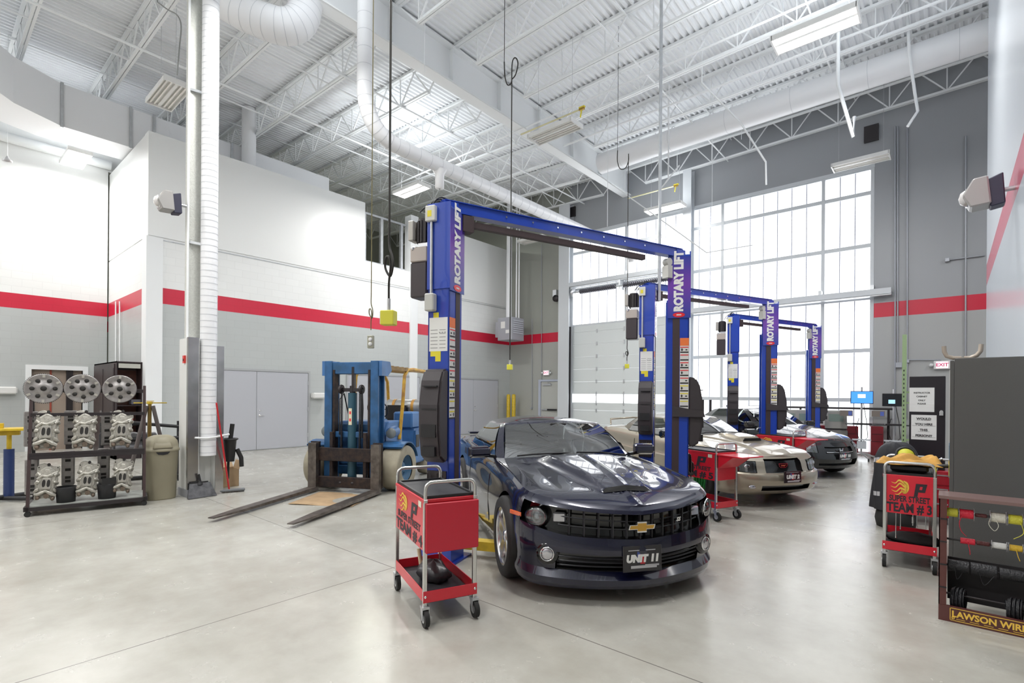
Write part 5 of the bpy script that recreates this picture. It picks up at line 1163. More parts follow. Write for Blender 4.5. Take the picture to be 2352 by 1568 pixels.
    if face == 'side': flat([(.26, .83), (.33, .83), (.33, .885), (.26, .885)], mat('sticker ivory', (.72, .74, .6), .5), 'sticker')
    return r
A_, B_ = G(912, 1352), G(975, 1436); C_ = G(1088, 1415)
mid = (A_ + B_) / 2 + (C_ - B_) / 2; rz4 = math.atan2((B_ - A_).y, (B_ - A_).x)
make_cart('red tool cart, team 4, in front beside the dark blue car', mid, rz4, '4', 'side', 'down')
a, b_ = G(1645, 1196), G(1689, 1191); rz5 = math.radians(-22.5); ex = Vector((math.cos(rz5), math.sin(rz5), 0)); mid = (a + b_) / 2 - ex * .385
make_cart('red tool cart, team 5, with its side shelf raised beside the beige car', mid, rz5, '5', 'side', 'up')
P = G(1822, 997, .9); P.z = 0; P *= .925; ey = Vector((-ex.y, ex.x, 0)); make_cart('red tool cart with its side shelf raised beside the small black car', P - ex * .385 + ey * .19, rz5, '6', 'side', 'up') if 0 else make_cart('red tool cart with its side shelf raised beside the small black car', P - ex * .385 + ey * .19, rz5, '', 'side', 'up')
a, b_ = G(2022, 1297), G(2141, 1317); rz3 = math.atan2((b_ - a).y, (b_ - a).x) - PI / 2
mid3 = (a + b_) / 2 + Vector((0, .385, 0)); make_cart('red tool cart, team 3, at the right with a yellow cloth on top', mid3, rz3, '3', 'end', 'none')
# things on the carts
T = Matrix.Translation(((A_ + B_) / 2 + (C_ - B_) / 2)) @ Matrix.Rotation(rz4, 4, 'Z')
def lump(name, label, cat, c, sx, sy, sz, m, seed=0, amp=.18, n=22, group=None, fr=5):
    random.seed(seed); ph = [random.uniform(0, 6.28) for _ in range(6)]; q = MB()
    vs = []; k = n // 2
    for i in range(k + 1):
        for j in range(n):
            th = PI * i / k; a = 2 * PI * j / n
            rr = 1 + amp * (math.sin(fr * a + ph[0] + 2 * th) * .5 + math.sin(3 * th + ph[1] + a) * .5 + .5 * math.sin(2 * fr * a + 4 * th + ph[2])) * math.sin(th)
            vs.append((sx * math.sin(th) * math.cos(a) * rr, sy * math.sin(th) * math.sin(a) * rr, max(-sz * .55, sz * -math.cos(th) * (1 + amp * .5 * math.sin(a * 3 + ph[3])))))
    q.add(vs, [(i * n + j, i * n + (j + 1) % n, (i + 1) * n + (j + 1) % n, (i + 1) * n + j) for i in range(k) for j in range(n)], True)
    o = q.build(name, m, loc=Vector(c) + Vector((0, 0, sz * .55)), weld=True); return tag(o, label, cat, group)
bag = mat('grey plastic bag', (.05, .05, .055), .3, bump=.4, bscale=14)
lump('plastic_bag', 'crumpled dark bag on the lower tray of the team 4 cart', 'bag', T @ Vector((.0, .0, .178)), .14, .11, .1, bag, 3)
q = MB(); q.cyl((0, 0, 0), (-.03, 0, .13), .016, 10); q.mi = 1; q.cyl((.01, 0, -.07), (0, 0, 0), .022, 10); tag(q.build('mallet', [mat('pale wood', (.72, .58, .38), .5), black], loc=T @ Vector((-.16, -.05, .25))), 'wooden handle sticking up from the lower tray of the team 4 cart', 'tool')
T3 = Matrix.Translation(mid3) @ Matrix.Rotation(rz3, 4, 'Z')
# yellow cloth: folded, draped sheet
def cloth(name, label, M_, sx, sy, m, seed, h=.06):
    random.seed(seed); ph = [random.uniform(0, 6.28) for _ in range(8)]; q = MB(); n = 30
    def f(u, v):
        x = (u - .5) * sx; y = (v - .5) * sy; e = min(u, 1 - u, v, 1 - v)
        z = h * (.45 + .4 * math.sin(7 * u + ph[0] + 3 * v) + .3 * math.sin(11 * v + ph[1] - 4 * u) + .12 * math.sin(23 * u + 9 * v + ph[2])) * sstep(e / .12) + .012
        x += .02 * math.sin(9 * v + ph[3]); y += .02 * math.sin(8 * u + ph[4]); return tuple(M_ @ Vector((x, y, max(.006, z))))
    q.grid(f, n, n); o = q.build(name, m, fix=False)
    s_ = o.modifiers.new('s', 'SOLIDIFY'); s_.thickness = .006; return tag(o, label, 'cloth')
ycl = mat('yellow work cloth', (.72, .40, .10), .85, var=.3, vscale=9)
cloth('work_cloth', 'crumpled yellow cloth on top of the team 3 cart', T3 @ Matrix.Translation((.16, .0, .985)), .3, .5, ycl, 5, .085)
q = MB(); q.box(-.2, .12, -.15, .15, 0, .07); tag(q.build('tool_tray', black, loc=T3 @ Vector((.15, 0, .922)), rot=(0, 0, rz3), bevel=.02), 'black tray of tools under the yellow cloth on the team 3 cart', 'tray')
q = MB(); q.lathe([(0, .03), (.06, .026), (.075, 0), (.06, -.02)], 20, 'x', (0, 0, 0)); q.mi = 1; q.tube([(0, .085 * math.cos(t * .3), .085 * math.sin(t * .3)) for t in range(22)], .012, 6)
tag(q.build('sanding_disc', [mat('disc yellow', (.62, .62, .05), .5), black], loc=T3 @ Vector((-.12, -.02, 1.05)), rot=(0, -.5, rz3 + .2)), 'round yellow pad leaning behind the yellow cloth on the team 3 cart', 'pad')
q = MB(); q.cyl((0, 0, 0), (.0, .2, .02), .018, 8); q.mi = 1; q.cyl((0, .2, .0), (0, .2, .07), .028, 10); q.cbox(0, .2, -.04, .05, .05, .1)
tag(q.build('drill', [black, alu], loc=T3 @ Vector((.22, .12, .985)), rot=(0, 0, rz3)), 'dark and silver power tool on the right end of the team 3 cart', 'tool')
for i, (x, L_) in enumerate(((-.10, .24), (-.065, .15), (.03, .1), (.06, .11), (.125, .12))):
    q = MB(); q.cyl((0, 0, 0), (0, 0, -L_), .0045, 6); q.cyl((0, 0, -L_), (0, 0, -L_ - .012), .006, 6)
    if i == 2: q.cyl((0, 0, -.03), (0, 0, -L_ + .01), .010, 8)
    tag(q.build('screwdriver', chrome, loc=T3 @ Vector((.36, x, .535))), ['longest screwdriver shaft hanging at the left under the team 3 box', 'second screwdriver shaft from the left under the team 3 box', 'thick pale screwdriver shaft in the middle under the team 3 box', 'fourth screwdriver shaft from the left under the team 3 box', 'rightmost screwdriver shaft hanging under the team 3 box'][i], 'screwdriver', 'screwdrivers under the team 3 cart')
lump('tyre_liner', 'black rubber bundle on the lower tray of the team 3 cart', 'rubber', T3 @ Vector((.0, .05, .178)), .22, .12, .07, rubber, 8, .1)
# green hoses hanging by the second cart
gh_ = MB(); hb = G(1597, 1150); dd = (hb.x * FW.x + hb.y * FW.y) * .985
for k in range(16):
    u0 = 1577 + k * .9; u1 = 1588 + k * 2.0; r_ = dd + .03 * math.sin(k * 2.1)
    gh_.tube([PD(u0 - 2, 1048 + (k % 4), r_), PD(u0 + 8, 1052 + k % 3, r_), PD(lerp(u0, u1, .8) + 6, 1078, r_), PD(u1 + 2, 1105, r_ + .02), PD(u1 - 1, 1128, r_ + .02)], .0085, 5); gh_.mi = 0
tag(gh_.build('green_hose', mat('green hose', (.03, .30, .07), .35, var=.5, vscale=25)), 'bundle of green hoses hanging in front of the team 5 cart', 'hose')
# ============================================================ FORKLIFT
fblue = mat('forklift blue', (.028, .12, .30), .45, var=.5, vscale=6, var_col=(.02, .08, .18)); fblue2 = mat('forklift body blue', (.07, .20, .46), .4, var=.3, vscale=3)
rust = mat('dark rusty steel', (.055, .035, .028), .55, .4, var=.5, vscale=14, var_col=(.02, .016, .018)); forkm = mat('worn fork steel', (.20, .17, .15), .4, .7, var=.5, vscale=10)
beiget = mat('beige solid tyre', (.40, .36, .27), .75, var=.25, vscale=5); fk_y = mat('guard yellow', (.70, .42, .03), .4, var=.35, vscale=10, var_col=(.45, .22, .04))
A_, B_ = G(722, 1128), G(862, 1137); o_ = (A_ + B_) / 2; rz = math.radians(-62.5)
fk = thing('forklift', 'old blue forklift with yellow overhead guard and long forks on the floor', 'forklift', o_, rz)
for y in (-.575, .575):
    q = MB(); q.prism([(-.03, .03), (.05, .03), (.05, .82), (-.03, .82)], y - .075, y + .075, 'y')
    v = []; L_ = 2.15
    q.add([(.04, y - .075, .03), (.04, y + .075, .03), (.04, y + .075, .085), (.04, y - .075, .085), (1.6, y - .075, .035), (1.6, y + .075, .035), (1.6, y + .075, .07), (1.6, y - .075, .07), (L_, y - .045, .05), (L_, y + .045, .05), (L_, y + .045, .062), (L_, y - .045, .062)],
          [(0, 3, 2, 1), (0, 1, 5, 4), (1, 2, 6, 5), (2, 3, 7, 6), (3, 0, 4, 7), (4, 5, 9, 8), (5, 6, 10, 9), (6, 7, 11, 10), (7, 4, 8, 11), (8, 9, 10, 11)], False)
    q.build('fork', [forkm], fk)
q = MB()
for y in (-.575, .575): q.box(-.075, -.032, y - .08, y + .08, .1, .84); 
split_parts(q, 'fork_hook', rust, fk)
q = MB(); q.box(-.09, -.03, -.62, .62, .52, .74); q.box(-.09, -.03, -.62, .62, .08, .26); q.box(-.14, -.09, -.34, -.28, .1, 1.0); q.box(-.14, -.09, .28, .34, .1, 1.0); cg = q.build('carriage', rust, fk, bevel=.006)
q = MB()
for y in (-.1, .12): q.lathe([(0, .008), (.022, .006), (.026, 0)], 12, 'x', (-.03, y, .16))
q.build('bolt', dark, cg)
for s_ in (-1, 1):
    q = MB(); y = s_ * .43; q.box(-.42, -.2, y - .015 * 1, y + .015, .12, 2.2); q.box(-.43, -.39, y - .07, y + .07, .12, 2.2); q.box(-.22, -.18, y - .07, y + .07, .12, 2.2); m_ = q.build('mast_channel', fblue, fk, bevel=.004)
    q = MB(); y = s_ * .33; q.box(-.3, -.19, y - .02, y + .02, .14, 2.05); q.build('inner_rail', rust, fk)
    q = MB(); y = s_ * .17
    for k in range(58): q.box(-.2, -.165, y - .014, y + .014, .5 + k * .021, .5 + k * .021 + .014)
    q.box(-.188, -.178, y - .008, y + .008, .5, 1.72); q.build('lift_chain', mat('chain', (.03, .03, .035), .4, .5), fk)
    q = MB(); q.lathe([(.03, -.02), (.075, -.02), (.08, 0), (.075, .02), (.03, .02)], 20, 'y', (-.2, y + s_ * .02, 1.72)); q.build('chain_wheel', dark, fk)
q = MB(); q.box(-.43, -.2, -.44, .44, 1.98, 2.18); q.box(-.45, -.4, -.44, .44, .25, .4); q.box(-.45, -.4, -.44, .44, 1.0, 1.12); q.box(-.26, -.22, -.34, .34, .9, 1.0); split_parts(q, 'mast_crossbeam', fblue, fk, bevel=.01)
q = MB(); q.cyl((-.24, 0, .12), (-.24, 0, 1.66), .075, 20); q.mi = 1; q.cyl((-.24, 0, 1.66), (-.24, 0, 1.78), .05, 16); q.box(-.28, -.2, -.2, .2, 1.68, 1.74); q.box(-.26, -.2, .0, .05, 1.74, 2.1)
cy = q.build('lift_cylinder', [mat('cylinder teal', (.03, .09, .13), .4), dark], fk)
q = MB(); q.box(-.166, -.163, -.03, .03, 1.12, 1.4); q.mi = 1
for z in (1.2, 1.32): q.box(-.1635, -.162, -.015, .015, z - .02, z + .03)
q.build('decal', [mat('decal cream', (.75, .70, .52), .5), logored], cy)
q = MB(); q.tube([(-.2, .2, .9), (-.19, .22, 1.4), (-.2, .2, 1.7), (-.3, .16, 1.78), (-.36, .1, 1.6), (-.36, .1, 1.0)], .014, 6); q.tube([(-.2, -.22, .95), (-.2, -.22, 1.55), (-.3, -.2, 1.65), (-.36, -.15, 1.3)], .012, 6); q.build('hydraulic_hose', black, fk)
# chassis
q = MB(); q.prism([(-.5, .42), (-.5, .95), (-.62, 1.16), (-1.15, 1.16), (-1.2, .62), (-1.7, .5), (-1.7, .3), (-.55, .3)], -.48, .48, 'y'); q.build('cowl', fblue2, fk, bevel=.02)
q = MB(); q.box(-2.75, -1.55, -.56, .56, .3, .98); q.prism([(-2.9, .35), (-3.05, .6), (-3.0, 1.12), (-2.5, 1.15), (-2.4, .98), (-2.4, .3)], -.58, .58, 'y'); cw = q.build('counterweight', fblue2, fk, bevel=.04, seg=2)
q = MB(); q.box(-1.75, -1.6, .5, .568, .62, .86); q.build('side_opening', black, cw)
q = MB(); q.box(-2.5, -1.95, .565, .572, .86, .9); q.box(-2.5, -2.0, .565, .572, .74, .80); q.build('white_stripe', paper, cw)
q = MB(); q.box(-1.7, -1.15, -.5, .5, .46, .54); q.build('step_plate', fblue, fk)
for s_ in (-1, 1):
    q = MB(); yc = s_ * .71; q.lathe([(.22, -.17), (.37, -.17), (.385, -.14), (.385, .14), (.37, .17), (.22, .17)], 36, 'y', (0, 0, 0)); w_ = q.build('front_wheel', beiget, fk, loc=(-.52, yc, .385))
    q = MB(); q.lathe([(.225, s_ * .15), (.2, s_ * .1), (.12, s_ * .06), (.08, s_ * .1), (0, s_ * .1)], 28, 'y', (0, 0, 0))
    for k in range(6): a = PI * k / 3; q.cyl((.1 * math.cos(a), s_ * .06, .1 * math.sin(a)), (.1 * math.cos(a), s_ * .1, .1 * math.sin(a)), .014, 8)
    q.build('wheel_hub', mat('hub blue', (.05, .14, .25), .5), w_)
    q = MB(); pts = [(-.52 + .43 * math.cos(math.radians(a)), .385 + .43 * math.sin(math.radians(a))) for a in range(55, 172, 13)]
    for (x0, z0), (x1, z1) in zip(pts, pts[1:]): q.add([(x0, s_ * .5, z0), (x1, s_ * .5, z1), (x1, s_ * .9, z1), (x0, s_ * .9, z0), (x0 * 1.0, s_ * .5, z0 + .02), (x1, s_ * .5, z1 + .02), (x1, s_ * .9, z1 + .02), (x0, s_ * .9, z0 + .02)], [(0, 3, 2, 1), (4, 5, 6, 7), (2, 3, 7, 6), (0, 1, 5, 4)], False)
    q.build('mudguard', fblue, fk)
    q = MB(); q.lathe([(0, -.1), (.27, -.1), (.28, 0), (.27, .1), (0, .1)], 28, 'y', (-2.35, s_ * .45, .28)); q.build('rear_wheel', beiget, fk)
    q = MB(); q.cyl((-.42, s_ * .62, .98), (-.62, s_ * .6, 1.0), .095, 18); q.mi = 1; q.lathe([(0, .01), (.085, .01), (.095, 0)], 18, 'x', (-.42, s_ * .62, .98)); q.build('headlamp', [fblue2, mat('dirty lens', (.2, .22, .22), .2)], fk)
    # overhead guard posts
    q = MB(); q.tube([(-1.0, s_ * .5, .82), (-1.14, s_ * .5, 1.5), (-1.2, s_ * .5, 1.98), (-1.32, s_ * .5, 2.1), (-1.6, s_ * .5, 2.12)], .034, 8); q.tube([(-1.6, s_ * .5, 2.12), (-2.3, s_ * .5, 2.1), (-2.5, s_ * .5, 1.9), (-2.6, s_ * .5, 1.1)], .034, 8); q.build('guard_post', fk_y, fk)
q = MB(); q.box(-1.2, -.43, -.45, .45, 2.0, 2.04) if 0 else None
for k in range(9): x = -.55 - k * .2; q.bar((x, -.5, 2.12), (x, .5, 2.12), .045, .05)
for y in (-.5, 0, .5): q.bar((-.45, y, 2.1), (-2.3, y, 2.1), .05, .06)
q.build('guard_roof', mat('guard roof tan', (.36, .22, .07), .6, var=.4, vscale=8), fk)
q = MB(); q.prism([(-.2, 1.95), (-.2, 2.2), (-.5, 2.2), (-.56, 2.05), (-.42, 1.95)], .4, .56, 'y'); q.prism([(-.2, 1.95), (-.2, 2.2), (-.5, 2.2), (-.56, 2.05), (-.42, 1.95)], -.56, -.4, 'y'); q.build('guard_bracket', fblue2, fk)
q = MB(); q.box(-1.95, -1.5, -.25, .25, .98, 1.12); q.box(-2.02, -1.88, -.25, .25, 1.1, 1.42); q.build('seat', black, fk, bevel=.04, seg=2)
q = MB(); q.box(-1.95, -1.55, .1, .5, .98, 1.3); q.build('engine_cover', fblue2, fk, bevel=.03)
q = MB(); n = 24; cx_, cz_ = -1.12, 1.36
q.tube([(cx_ + .07 * math.sin(2 * PI * k / n), .2 * math.cos(2 * PI * k / n), cz_ + .17 * math.sin(2 * PI * k / n)) for k in range(n + 1)], .012, 6, caps=False)
q.cyl((-.95, 0, 1.15), (cx_, 0, cz_), .02, 8); q.bar((cx_, -.19, cz_), (cx_, .19, cz_), .02, .015); q.build('steering_wheel', black, fk)
q = MB(); q.tube([(-2.35, -.42, 1.38), (-2.35, -.38, 1.38), (-2.35, .38, 1.38), (-2.35, .42, 1.38)], [.09, .155, .155, .09], 22); gt = q.build('gas_tank', mat('gas tank grey', (.45, .46, .46), .4, .3, var=.3, vscale=6), fk)
q = MB()
for y in (-.22, .2): q.tube([(-2.35, y - .03, 1.38), (-2.35, y + .03, 1.38)], .162, 22)
q.build('tank_strap', mat('strap orange', (.55, .28, .05), .5), gt)
q = MB(); q.cyl((-2.35, .4, 1.38), (-2.35, .5, 1.38), .03, 10); q.box(-2.4, -2.3, -.2, .2, 1.12, 1.24); q.build('valve', galv, gt)
# cardboard sheet under the mast
P = G(770, 1146); q = MB(); q.grid(lambda u, v: ((u - .5) * .95, (v - .5) * 1.0, .006 + .012 * math.sin(9 * u) * (v ** 2) + .01 * math.sin(5 * v + 1)), 14, 14)
o = q.build('cardboard_sheet', mat('cardboard', (.48, .33, .19), .8, var=.25, vscale=4), loc=(P.x, P.y, 0), rot=(0, 0, rz + .1), fix=False); s_ = o.modifiers.new('s', 'SOLIDIFY'); s_.thickness = .005
tag(o, 'flattened cardboard sheet on the floor between the forks', 'cardboard')
# red hand truck behind the forklift
P = G(737, 1012); ht = thing('hand_truck', 'red hand truck against the left wall behind the forklift', 'hand truck', (P.x, P.y, 0), .35)
q = MB(); q.box(-.02, .02, -.2, .2, .12, .95); q.build('back_plate', red, ht)
q = MB(); q.tube([(0, -.19, .9), (0, -.2, 1.15), (0, -.1, 1.28), (0, .1, 1.28), (0, .2, 1.15), (0, .19, .9)], .016, 8); q.build('handle', mat('hand truck handle red', (.6, .05, .04), .35), ht)
for y in (-.26, .26): q = MB(); q.lathe([(0, -.03), (.12, -.03), (.13, 0), (.12, .03), (0, .03)], 20, 'y', (-.03, y, .13)); q.mi = 1; q.lathe([(0, -.035), (.05, -.035), (.05, .035), (0, .035)], 14, 'y', (-.03, y, .13)); q.build('wheel', [rubber, mat('hub cream', (.7, .65, .5), .5)], ht)
# ============================================================ THINGS AT THE LEFT
def hit(u, v, P0, n):
    r = ray(u, v); o = Vector((0, 0, EYE)); t = (Vector(P0) - o).dot(n) / r.dot(n); return o + r * t
rkA, rkB = G(63, 1187), G(331, 1160); ex = (rkB - rkA).normalized(); rzk = math.atan2(ex.y, ex.x); LR = (rkB - rkA).length; fy = Vector((ex.y, -ex.x, 0))   # fy points to the camera
rk = thing('display_rack', 'black wheeled display rack holding the cast intake manifolds', 'rack', rkA, rzk)   # local +x along, -y towards the camera
q = MB(); D_ = .62; q.box(-.03, LR + .03, -.02, .02, .07, .12); q.box(-.03, LR + .03, D_ - .02, D_ + .02, .07, .12); q.box(-.04, .01, -.02, D_, .07, .13); q.box(LR - .01, LR + .04, -.02, D_, .07, .13); q.build('base_frame', dark, rk)
q = MB(); q.box(0, LR, 0, D_, .12, .135); q.build('shelf_board', mat('worn pale board', (.42, .44, .41), .5, var=.3, vscale=6), rk)
for x in (-.0, LR):
    for y in (0, D_): q = MB(); q.cyl((x, y - .015, .035), (x, y + .015, .035), .035, 14); q.cyl((x, y, .03), (x, y, .08), .012, 6); q.build('caster', rubber, rk)
    q = MB(); q.bar((x, -.0, .1), (x, .3, 1.74), .035, .035); q.build('front_post', mat('brown black steel', (.05, .03, .03), .4), rk); q = MB(); q.bar((x, D_, .1), (x, .34, 1.74), .035, .035); q.build('rear_post', dark, rk)
q = MB(); q.bar((-.03, .29, 1.66), (LR, .29, 1.66), .035, .05); q.build('rail', dark, rk)
for z in (1.33, .80, .76): q = MB(); y = .3 * (z - .1) / 1.64; q.bar((0, y - .01, z), (LR, y - .01, z), .035, .045); q.build('rail', dark, rk)
q = MB(); q.box(0, LR, .12, .5, .74, .755); q.build('shelf_board', dark, rk)
castal = mat('cast aluminium', (.56, .54, .48), .38, .55, bump=.5, bscale=60, var=.25, vscale=18); portm = mat('port dark', (.02, .018, .016), .7); castg = mat('machined grey', (.38, .36, .35), .4, .6, var=.2, vscale=20)
# flywheels
R_ = rzk
for i, (u, v, lb) in enumerate(((100, 892, 'left'), (190, 892, 'middle'), (275, 893, 'right'))):
    P = hit(u, v, rkA - fy * .24, fy); r = thing('flywheel', lb + ' one of three steel flywheels along the top of the display rack', 'flywheel', P, rzk, 'flywheels on the display rack')
    q = MB(); R0 = .2
    q.lathe([(.03, -.0), (.075, -.004), (.08, .006), (.15, .008), (.185, -.004), (R0, -.004), (R0, .014), (.0, .014)], 44, 'y', (0, 0, 0)); q.build('disc', castg, r)
    q = MB(); 
    for k in range(60): a = 2 * PI * k / 60; q.cbox(R0 * math.cos(a) * 1.01, .005, R0 * math.sin(a) * 1.01, .01, .016, .01)
    q.build('ring_gear', dark, r)
    q = MB(); q.lathe([(0, -.006), (.032, -.006), (.034, .0)], 20, 'y', (0, 0, 0)); q.build('centre_bore', portm, r)
    for k in range(7 if i == 1 else 6):
        a = 2 * PI * k / (7 if i == 1 else 6) + .3 * i; q = MB(); q.lathe([(0, -.001), (.024, -.001), (.027, .006)], 14, 'y', (.118 * math.cos(a), .0, .118 * math.sin(a))); q.build('lightening_hole', portm, r)
    q = MB()
    for k in range(6): a = 2 * PI * k / 6 + .5; q.T = Matrix.Rotation(-a, 4, 'Y'); q.box(.15, .19, -.012, -.0, -.014, .014); q.mi = 0
    split_parts(q, 'lug', mat('bright lug', (.66, .64, .58), .3, .6), r)
# intake manifolds
def manifold(u, v, lb, tilt=.0, row=0):
    z0 = 1.12 if row == 0 else .5; P = hit(u, v, rkA - fy * (.06 + .18 * (z0 - .1) / .9 * .55), fy)
    r = thing('intake_manifold', lb, 'engine part', P, rzk, 'intake manifolds on the display rack'); r.rotation_euler = (-.16, tilt, rzk); S = .92 if row == 0 else .84
    r.scale = (S * .95, S, S * 1.12)
    q = MB(); out = [(-.12, .27), (-.06, .29), (.0, .27), (.07, .24), (.14, .25), (.15, .19), (.12, .13), (.14, .06), (.125, -.02), (.14, -.1), (.13, -.17), (.12, -.23), (.04, -.21), (-.05, -.21), (-.13, -.24), (-.14, -.2), (-.125, -.1), (-.14, 0), (-.12, .08), (-.14, .14), (-.14, .22)]
    q.prism(out, .0, .06, 'y'); bd = q.build('base_flange', castal, r, bevel=.008)
    q = MB(); q.prism([(-.10, -.17), (-.115, .1), (-.10, .19), (-.02, .25), (.05, .22), (.11, .15), (.11, -.17), (.0, -.12)], -.035, .01, 'y'); q.build('valley_casting', castal, r, bevel=.015)
    q = MB(); q.prism([(-.075, .1), (-.04, .2), (.03, .2), (.09, .11), (.05, .085)], -.06, -.03, 'y'); q.build('top_boss', castal, r, bevel=.012)
    for s_ in (-1, 1):
        for k in range(3):
            z = .14 - k * .12; q = MB(); q.tube([(s_ * .135, .02, z - .02), (s_ * .115, -.02, z), (s_ * .085, -.035, z * .8)], [.024, .028, .02], 10); q.build('runner', castal, r)
        q = MB(); q.cyl((s_ * .12, -.012, .225), (s_ * .12, .01, .225), .022, 12); q.mi = 1; q.cyl((s_ * .12, -.014, .225), (s_ * .12, -.012, .225), .01, 10); q.build('bolt_boss', [castal, portm], r)
    q = MB(); q.prism([(-.07, -.075), (-.055, .08), (.055, .08), (.07, -.075), (.05, -.085), (-.05, -.085)], -.085, -.02, 'y'); pl = q.build('carburettor_pad', mat('bright cast face', (.50, .48, .43), .35, .5, var=.15, vscale=20), r, bevel=.01)
    for s_ in (-1, 1):
        q = MB(); pts = [(s_ * .03 + .022 * math.cos(a_) , .0 + .052 * sg(math.sin(a_), .7)) for a_ in [2 * PI * k / 16 for k in range(16)]]; q.prism(pts, -.0875, -.083, 'y'); q.build('throttle_opening', portm, pl)
    q = MB(); q.tube([(-.12, -.02, .06), (-.06, -.045, .11), (.0, -.05, .095), (.06, -.04, .13), (.12, -.01, .16)], [.02, .022, .022, .022, .018], 10); q.tube([(-.13, -.02, -.16), (-.08, -.05, -.15), (0, -.055, -.105), (.08, -.05, -.15), (.13, -.02, -.17)], [.022, .026, .024, .026, .022], 10); split_parts(q, 'cross_runner', castal, r)
    q = MB(); q.cyl((0, -.012, .268), (0, .03, .262), .022, 12); q.build('bore', portm, r)
    q = MB(); q.cyl((.02, -.0, -.17), (.02, -.06, -.18), .035, 12); q.sphere((-.09, -.03, -.2), .032, 10); q.sphere((.1, -.03, -.215), .03, 10); q.build('thermostat_neck', mat('brownish cast', (.22, .17, .13), .5, .4, var=.4, vscale=30), r)
names = ('left', 'middle', 'right')
for i, (u, v) in enumerate(((107, 992), (194, 990), (279, 988))): manifold(u, v, 'cast aluminium intake manifold, %s one of the upper row' % names[i], .06)
for i, (u, v) in enumerate(((107, 1110), (201, 1103), (281, 1095))): manifold(u, v, 'cast aluminium intake manifold, %s one of the lower row' % names[i], .08, 1)
for i, (u, v, lb) in enumerate(((70, 985, 'left, upper row'), (162, 982, 'middle, upper row'), (246, 985, 'right, upper row'), (72, 1095, 'left, lower row'), (156, 1075, 'middle, lower row'), (238, 1068, 'right, lower row'))):
    P = hit(u, v, rkA - fy * .36, fy); r = thing('cylinder_head', 'grey cylinder head with dark square ports behind the manifolds, ' + lb, 'engine part', P, rzk, 'cylinder heads on the display rack')
    q = MB(); q.box(-.07, .07, 0, .1, -.24, .24); q.build('casting', castg, r, bevel=.01); q = MB()
    for z in (.16, .11, -.02, -.13, -.18): q.box(-.03, .03, -.004, .0, z - .018, z + .018)
    split_parts(q, 'port', portm, r)
for i, (u, v) in enumerate(((152, 1122), (246, 1108))):
    P = hit(u, v, rkA - fy * .12, fy); q = MB(); q.lathe([(.0, 0), (.1, 0), (.115, .2), (.11, .21), (.1, .02)], 20, 'z'); q.prism([(-.02, .2), (.11, .2), (.13, .3)], -.08, .08, 'y') if i else None; tag(q.build('parts_bin', black, loc=(P.x, P.y, .137)), ('left' if i == 0 else 'right') + ' one of two black bins on the bottom board of the display rack', 'bin', 'black bins on the display rack')
# domed waste bin
P = G(363, 1150) + Vector((-.18, .08, 0)); tb = thing('waste_bin', 'beige domed waste bin between the display rack and the column', 'bin', (P.x, P.y, 0), rzk + .1)
tan_ = mat('beige plastic', (.34, .31, .22), .5, var=.08, vscale=3)
def oval(q, prof, sx, sy, n=36): 
    vs = []; 
    for rr, z in prof:
        for j in range(n): a = 2 * PI * j / n; vs.append((rr * sx * sg(math.cos(a), .85), rr * sy * sg(math.sin(a), .85), z))
    q.add(vs, [(i * n + j, i * n + (j + 1) % n, (i + 1) * n + (j + 1) % n, (i + 1) * n + j) for i in range(len(prof) - 1) for j in range(n)], True)
q = MB(); oval(q, [(0, 0), (.82, 0), (.85, .02), (.97, .74), (1.0, .75)], .235, .19); q.build('bin_body', tan_, tb)
q = MB(); oval(q, [(1.0, .735), (1.04, .745), (1.04, .775), (.98, .785), (.97, .83), (.9, .9), (.72, .955), (.4, .985), (0, .99)], .235, .19); ld = q.build('dome_lid', tan_, tb)
q = MB(); q.grid(lambda u, v: (lerp(-.13, .13, u) * (1 - .25 * v), -.198 + .07 * v * v + .03 * abs(u - .5) ** 2, lerp(.79, .93, v)), 10, 8); o = q.build('swing_flap', mat('beige flap', (.30, .27, .19), .45), tb, fix=False); s_ = o.modifiers.new('s', 'SOLIDIFY'); s_.thickness = .008
q = MB(); q.prism([(-.09, .735), (.09, .735), (.06, .7), (0, .69), (-.06, .7)], -.198, -.175, 'y'); q.build('latch', black, tb)
# dustpan, broom, box
P = G(463, 1142); Q_ = X1; dp = thing('dustpan', 'black lobby dustpan leaning against the column guard', 'dustpan', (P.x + .03, P.y, 0), PI / 2 + .05)
q = MB(); q.add([(-.21, -.02, .01), (.21, -.02, .01), (.15, .09, .22), (-.15, .09, .22), (-.2, .03, .01), (.2, .03, .01), (.14, .12, .22), (-.14, .12, .22)], [(0, 1, 2, 3), (4, 7, 6, 5), (0, 3, 7, 4), (1, 5, 6, 2), (3, 2, 6, 7)], False); q.build('pan', mat('scuffed black plastic', (.03, .03, .035), .45, var=.4, vscale=12, var_col=(.10, .10, .11)), dp)
q = MB(); q.tube([(0, .1, .2), (0, .1, .26), (-.02, .09, .36)], [.05, .02, .018], 8); q.bar((-.12, .1, .225), (.12, .1, .225), .02, .03); q.build('handle', black, dp)
P = G(531, 1130); br = thing('broom', 'push broom with a red handle leaning on the column', 'broom', (P.x, P.y, 0), 1.25)
q = MB(); q.box(-.2, .2, -.05, .05, .02, .055); q.build('broom_head', mat('grey broom block', (.16, .17, .18), .5), br, bevel=.008); q = MB()
for k in range(24):
    for j in range(4): q.cbox(-.185 + k * .016, -.035 + j * .023, .012, .009, .014, .022)
o = q.build('bristles', dark, br); o['kind'] = 'stuff'
T_ = br.matrix_world.copy(); top = PD(497, 925, 8.05); top = Vector((top.x, top.y, top.z)); Rm = Matrix.Rotation(-1.25, 3, 'Z'); lt = Rm @ (top - Vector((P.x, P.y, 0)))
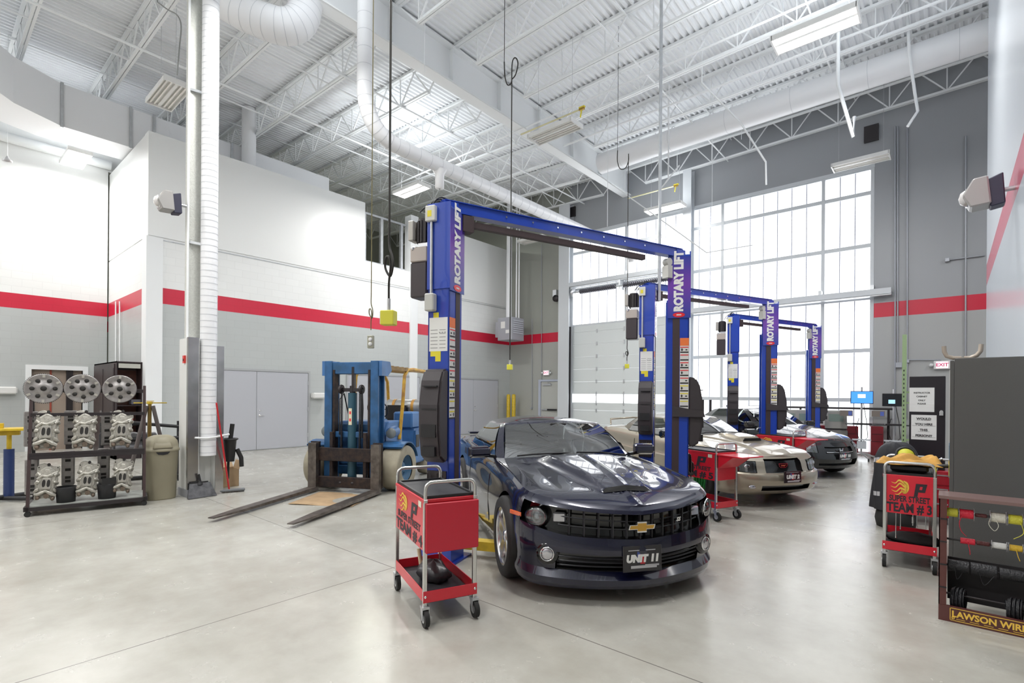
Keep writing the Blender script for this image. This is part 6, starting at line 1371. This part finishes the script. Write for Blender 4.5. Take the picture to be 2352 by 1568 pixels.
q = MB(); q.tube([(-.03, 0, .05), tuple(lt)], .013, 8); q.build('broom_handle', mat('broom red', (.62, .02, .03), .35), br)
P = G(531, 1118); bx = thing('cardboard_box', 'open cardboard box behind the broom', 'box', (P.x - .2, P.y - .02, 0), -.1)
cb = mat('cardboard', (.48, .33, .19), .8); q = MB(); a = .17; q.box(-a, a, -a, -a + .006, 0, .3); q.box(-a, a, a - .006, a, 0, .3); q.box(-a, -a + .006, -a, a, 0, .3); q.box(a - .006, a, -a, a, 0, .3); q.box(-a, a, -a, a, 0, .006); q.build('carton', cb, bx)
q = MB(); q.add([(-a, a, .3), (-a, -a, .3), (-a - .1, -a, .38), (-a - .1, a, .38)], [(0, 1, 2, 3)], False); q.add([(-a, a, .3), (a, a, .3), (a, a + .04, .44), (-a, a + .04, .44)], [(0, 1, 2, 3)], False); o = q.build('flap', cb, bx, fix=False); s_ = o.modifiers.new('s', 'SOLIDIFY'); s_.thickness = .005
# black funnel and hoses behind the column
P = PD(528, 1025, 8.6); fn = thing('hose_holder', 'black funnel-shaped holder with hose ends on the far side of the column', 'holder', (P.x, P.y, P.z), .4)
q = MB(); q.lathe([(.07, -.25), (.1, .1), (.13, .12), (.12, .14), (.09, .1)], 16, 'z'); q.build('funnel', black, fn); q = MB(); q.tube([(0, 0, .05), (.02, .03, .38)], .035, 10); q.tube([(.05, .1, -.05), (.1, .14, -.2), (.1, .15, -.35)], .035, 10); q.tube([(-.05, .02, -.2), (-.06, .02, -.55)], .02, 8); q.tube([(-.1, 0, .1), (-.25, 0, .2), (-.3, 0, .0)], .02, 8); q.build('hose', rubber, fn)
# dark open cabinet by the return wall
XK = -15.32; yk0 = PX(267, 900, XK).y; yk1 = RETY - .05; xk0 = PY(216, 900, yk0).x; zk = PX(268, 829, XK).z; db = mat('dark brown steel', (.045, .030, .032), .4, var=.3, vscale=5)
cbn = thing('steel_cabinet', 'tall dark brown steel cabinet with an open-shelved end, in the corner by the return wall', 'cabinet', (XK, yk0, 0)); D_ = yk1 - yk0; L_ = XK - xk0
q = MB(); q.box(-L_, 0, 0, .02, 0, zk); q.box(-L_, 0, D_ - .02, D_, 0, zk); q.box(-L_, 0, 0, D_, zk - .03, zk); q.box(-L_, 0, 0, D_, 0, .1); q.box(-L_, -L_ + .02, 0, D_, 0, zk); q.box(-.45, -.43, 0, D_, 0, zk); q.build('carcass', db, cbn)
for z in (.5, .9, 1.3, 1.7): q = MB(); q.box(-.43, -.01, .02, D_ - .02, z, z + .02); q.build('shelf', db, cbn)
q = MB(); q.box(-.428, -.42, .03, D_ - .03, .1, zk - .2); q.build('panel_or_shade', mat('rusty red brown', (.12, .035, .02), .6, var=.5, vscale=4), cbn)
q = MB(); q.box(.0, .006, .04, D_ - .04, zk - .16, zk - .05); q.build('name_plate', mat('plate ivory', (.5, .5, .45), .5), cbn)
for k in range(2):
    x0_, x1_ = -L_ * (.52 + .45 * (1 - k)), -L_ * (.06 + .45 * (1 - k)); q = MB(); q.box(x0_, x1_, -.02, 0, .08, zk - .06); q.box(x0_ + .05, x1_ - .05, -.026, -.02, .2, zk - .16); dd_ = q.build('door', db, cbn); q = MB(); q.box(x1_ - .2, x1_ - .12, -.05, -.02, 1.0, 1.16); q.build('door_handle', alu, dd_)
for k, (y, z, c_) in enumerate(((.15, .92, (.3, .03, .03)), (.3, 1.32, (.1, .1, .12)), (.2, .52, (.08, .05, .04)))): tag(MB().box(-.3, -.05, 0, .2, 0, .12).build('storage_box', mat('shelf box %d' % k, c_, .5), loc=(XK, yk0 + y * D_ / .5, z + .02)), ('dark red', 'charcoal', 'dark brown')[k] + ' storage box on a shelf of the dark brown cabinet', 'box')
# tripod screw jack behind the bin
P = PD(343, 1060, 8.6); tj = thing('tripod_stand', 'tripod jack stand with a yellow top handle behind the waste bin', 'stand', (P.x, P.y, 0), rzk)
zt_ = PD(343, 925, 8.6).z
for a in (90, 210, 330): q = MB(); q.tube([(.38 * math.cos(math.radians(a)), .38 * math.sin(math.radians(a)), 0), (.05 * math.cos(math.radians(a)), .05 * math.sin(math.radians(a)), zt_ - .05)], .03, 8); q.build('leg', mat('tripod grey brown', (.12, .10, .095), .5), tj)
q = MB(); q.cyl((0, 0, .5), (0, 0, zt_), .028, 10); q.build('screw', mat('brass thread', (.30, .20, .06), .4, .6), tj)
q = MB(); q.tube([(-.22, 0, zt_), (.24, 0, zt_)], .009, 8); q.cyl((0, 0, zt_ - .02), (0, 0, zt_ + .02), .04, 12); q.bar((-.05, 0, zt_ + .03), (.06, 0, zt_ + .03), .03, .012); q.build('yellow_handle', yellow, tj)
# black tubular engine stand with grey machine behind the bin
P = PD(375, 1120, 9.4); es = thing('engine_stand', 'black tubular engine stand behind the display rack and waste bin', 'stand', (P.x, P.y, 0), rzk)
q = MB()
for x in (-.9, .25): q.tube([(x, 0, 0), (x, 0, .9), (x + .1, 0, 1.05), (x + .5, 0, 1.08)], .03, 8); q.tube([(x, .3, 0), (x, .3, 1.1)], .03, 8)
q.tube([(-.9, 0, .8), (.3, 0, .8)], .035, 8); q.tube([(-.9, 0, .1), (.3, 0, .1)], .04, 8); q.tube([(-.9, 0, 1.02), (-.5, .0, 1.1), (.3, 0, 1.0)], .03, 8); q.build('tube_frame', black, es)
q = MB(); q.box(-.75, -.1, .05, .35, .55, .9); q.cyl((-.45, 0, .75), (-.45, .4, .75), .16, 16); q.cyl((-.7, -.02, .65), (-.1, -.02, .65), .07, 12); q.build('engine_block', mat('engine grey', (.20, .20, .21), .4, .5, var=.4, vscale=12), es, bevel=.02)
q = MB(); q.box(.0, .3, .1, .4, .05, .78); q.build('grey_panel', mat('blue grey panel', (.16, .18, .21), .5), es)
# screw-in jack at the left edge
P = G(20, 1150); jk = thing('transmission_jack', 'blue post jack with a yellow plate at the left edge', 'jack', (P.x, P.y, 0), rzk)
q = MB(); q.cyl((0, 0, .05), (0, 0, .78), .062, 16); q.build('post', mat('jack navy', (.02, .04, .14), .4), jk); q = MB(); zj = ZAT(20, 985, P); q.cyl((0, 0, .78), (0, 0, zj - .05), .03, 10); q.box(-.3, .2, -.2, .2, zj - .02, zj + .015); q.box(-.12, -.06, -.04, .04, zj + .015, zj + .09); q.box(-.14, .12, -.06, .06, zj - .09, zj - .03); q.build('top_plate', yellow, jk, bevel=.004)
q = MB(); q.tube([(-.6, -.3, .05), (-.1, -.05, .07), (.35, .35, .05)], .035, 8); q.tube([(-.5, .35, .05), (.3, -.3, .05)], .035, 8); q.tube([(.0, .25, .05), (.02, .2, .7)], .012, 6); q.build('base', black, jk)
# ============================================================ THINGS AT THE RIGHT
cab = mat('charcoal cabinet', (.085, .083, .08), .45, bump=.15, bscale=250)
# tall grey cabinet against the right wall, its side towards the camera
CY = 5.95; cx0 = PY(2181, 1000, CY).x; cz = PY(2181, 823, CY).z
tc_ = thing('tall_cabinet', 'tall charcoal steel cabinet seen side-on at the right', 'cabinet', (cx0, CY, 0))
W_ = RX - .02 - cx0
MB().box(0.03, W_, 0, 1.2, .05, cz).build('carcass', cab, tc_, bevel=.004)
for k in (0, 1):
    MB().box(0, .028, .01 + .6 * k, .585 + .6 * k, .08, cz - .02).build('door', cab, tc_)
q = MB(); q.box(-.003, .0, .03, .5, 1.25, cz - .1); q.mi = 1; q.box(-.003, .0, .1, .5, 1.1, 1.22); q.mi = 2; q.box(-.004, -.001, .05, .45, .95, 1.05); q.build('poster', [paper, mat('poster blue', (.10, .25, .42), .5), ylabel], tc_)
q = MB(); q.cyl((-.05, .55, 1.05), (0, .55, 1.05), .012, 8); q.tube([(-.05, .55, 1.06), (-.09, .55, 1.03), (-.09, .55, .94)], .012, 8); q.build('door_handle', chrome, tc_)
P0_ = PY(2165, 800, CY + .3); q = MB(); zc_ = cz + .02
def hp(u, v): p = PY(u, v, CY + .25); return (p.x, p.y, p.z)
sp_ = mat('tan pipe', (.42, .36, .30), .4, .3)
q.tube([hp(2168, 795), hp(2169, 808)] + [hp(2175, 818), hp(2190, 822), (PY(2208, 826, CY + .25).x, CY + .25, cz + .015)], .0125 * 1.5, 10); q.tube([hp(2254, 790), hp(2252, 806), hp(2243, 816), hp(2228, 822), (PY(2214, 826, CY + .25).x, CY + .25, cz + .015)], .019, 10)
q.box(PY(2195, 820, CY + .25).x, PY(2225, 820, CY + .25).x, CY + .2, CY + .3, cz, cz + .02)
tag(q.build('bent_pipe', sp_), 'pair of bent tan pipe ends standing on top of the charcoal cabinet', 'pipe')
# wire rack
WY = 4.97; brown = mat('wire rack brown', (.10, .028, .024), .4, coat=.2)
def wp(u, v, dy=0): return PY(u, v, WY + dy)
wx0 = wp(2156, 1300).x; wz0 = G(2160, 1425).z; zt_ = ZAT(2160, 1138, Vector((wx0, WY, 0))); wx1 = wx0 + .92; 
wr = thing('wire_rack', 'brown wire spool rack at the right edge of the photo', 'rack', (wx0, WY, 0)); W_ = wx1 - wx0
for x in (0, W_ - .04):
    q = MB(); q.box(x, x + .045, -.0, .03, 0, zt_); q.box(x, x + .006, 0, .26, 0, zt_); pl = q.build('side_panel', brown, wr)
    q = MB()
    for z in (.16, .27, .38, .49): q.box(x + .004, x + .046, -.003, .0, z * zt_ / .6 - .005, z * zt_ / .6 + .005)
    split_parts(q, 'slot', black, pl)
q = MB(); q.box(-.004, W_ + .004, -.006, .262, zt_ - .018, zt_ + .004); q.build('top_rail', mat('wire rack top', (.20, .12, .11), .35, coat=.3), wr)
q = MB(); q.box(0, W_, -.004, .02, 0, .115); kb = q.build('sign_board', brown, wr)
text('LAWSON WIRE RACK', .062, flame, kb, frame((.075, -.0055, .062), (1, 0, 0), (0, 0, 1)), bold=.0022, align='LEFT', ext=.0005, sx=.92)
q = MB(); q.box(.065, W_, -.006, -.004, .102, .106); q.box(.065, .069, -.006, -.004, .014, .106); q.box(.065, W_, -.006, -.004, .014, .018)
for k in range(7): q.box(.1 + k * .075, .15 + k * .075, -.006, -.004, .028, .031)
q.build('sign_border', flame, kb)
q = MB(); q.tube([(.078, -.006, .026), (.078, -.006, .042)], .003, 6); q.tube([(.078, -.006, .042), (.09, -.006, .038), (.09, -.006, .028), (.078, -.006, .026)], .003, 6); q.build('sign_logo', flame, kb)
# rods with spools; each spool is a thing of its own
wire = lambda n, c: mat('wire ' + n, c, .4, bump=.6, bscale=90)
zr = [ (ZAT(2200, 1178, Vector((wx0, WY, 0)))), ZAT(2200, 1240, Vector((wx0, WY, 0))), ZAT(2200, 1300, Vector((wx0, WY, 0))), ZAT(2200, 1366, Vector((wx0, WY, 0))) ]
q = MB(); q.box(.05, W_ - .05, .235, .25, .1, zr[2] + .03); q.build('panel_or_shade', mat('rack shade dark', (.018, .016, .018), .7), wr)  # dark sheet added as painted shade behind the lower coils
for z in zr: q = MB(); q.cyl((.02, .1, z), (W_ - .02, .1, z), .008, 8); q.build('rod', dark, wr)
def spool(name_c, col, u0, u1, row, r, label, flange=True, tail=None, tone=None):
    xa_, xb_ = wp(u0, 1200, .1).x, wp(u1, 1200, .1).x; z = zr[row]
    s_ = thing('wire_spool', label, 'wire spool', ((xa_ + xb_) / 2, WY + .1, z), 0, 'wire spools on the brown rack'); L_ = (xb_ - xa_) / 2
    q = MB(); n = max(4, int(2 * L_ / .0065))
    pr = []
    for k in range(n): x = -L_ + 2 * L_ * k / n; pr += [(r - .0008, x), (r + .0007, x + L_ / n), ]
    pr = [(.008, -L_)] + pr + [(.008, L_)]; q.lathe(pr, 20, 'x'); q.build('wire_winding', wire(name_c, col), s_)
    if flange:
        q = MB()
        for x in (-L_, L_): q.lathe([(.008, x - .001), (r + .012, x - .001), (r + .012, x + .0015), (.008, x + .0015)], 20, 'x')
        q.build('flange', alu, s_)
    if tail: q = MB(); q.tube(crv([(x, -r + y, z_) for x, y, z_ in tail]), .0022, 5); q.build('loose_end', wire(name_c, col), s_)
Y_, R__, W__, K_ = (.72, .68, .06), (.70, .02, .05), (.74, .72, .62), (.010, .010, .013)
spool('yellow', Y_, 2171, 2201, 0, .033, 'yellow wire spool at the left end of the top rod', False)
spool('red', R__, 2203, 2237, 0, .034, 'red wire spool on the top rod', True, [(-.02, 0, 0), (-.04, -.01, -.06), (-.03, -.01, -.12), (.0, 0, -.16)])
spool('brown core', (.10, .02, .02), 2240, 2267, 0, .014, 'bare brown core on the top rod', False)
spool('cream', W__, 2274, 2311, 0, .035, 'cream wire spool on the top rod with hanging loops', True, [(-.04, 0, 0), (-.05, 0, -.05), (-.02, -.01, -.09), (-.0, -.01, -.05), (-.02, 0, .0)])
spool('yellow', Y_, 2314, 2349, 0, .034, 'yellow wire spool near the right end of the top rod', True, [(.02, 0, 0), (.04, -.01, -.08), (-.01, -.01, -.13)])
spool('red', R__, 2206, 2241, 1, .022, 'small red wire spool on the second rod', False, [(-.0, 0, 0), (.01, -.01, -.06), (.012, -.01, -.09)])
spool('brown core', (.10, .02, .02), 2243, 2274, 1, .016, 'bare brown core on the second rod', False)
spool('white', (.78, .78, .76), 2278, 2313, 1, .022, 'white wire spool on the second rod')
spool('amber', (.78, .50, .04), 2317, 2350, 1, .022, 'amber wire spool on the second rod', True, [(.0, 0, 0), (.01, -.01, -.05), (.02, -.01, -.08)])
spool('black', K_, 2178, 2228, 2, .042, 'black cable coil at the left of the third rod', False, [(-.02, 0, 0), (-.01, -.03, -.08), (.02, -.02, -.03)]); spool('black', K_, 2230, 2292, 2, .045, 'black cable coil in the middle of the third rod', False, [(-.03, 0, 0), (0, -.02, -.09), (.05, -.01, -.02)]); spool('black', K_, 2296, 2356, 2, .04, 'black cable coil at the right of the third rod', False)
for (u, lb) in ((2200, 'left loose black cable loop on the lowest rod'), (2330, 'right loose black cable loop on the lowest rod')):
    p = wp(u, 1340, .1); q = MB()
    for k in range(11): q.tube([(k * .009 - .05 + .012 * math.sin(a), .0, -.035 + (.06 + .004 * (k % 3)) * math.cos(a)) if False else (k * .007 - .03 + .012 * math.sin(a), (.07 + .006 * (k % 3)) * math.sin(a), -.03 + (.07 + .006 * (k % 3)) * math.cos(a)) for a in [2 * PI * t / 18 for t in range(19)]], .0045, 5, caps=False)
    tag(q.build('cable_coil', wire('black', K_), loc=(p.x, WY + .1, zr[3])), lb, 'cable coil', 'cable coils on the brown rack')
spool('black', K_, 2310, 2358, 3, .03, 'black cable coil at the right of the lowest rod', False)
# tall locker with two notices on a red tool cabinet
LY = 8.75; lx0, lx1 = PY(2088, 1000, LY).x, PY(2171, 1000, LY).x; lz1 = PY(2120, 864, LY).z; lz0 = .72
rc = thing('tool_cabinet', 'red tool cabinet behind the team 3 cart and below the black locker', 'cabinet', ((lx0 + lx1) / 2, LY - .12, 0)); 
q = MB(); q.box(-.34, .26, 0, .7, .1, .70); q.build('carcass', mat('dark red steel', (.40, .008, .022), .35, coat=.3), rc, bevel=.01)
for z in (.15, .34, .52): q = MB(); q.box(-.33, .25, -.012, 0, z, z + .15); d_ = q.build('drawer', mat('dark red steel', (.4, .01, .02), .35), rc, bevel=.004); q = MB(); q.box(-.3, .22, -.02, -.012, z + .12, z + .135); q.build('drawer_pull', alu, d_)
for x in (-.28, .2): q = MB(); q.cyl((x - .015, .1, .05), (x + .015, .1, .05), .05, 14); q.cyl((x, .1, .05), (x, .1, .1), .02, 6); q.build('caster', rubber, rc)
lk = thing('locker', 'black locker carrying two white notices', 'locker', (lx0, LY, .702)); W_ = lx1 - lx0; Hh = lz1 - .702
q = MB(); q.box(0, W_, 0, .45, 0, Hh); q.build('locker_body', mat('locker black', (.012, .009, .014), .4), lk, bevel=.004)
def notice(u0, u1, v0, v1, lines, size, lb, bold, und):
    a_, b_ = PY(u0, v0, LY - .004), PY(u1, v1, LY - .004); r = thing('notice', lb, 'notice', ((a_.x + b_.x) / 2, LY - .004, (a_.z + b_.z) / 2)); w_ = b_.x - a_.x; h_ = a_.z - b_.z
    MB().box(-w_ / 2, w_ / 2, -.002, .002, -h_ / 2, h_ / 2).build('sheet', paper, r)
    for i, (s_, dz_) in enumerate(lines): 
        t = text(s_, size, ink, r, frame((0, -.003, dz_ * h_), (1, 0, 0), (0, 0, 1)), bold=bold, ext=.0002)
        if und: q = MB(); wl = len(s_) * size * .38; q.box(-wl, wl, -.0032, -.0028, dz_ * h_ - size * .52, dz_ * h_ - size * .46); q.build('underline', ink, r)
notice(2089, 2146, 890, 946, [('INSTRUCTOR', .28), ('CABINET', .13), ('ONLY', -.03), ('PLEASE', -.17)], .028, 'upper white notice on the black locker', .0008, False)
notice(2093, 2151, 952, 1011, [('WOULD', .34), ('YOU HIRE', .12), ('THIS', -.11), ('PERSON??', -.34)], .04, 'lower white notice with underlined words on the black locker', .0016, True)
q = MB(); q.cyl((0, -.03, 0), (0, 0, 0), .018, 10); q.box(-.02, .02, -.05, -.02, -.05, .0); q.build('lock', alu, lk, loc=(W_ - .04, 0, PY(2165, 945, LY).z - .702))
# jacket and dark covered stack behind the cart
jx = PY(2052, 1060, 7.6); jm = mat('dark jacket', (.02, .021, .026), .65, bump=.3, bscale=20)
dj = thing('draped_jacket', 'dark jacket with pale stripes draped over a stack behind the team 3 cart', 'jacket', (PY(2058, 1060, 8.15).x, 8.15, 0), .1)
q = MB(); random.seed(4)
def jf(u, v):
    a = 2 * PI * u; z = .22 + .86 * (1 - (1 - v) ** 1.5); rr = (.275 - .06 * v) * (1 + .08 * math.sin(5 * a + 4 * v) + .04 * math.sin(9 * a)); cl = 1 if v < .55 else math.sqrt(max(0, 1 - ((v - .55) / .45) ** 2))
    return (rr * cl * math.cos(a) * .95, rr * cl * math.sin(a) * .7, z + .03 * math.sin(3 * a + 1) * v * cl)
q.grid(jf, 40, 24); q.build('fabric', jm, dj, weld=True)
q = MB()
for k, (z0_, z1_) in enumerate(((.70, .76), (.34, .38))):
    for t in range(3): a0 = math.radians(205 + t * 9); q.add([tuple(Vector(jf(((205 + t * 9) / 360), (z0_ - .22) / .86)) * 1.0 + Vector((math.cos(a0), math.sin(a0), 0)) * .006), tuple(Vector(jf(((213 + t * 9) / 360), (z0_ - .22) / .86)) + Vector((math.cos(a0), math.sin(a0), 0)) * .006), tuple(Vector(jf(((213 + t * 9) / 360), (z1_ - .22) / .86)) + Vector((math.cos(a0), math.sin(a0), 0)) * .006), tuple(Vector(jf(((205 + t * 9) / 360), (z1_ - .22) / .86)) + Vector((math.cos(a0), math.sin(a0), 0)) * .006)], [(0, 1, 2, 3)], False)
q.build('pale_stripe', mat('stripe grey', (.5, .5, .52), .5), dj)
q = MB(); q.lathe([(.0, 0), (.2, 0), (.22, .1), (.2, .22), (0, .22)], 24, 'z'); q.build('tyre_stack', rubber, dj)
# green slotted post
P = PY(2076, 1000, 10.4); zg_ = PY(2076, 768, 10.4).z; gp_ = thing('slotted_post', 'tall pale green slotted rack post behind the black locker', 'post', (P.x, 10.4, 0))
q = MB(); q.box(-.028, .028, 0, .05, 0, zg_); q.build('post', mat('pale green', (.30, .42, .22), .5), gp_); q = MB()
for k in range(22): q.box(-.012, .002, -.002, .0, .6 + k * .07, .63 + k * .07)
q.build('slot', black, gp_); q = MB(); q.box(-.06, .06, -.03, .08, 0, .01)
for z in (.95, 1.55, 1.72): q.box(.02, .5, .01, .04, z, z + .03)
q.build('arm', mat('pale green', (.3, .42, .22), .5), gp_)
# diagnostic carts with screens
scr = emit('blue screen', (.06, .25, .95), 1.2); scw = emit('pale screen window', (.75, .82, 1), 1.1); scd = mat('dark screen', (.01, .01, .014), .2); sci = emit('cyan screen window', (.35, .65, .85), 1.0)
def screen_cart(u, vfoot, label, on, z1, du=0):
    P = G(u, vfoot); r = thing('monitor_cart', label, 'monitor cart', (P.x, P.y, 0), math.radians(12))
    q = MB(); q.cyl((0, 0, .1), (0, 0, z1 + .28), .022, 10); q.build('column', alu, r)
    q = MB()
    for a in (20, 110, 200, 290):
        c_, s_ = math.cos(math.radians(a)), math.sin(math.radians(a)); q.tube([(0, 0, .18), (.15 * c_, .15 * s_, .15), (.36 * c_, .36 * s_, .07)], [.03, .025, .02], 8)
    b_ = q.build('foot', alu, r)
    for a in (20, 110, 200, 290): c_, s_ = math.cos(math.radians(a)), math.sin(math.radians(a)); q = MB(); q.cyl((.36 * c_ - .015, .36 * s_, .035), (.36 * c_ + .015, .36 * s_, .035), .035, 12); q.build('caster', rubber, r)
    q = MB(); q.box(-.25, .25, -.05, -.02, z1 - .16, z1 + .17); q.build('monitor', black, r, bevel=.006)
    q = MB(); q.box(-.235, .235, -.053, -.05, z1 - .145, z1 + .155); sd = q.build('screen', scr if on else scd, r)
    q = MB(); q.box(-.09, .08, -.055, -.053, z1 - .01, z1 + .09) if on else q.box(-.12, .02, -.055, -.053, z1 - .09, z1 + .01); q.build('screen_window', scw if on else sci, r)
    q = MB(); q.box(-.35, .35, -.22, .1, .93, .95); q.build('keyboard_shelf', black, r); q = MB(); q.box(-.2, .2, -.2, -.06, .952, .975); q.build('keyboard', dark, r)
    q = MB(); q.box(-.2, .2, -.12, .05, .52, .55); q.box(-.1, .1, -.1, .02, .3, .5); q.build('lower_shelf', mat('pale plastic', (.55, .58, .62), .5), r)
    q = MB(); q.box(-.48, -.2, -.12, .1, 1.15, 1.3); q.mi = 1; q.box(-.3, -.22, -.122, .1, 1.17, 1.28); q.build('scanner_box', [mat('box tan grey', (.20, .17, .15), .5), mat('box blue', (.1, .15, .5), .5)], r)
    q = MB(); q.tube([(.02, .03, z1), (.12, .06, 1.0), (.14, .02, .6), (.05, 0, .5)], .008, 5); q.tube([(-.05, .03, 1.1), (-.12, .06, .8), (-.05, .0, .55)], .008, 5); q.tube([(-.18, 0, .55), (-.2, -.02, .4), (-.1, -.03, .32)], .014, 5); q.build('cable', black, r)
    return r
screen_cart(1978, 1056, 'monitor cart with a bright blue screen before the windows', True, 1.64)
screen_cart(2052, 1060, 'monitor cart with a dark screen beside the window edge', False, 1.58)
# grey analyser units and red chests along the windows
mg = mat('analyser grey', (.22, .21, .20), .5); mg2 = mat('analyser light', (.34, .33, .30), .5)
for i, (u, d, lb) in enumerate(((1918, 14.1, 'grey analyser console nearest the blue screen'), (1850, 14.4, 'grey analyser console behind the farthest lift'), (1808, 14.6, 'small grey console left of the farthest lift'))):
    P = PD(u, 1000, d); r = thing('analyser_console', lb, 'machine', (P.x, P.y, 0), math.radians(15), 'analyser consoles by the windows')
    q = MB(); q.box(-.27, .27, -.2, .25, .05, .75); q.build('cabinet', mg, r, bevel=.02); q = MB(); q.prism([(-.2, .78), (.25, .78), (.25, 1.28), (-.1, 1.28)], -.26, .26, 'x'); q.build('console_head', mg2, r, bevel=.02)
    q = MB(); q.box(-.17, .17, -.165, -.15, .98, 1.18); q.build('display', mat('display green grey', (.25, .32, .28), .2), r); q = MB(); q.box(-.24, .24, -.19, -.05, .75, .79); q.build('keyboard', dark, r)
for i, (u, d, w_, lb) in enumerate(((1942, 14.1, .55, 'dark red chest left of the blue screen'), (2012, 13.95, .28, 'dark red chest right of the blue screen'), (1884, 14.3, .28, 'dark red chest behind the farthest lift'))):
    P = PD(u, 1000, d); r = thing('parts_chest', lb, 'chest', (P.x, P.y, 0), math.radians(12), 'red chests by the windows'); q = MB(); q.box(-w_ / 2, w_ / 2, -.2, .25, .08, .86); q.build('chest_body', mat('chest red', (.28, .008, .02), .4, coat=.3), r, bevel=.01)
    q = MB(); q.box(-w_ / 2 + .02, w_ / 2 - .02, -.205, -.2, .45, .46); q.box(-w_ / 2 + .02, w_ / 2 - .02, -.205, -.2, .65, .66); q.build('drawer_gap', black, r); q = MB()
    for x in (-w_ / 2 + .05, w_ / 2 - .05): q.cyl((x - .015, 0, .04), (x + .015, 0, .04), .04, 10)
    split_parts(q, 'caster', rubber, r)
q = MB(); P = PD(1830, 935, 15.2); q.tube([(-2.0, 0, 0), (2.3, 0, 0)], .03, 8)
for x in (-1.9, .1, 2.2): q.cyl((x, 0, -P.z), (x, 0, 0), .03, 8)
q.box(-2.0, 2.3, -.15, .15, -.45, -.41); tag(q.build('work_bench', dark, loc=P, rot=(0, 0, math.radians(3))), 'long dark bench rail in front of the windows', 'bench')
# dark bar lying across the third cart
a_, b_ = PD(1722, 978, 12.6), PD(1906, 990, 10.9); q = MB(); q.bar((0, 0, 0), tuple(b_ - a_), .06, .035); q.mi = 1; q.bar((0, 0, -.005), tuple((b_ - a_) * .18), .09, .08); tag(q.build('work_light_bar', [mat('bar brown grey', (.10, .08, .075), .35), padm], loc=a_), 'long dark bar lying across the cart beside the small black car', 'bar')
# two short dark posts seen behind the beige car
P = PD(1622, 948, 15.5); q = MB(); q.cyl((-.1, 0, 0), (-.1, 0, P.z + .4), .035, 8); q.cyl((.13, 0, 0), (.13, 0, P.z + .4), .035, 8); q.box(-.2, .22, -.05, .05, .0, .03); tag(q.build('post_pair', dark, loc=(P.x, P.y, 0)), 'pair of short dark posts seen above the black car before the windows', 'post')
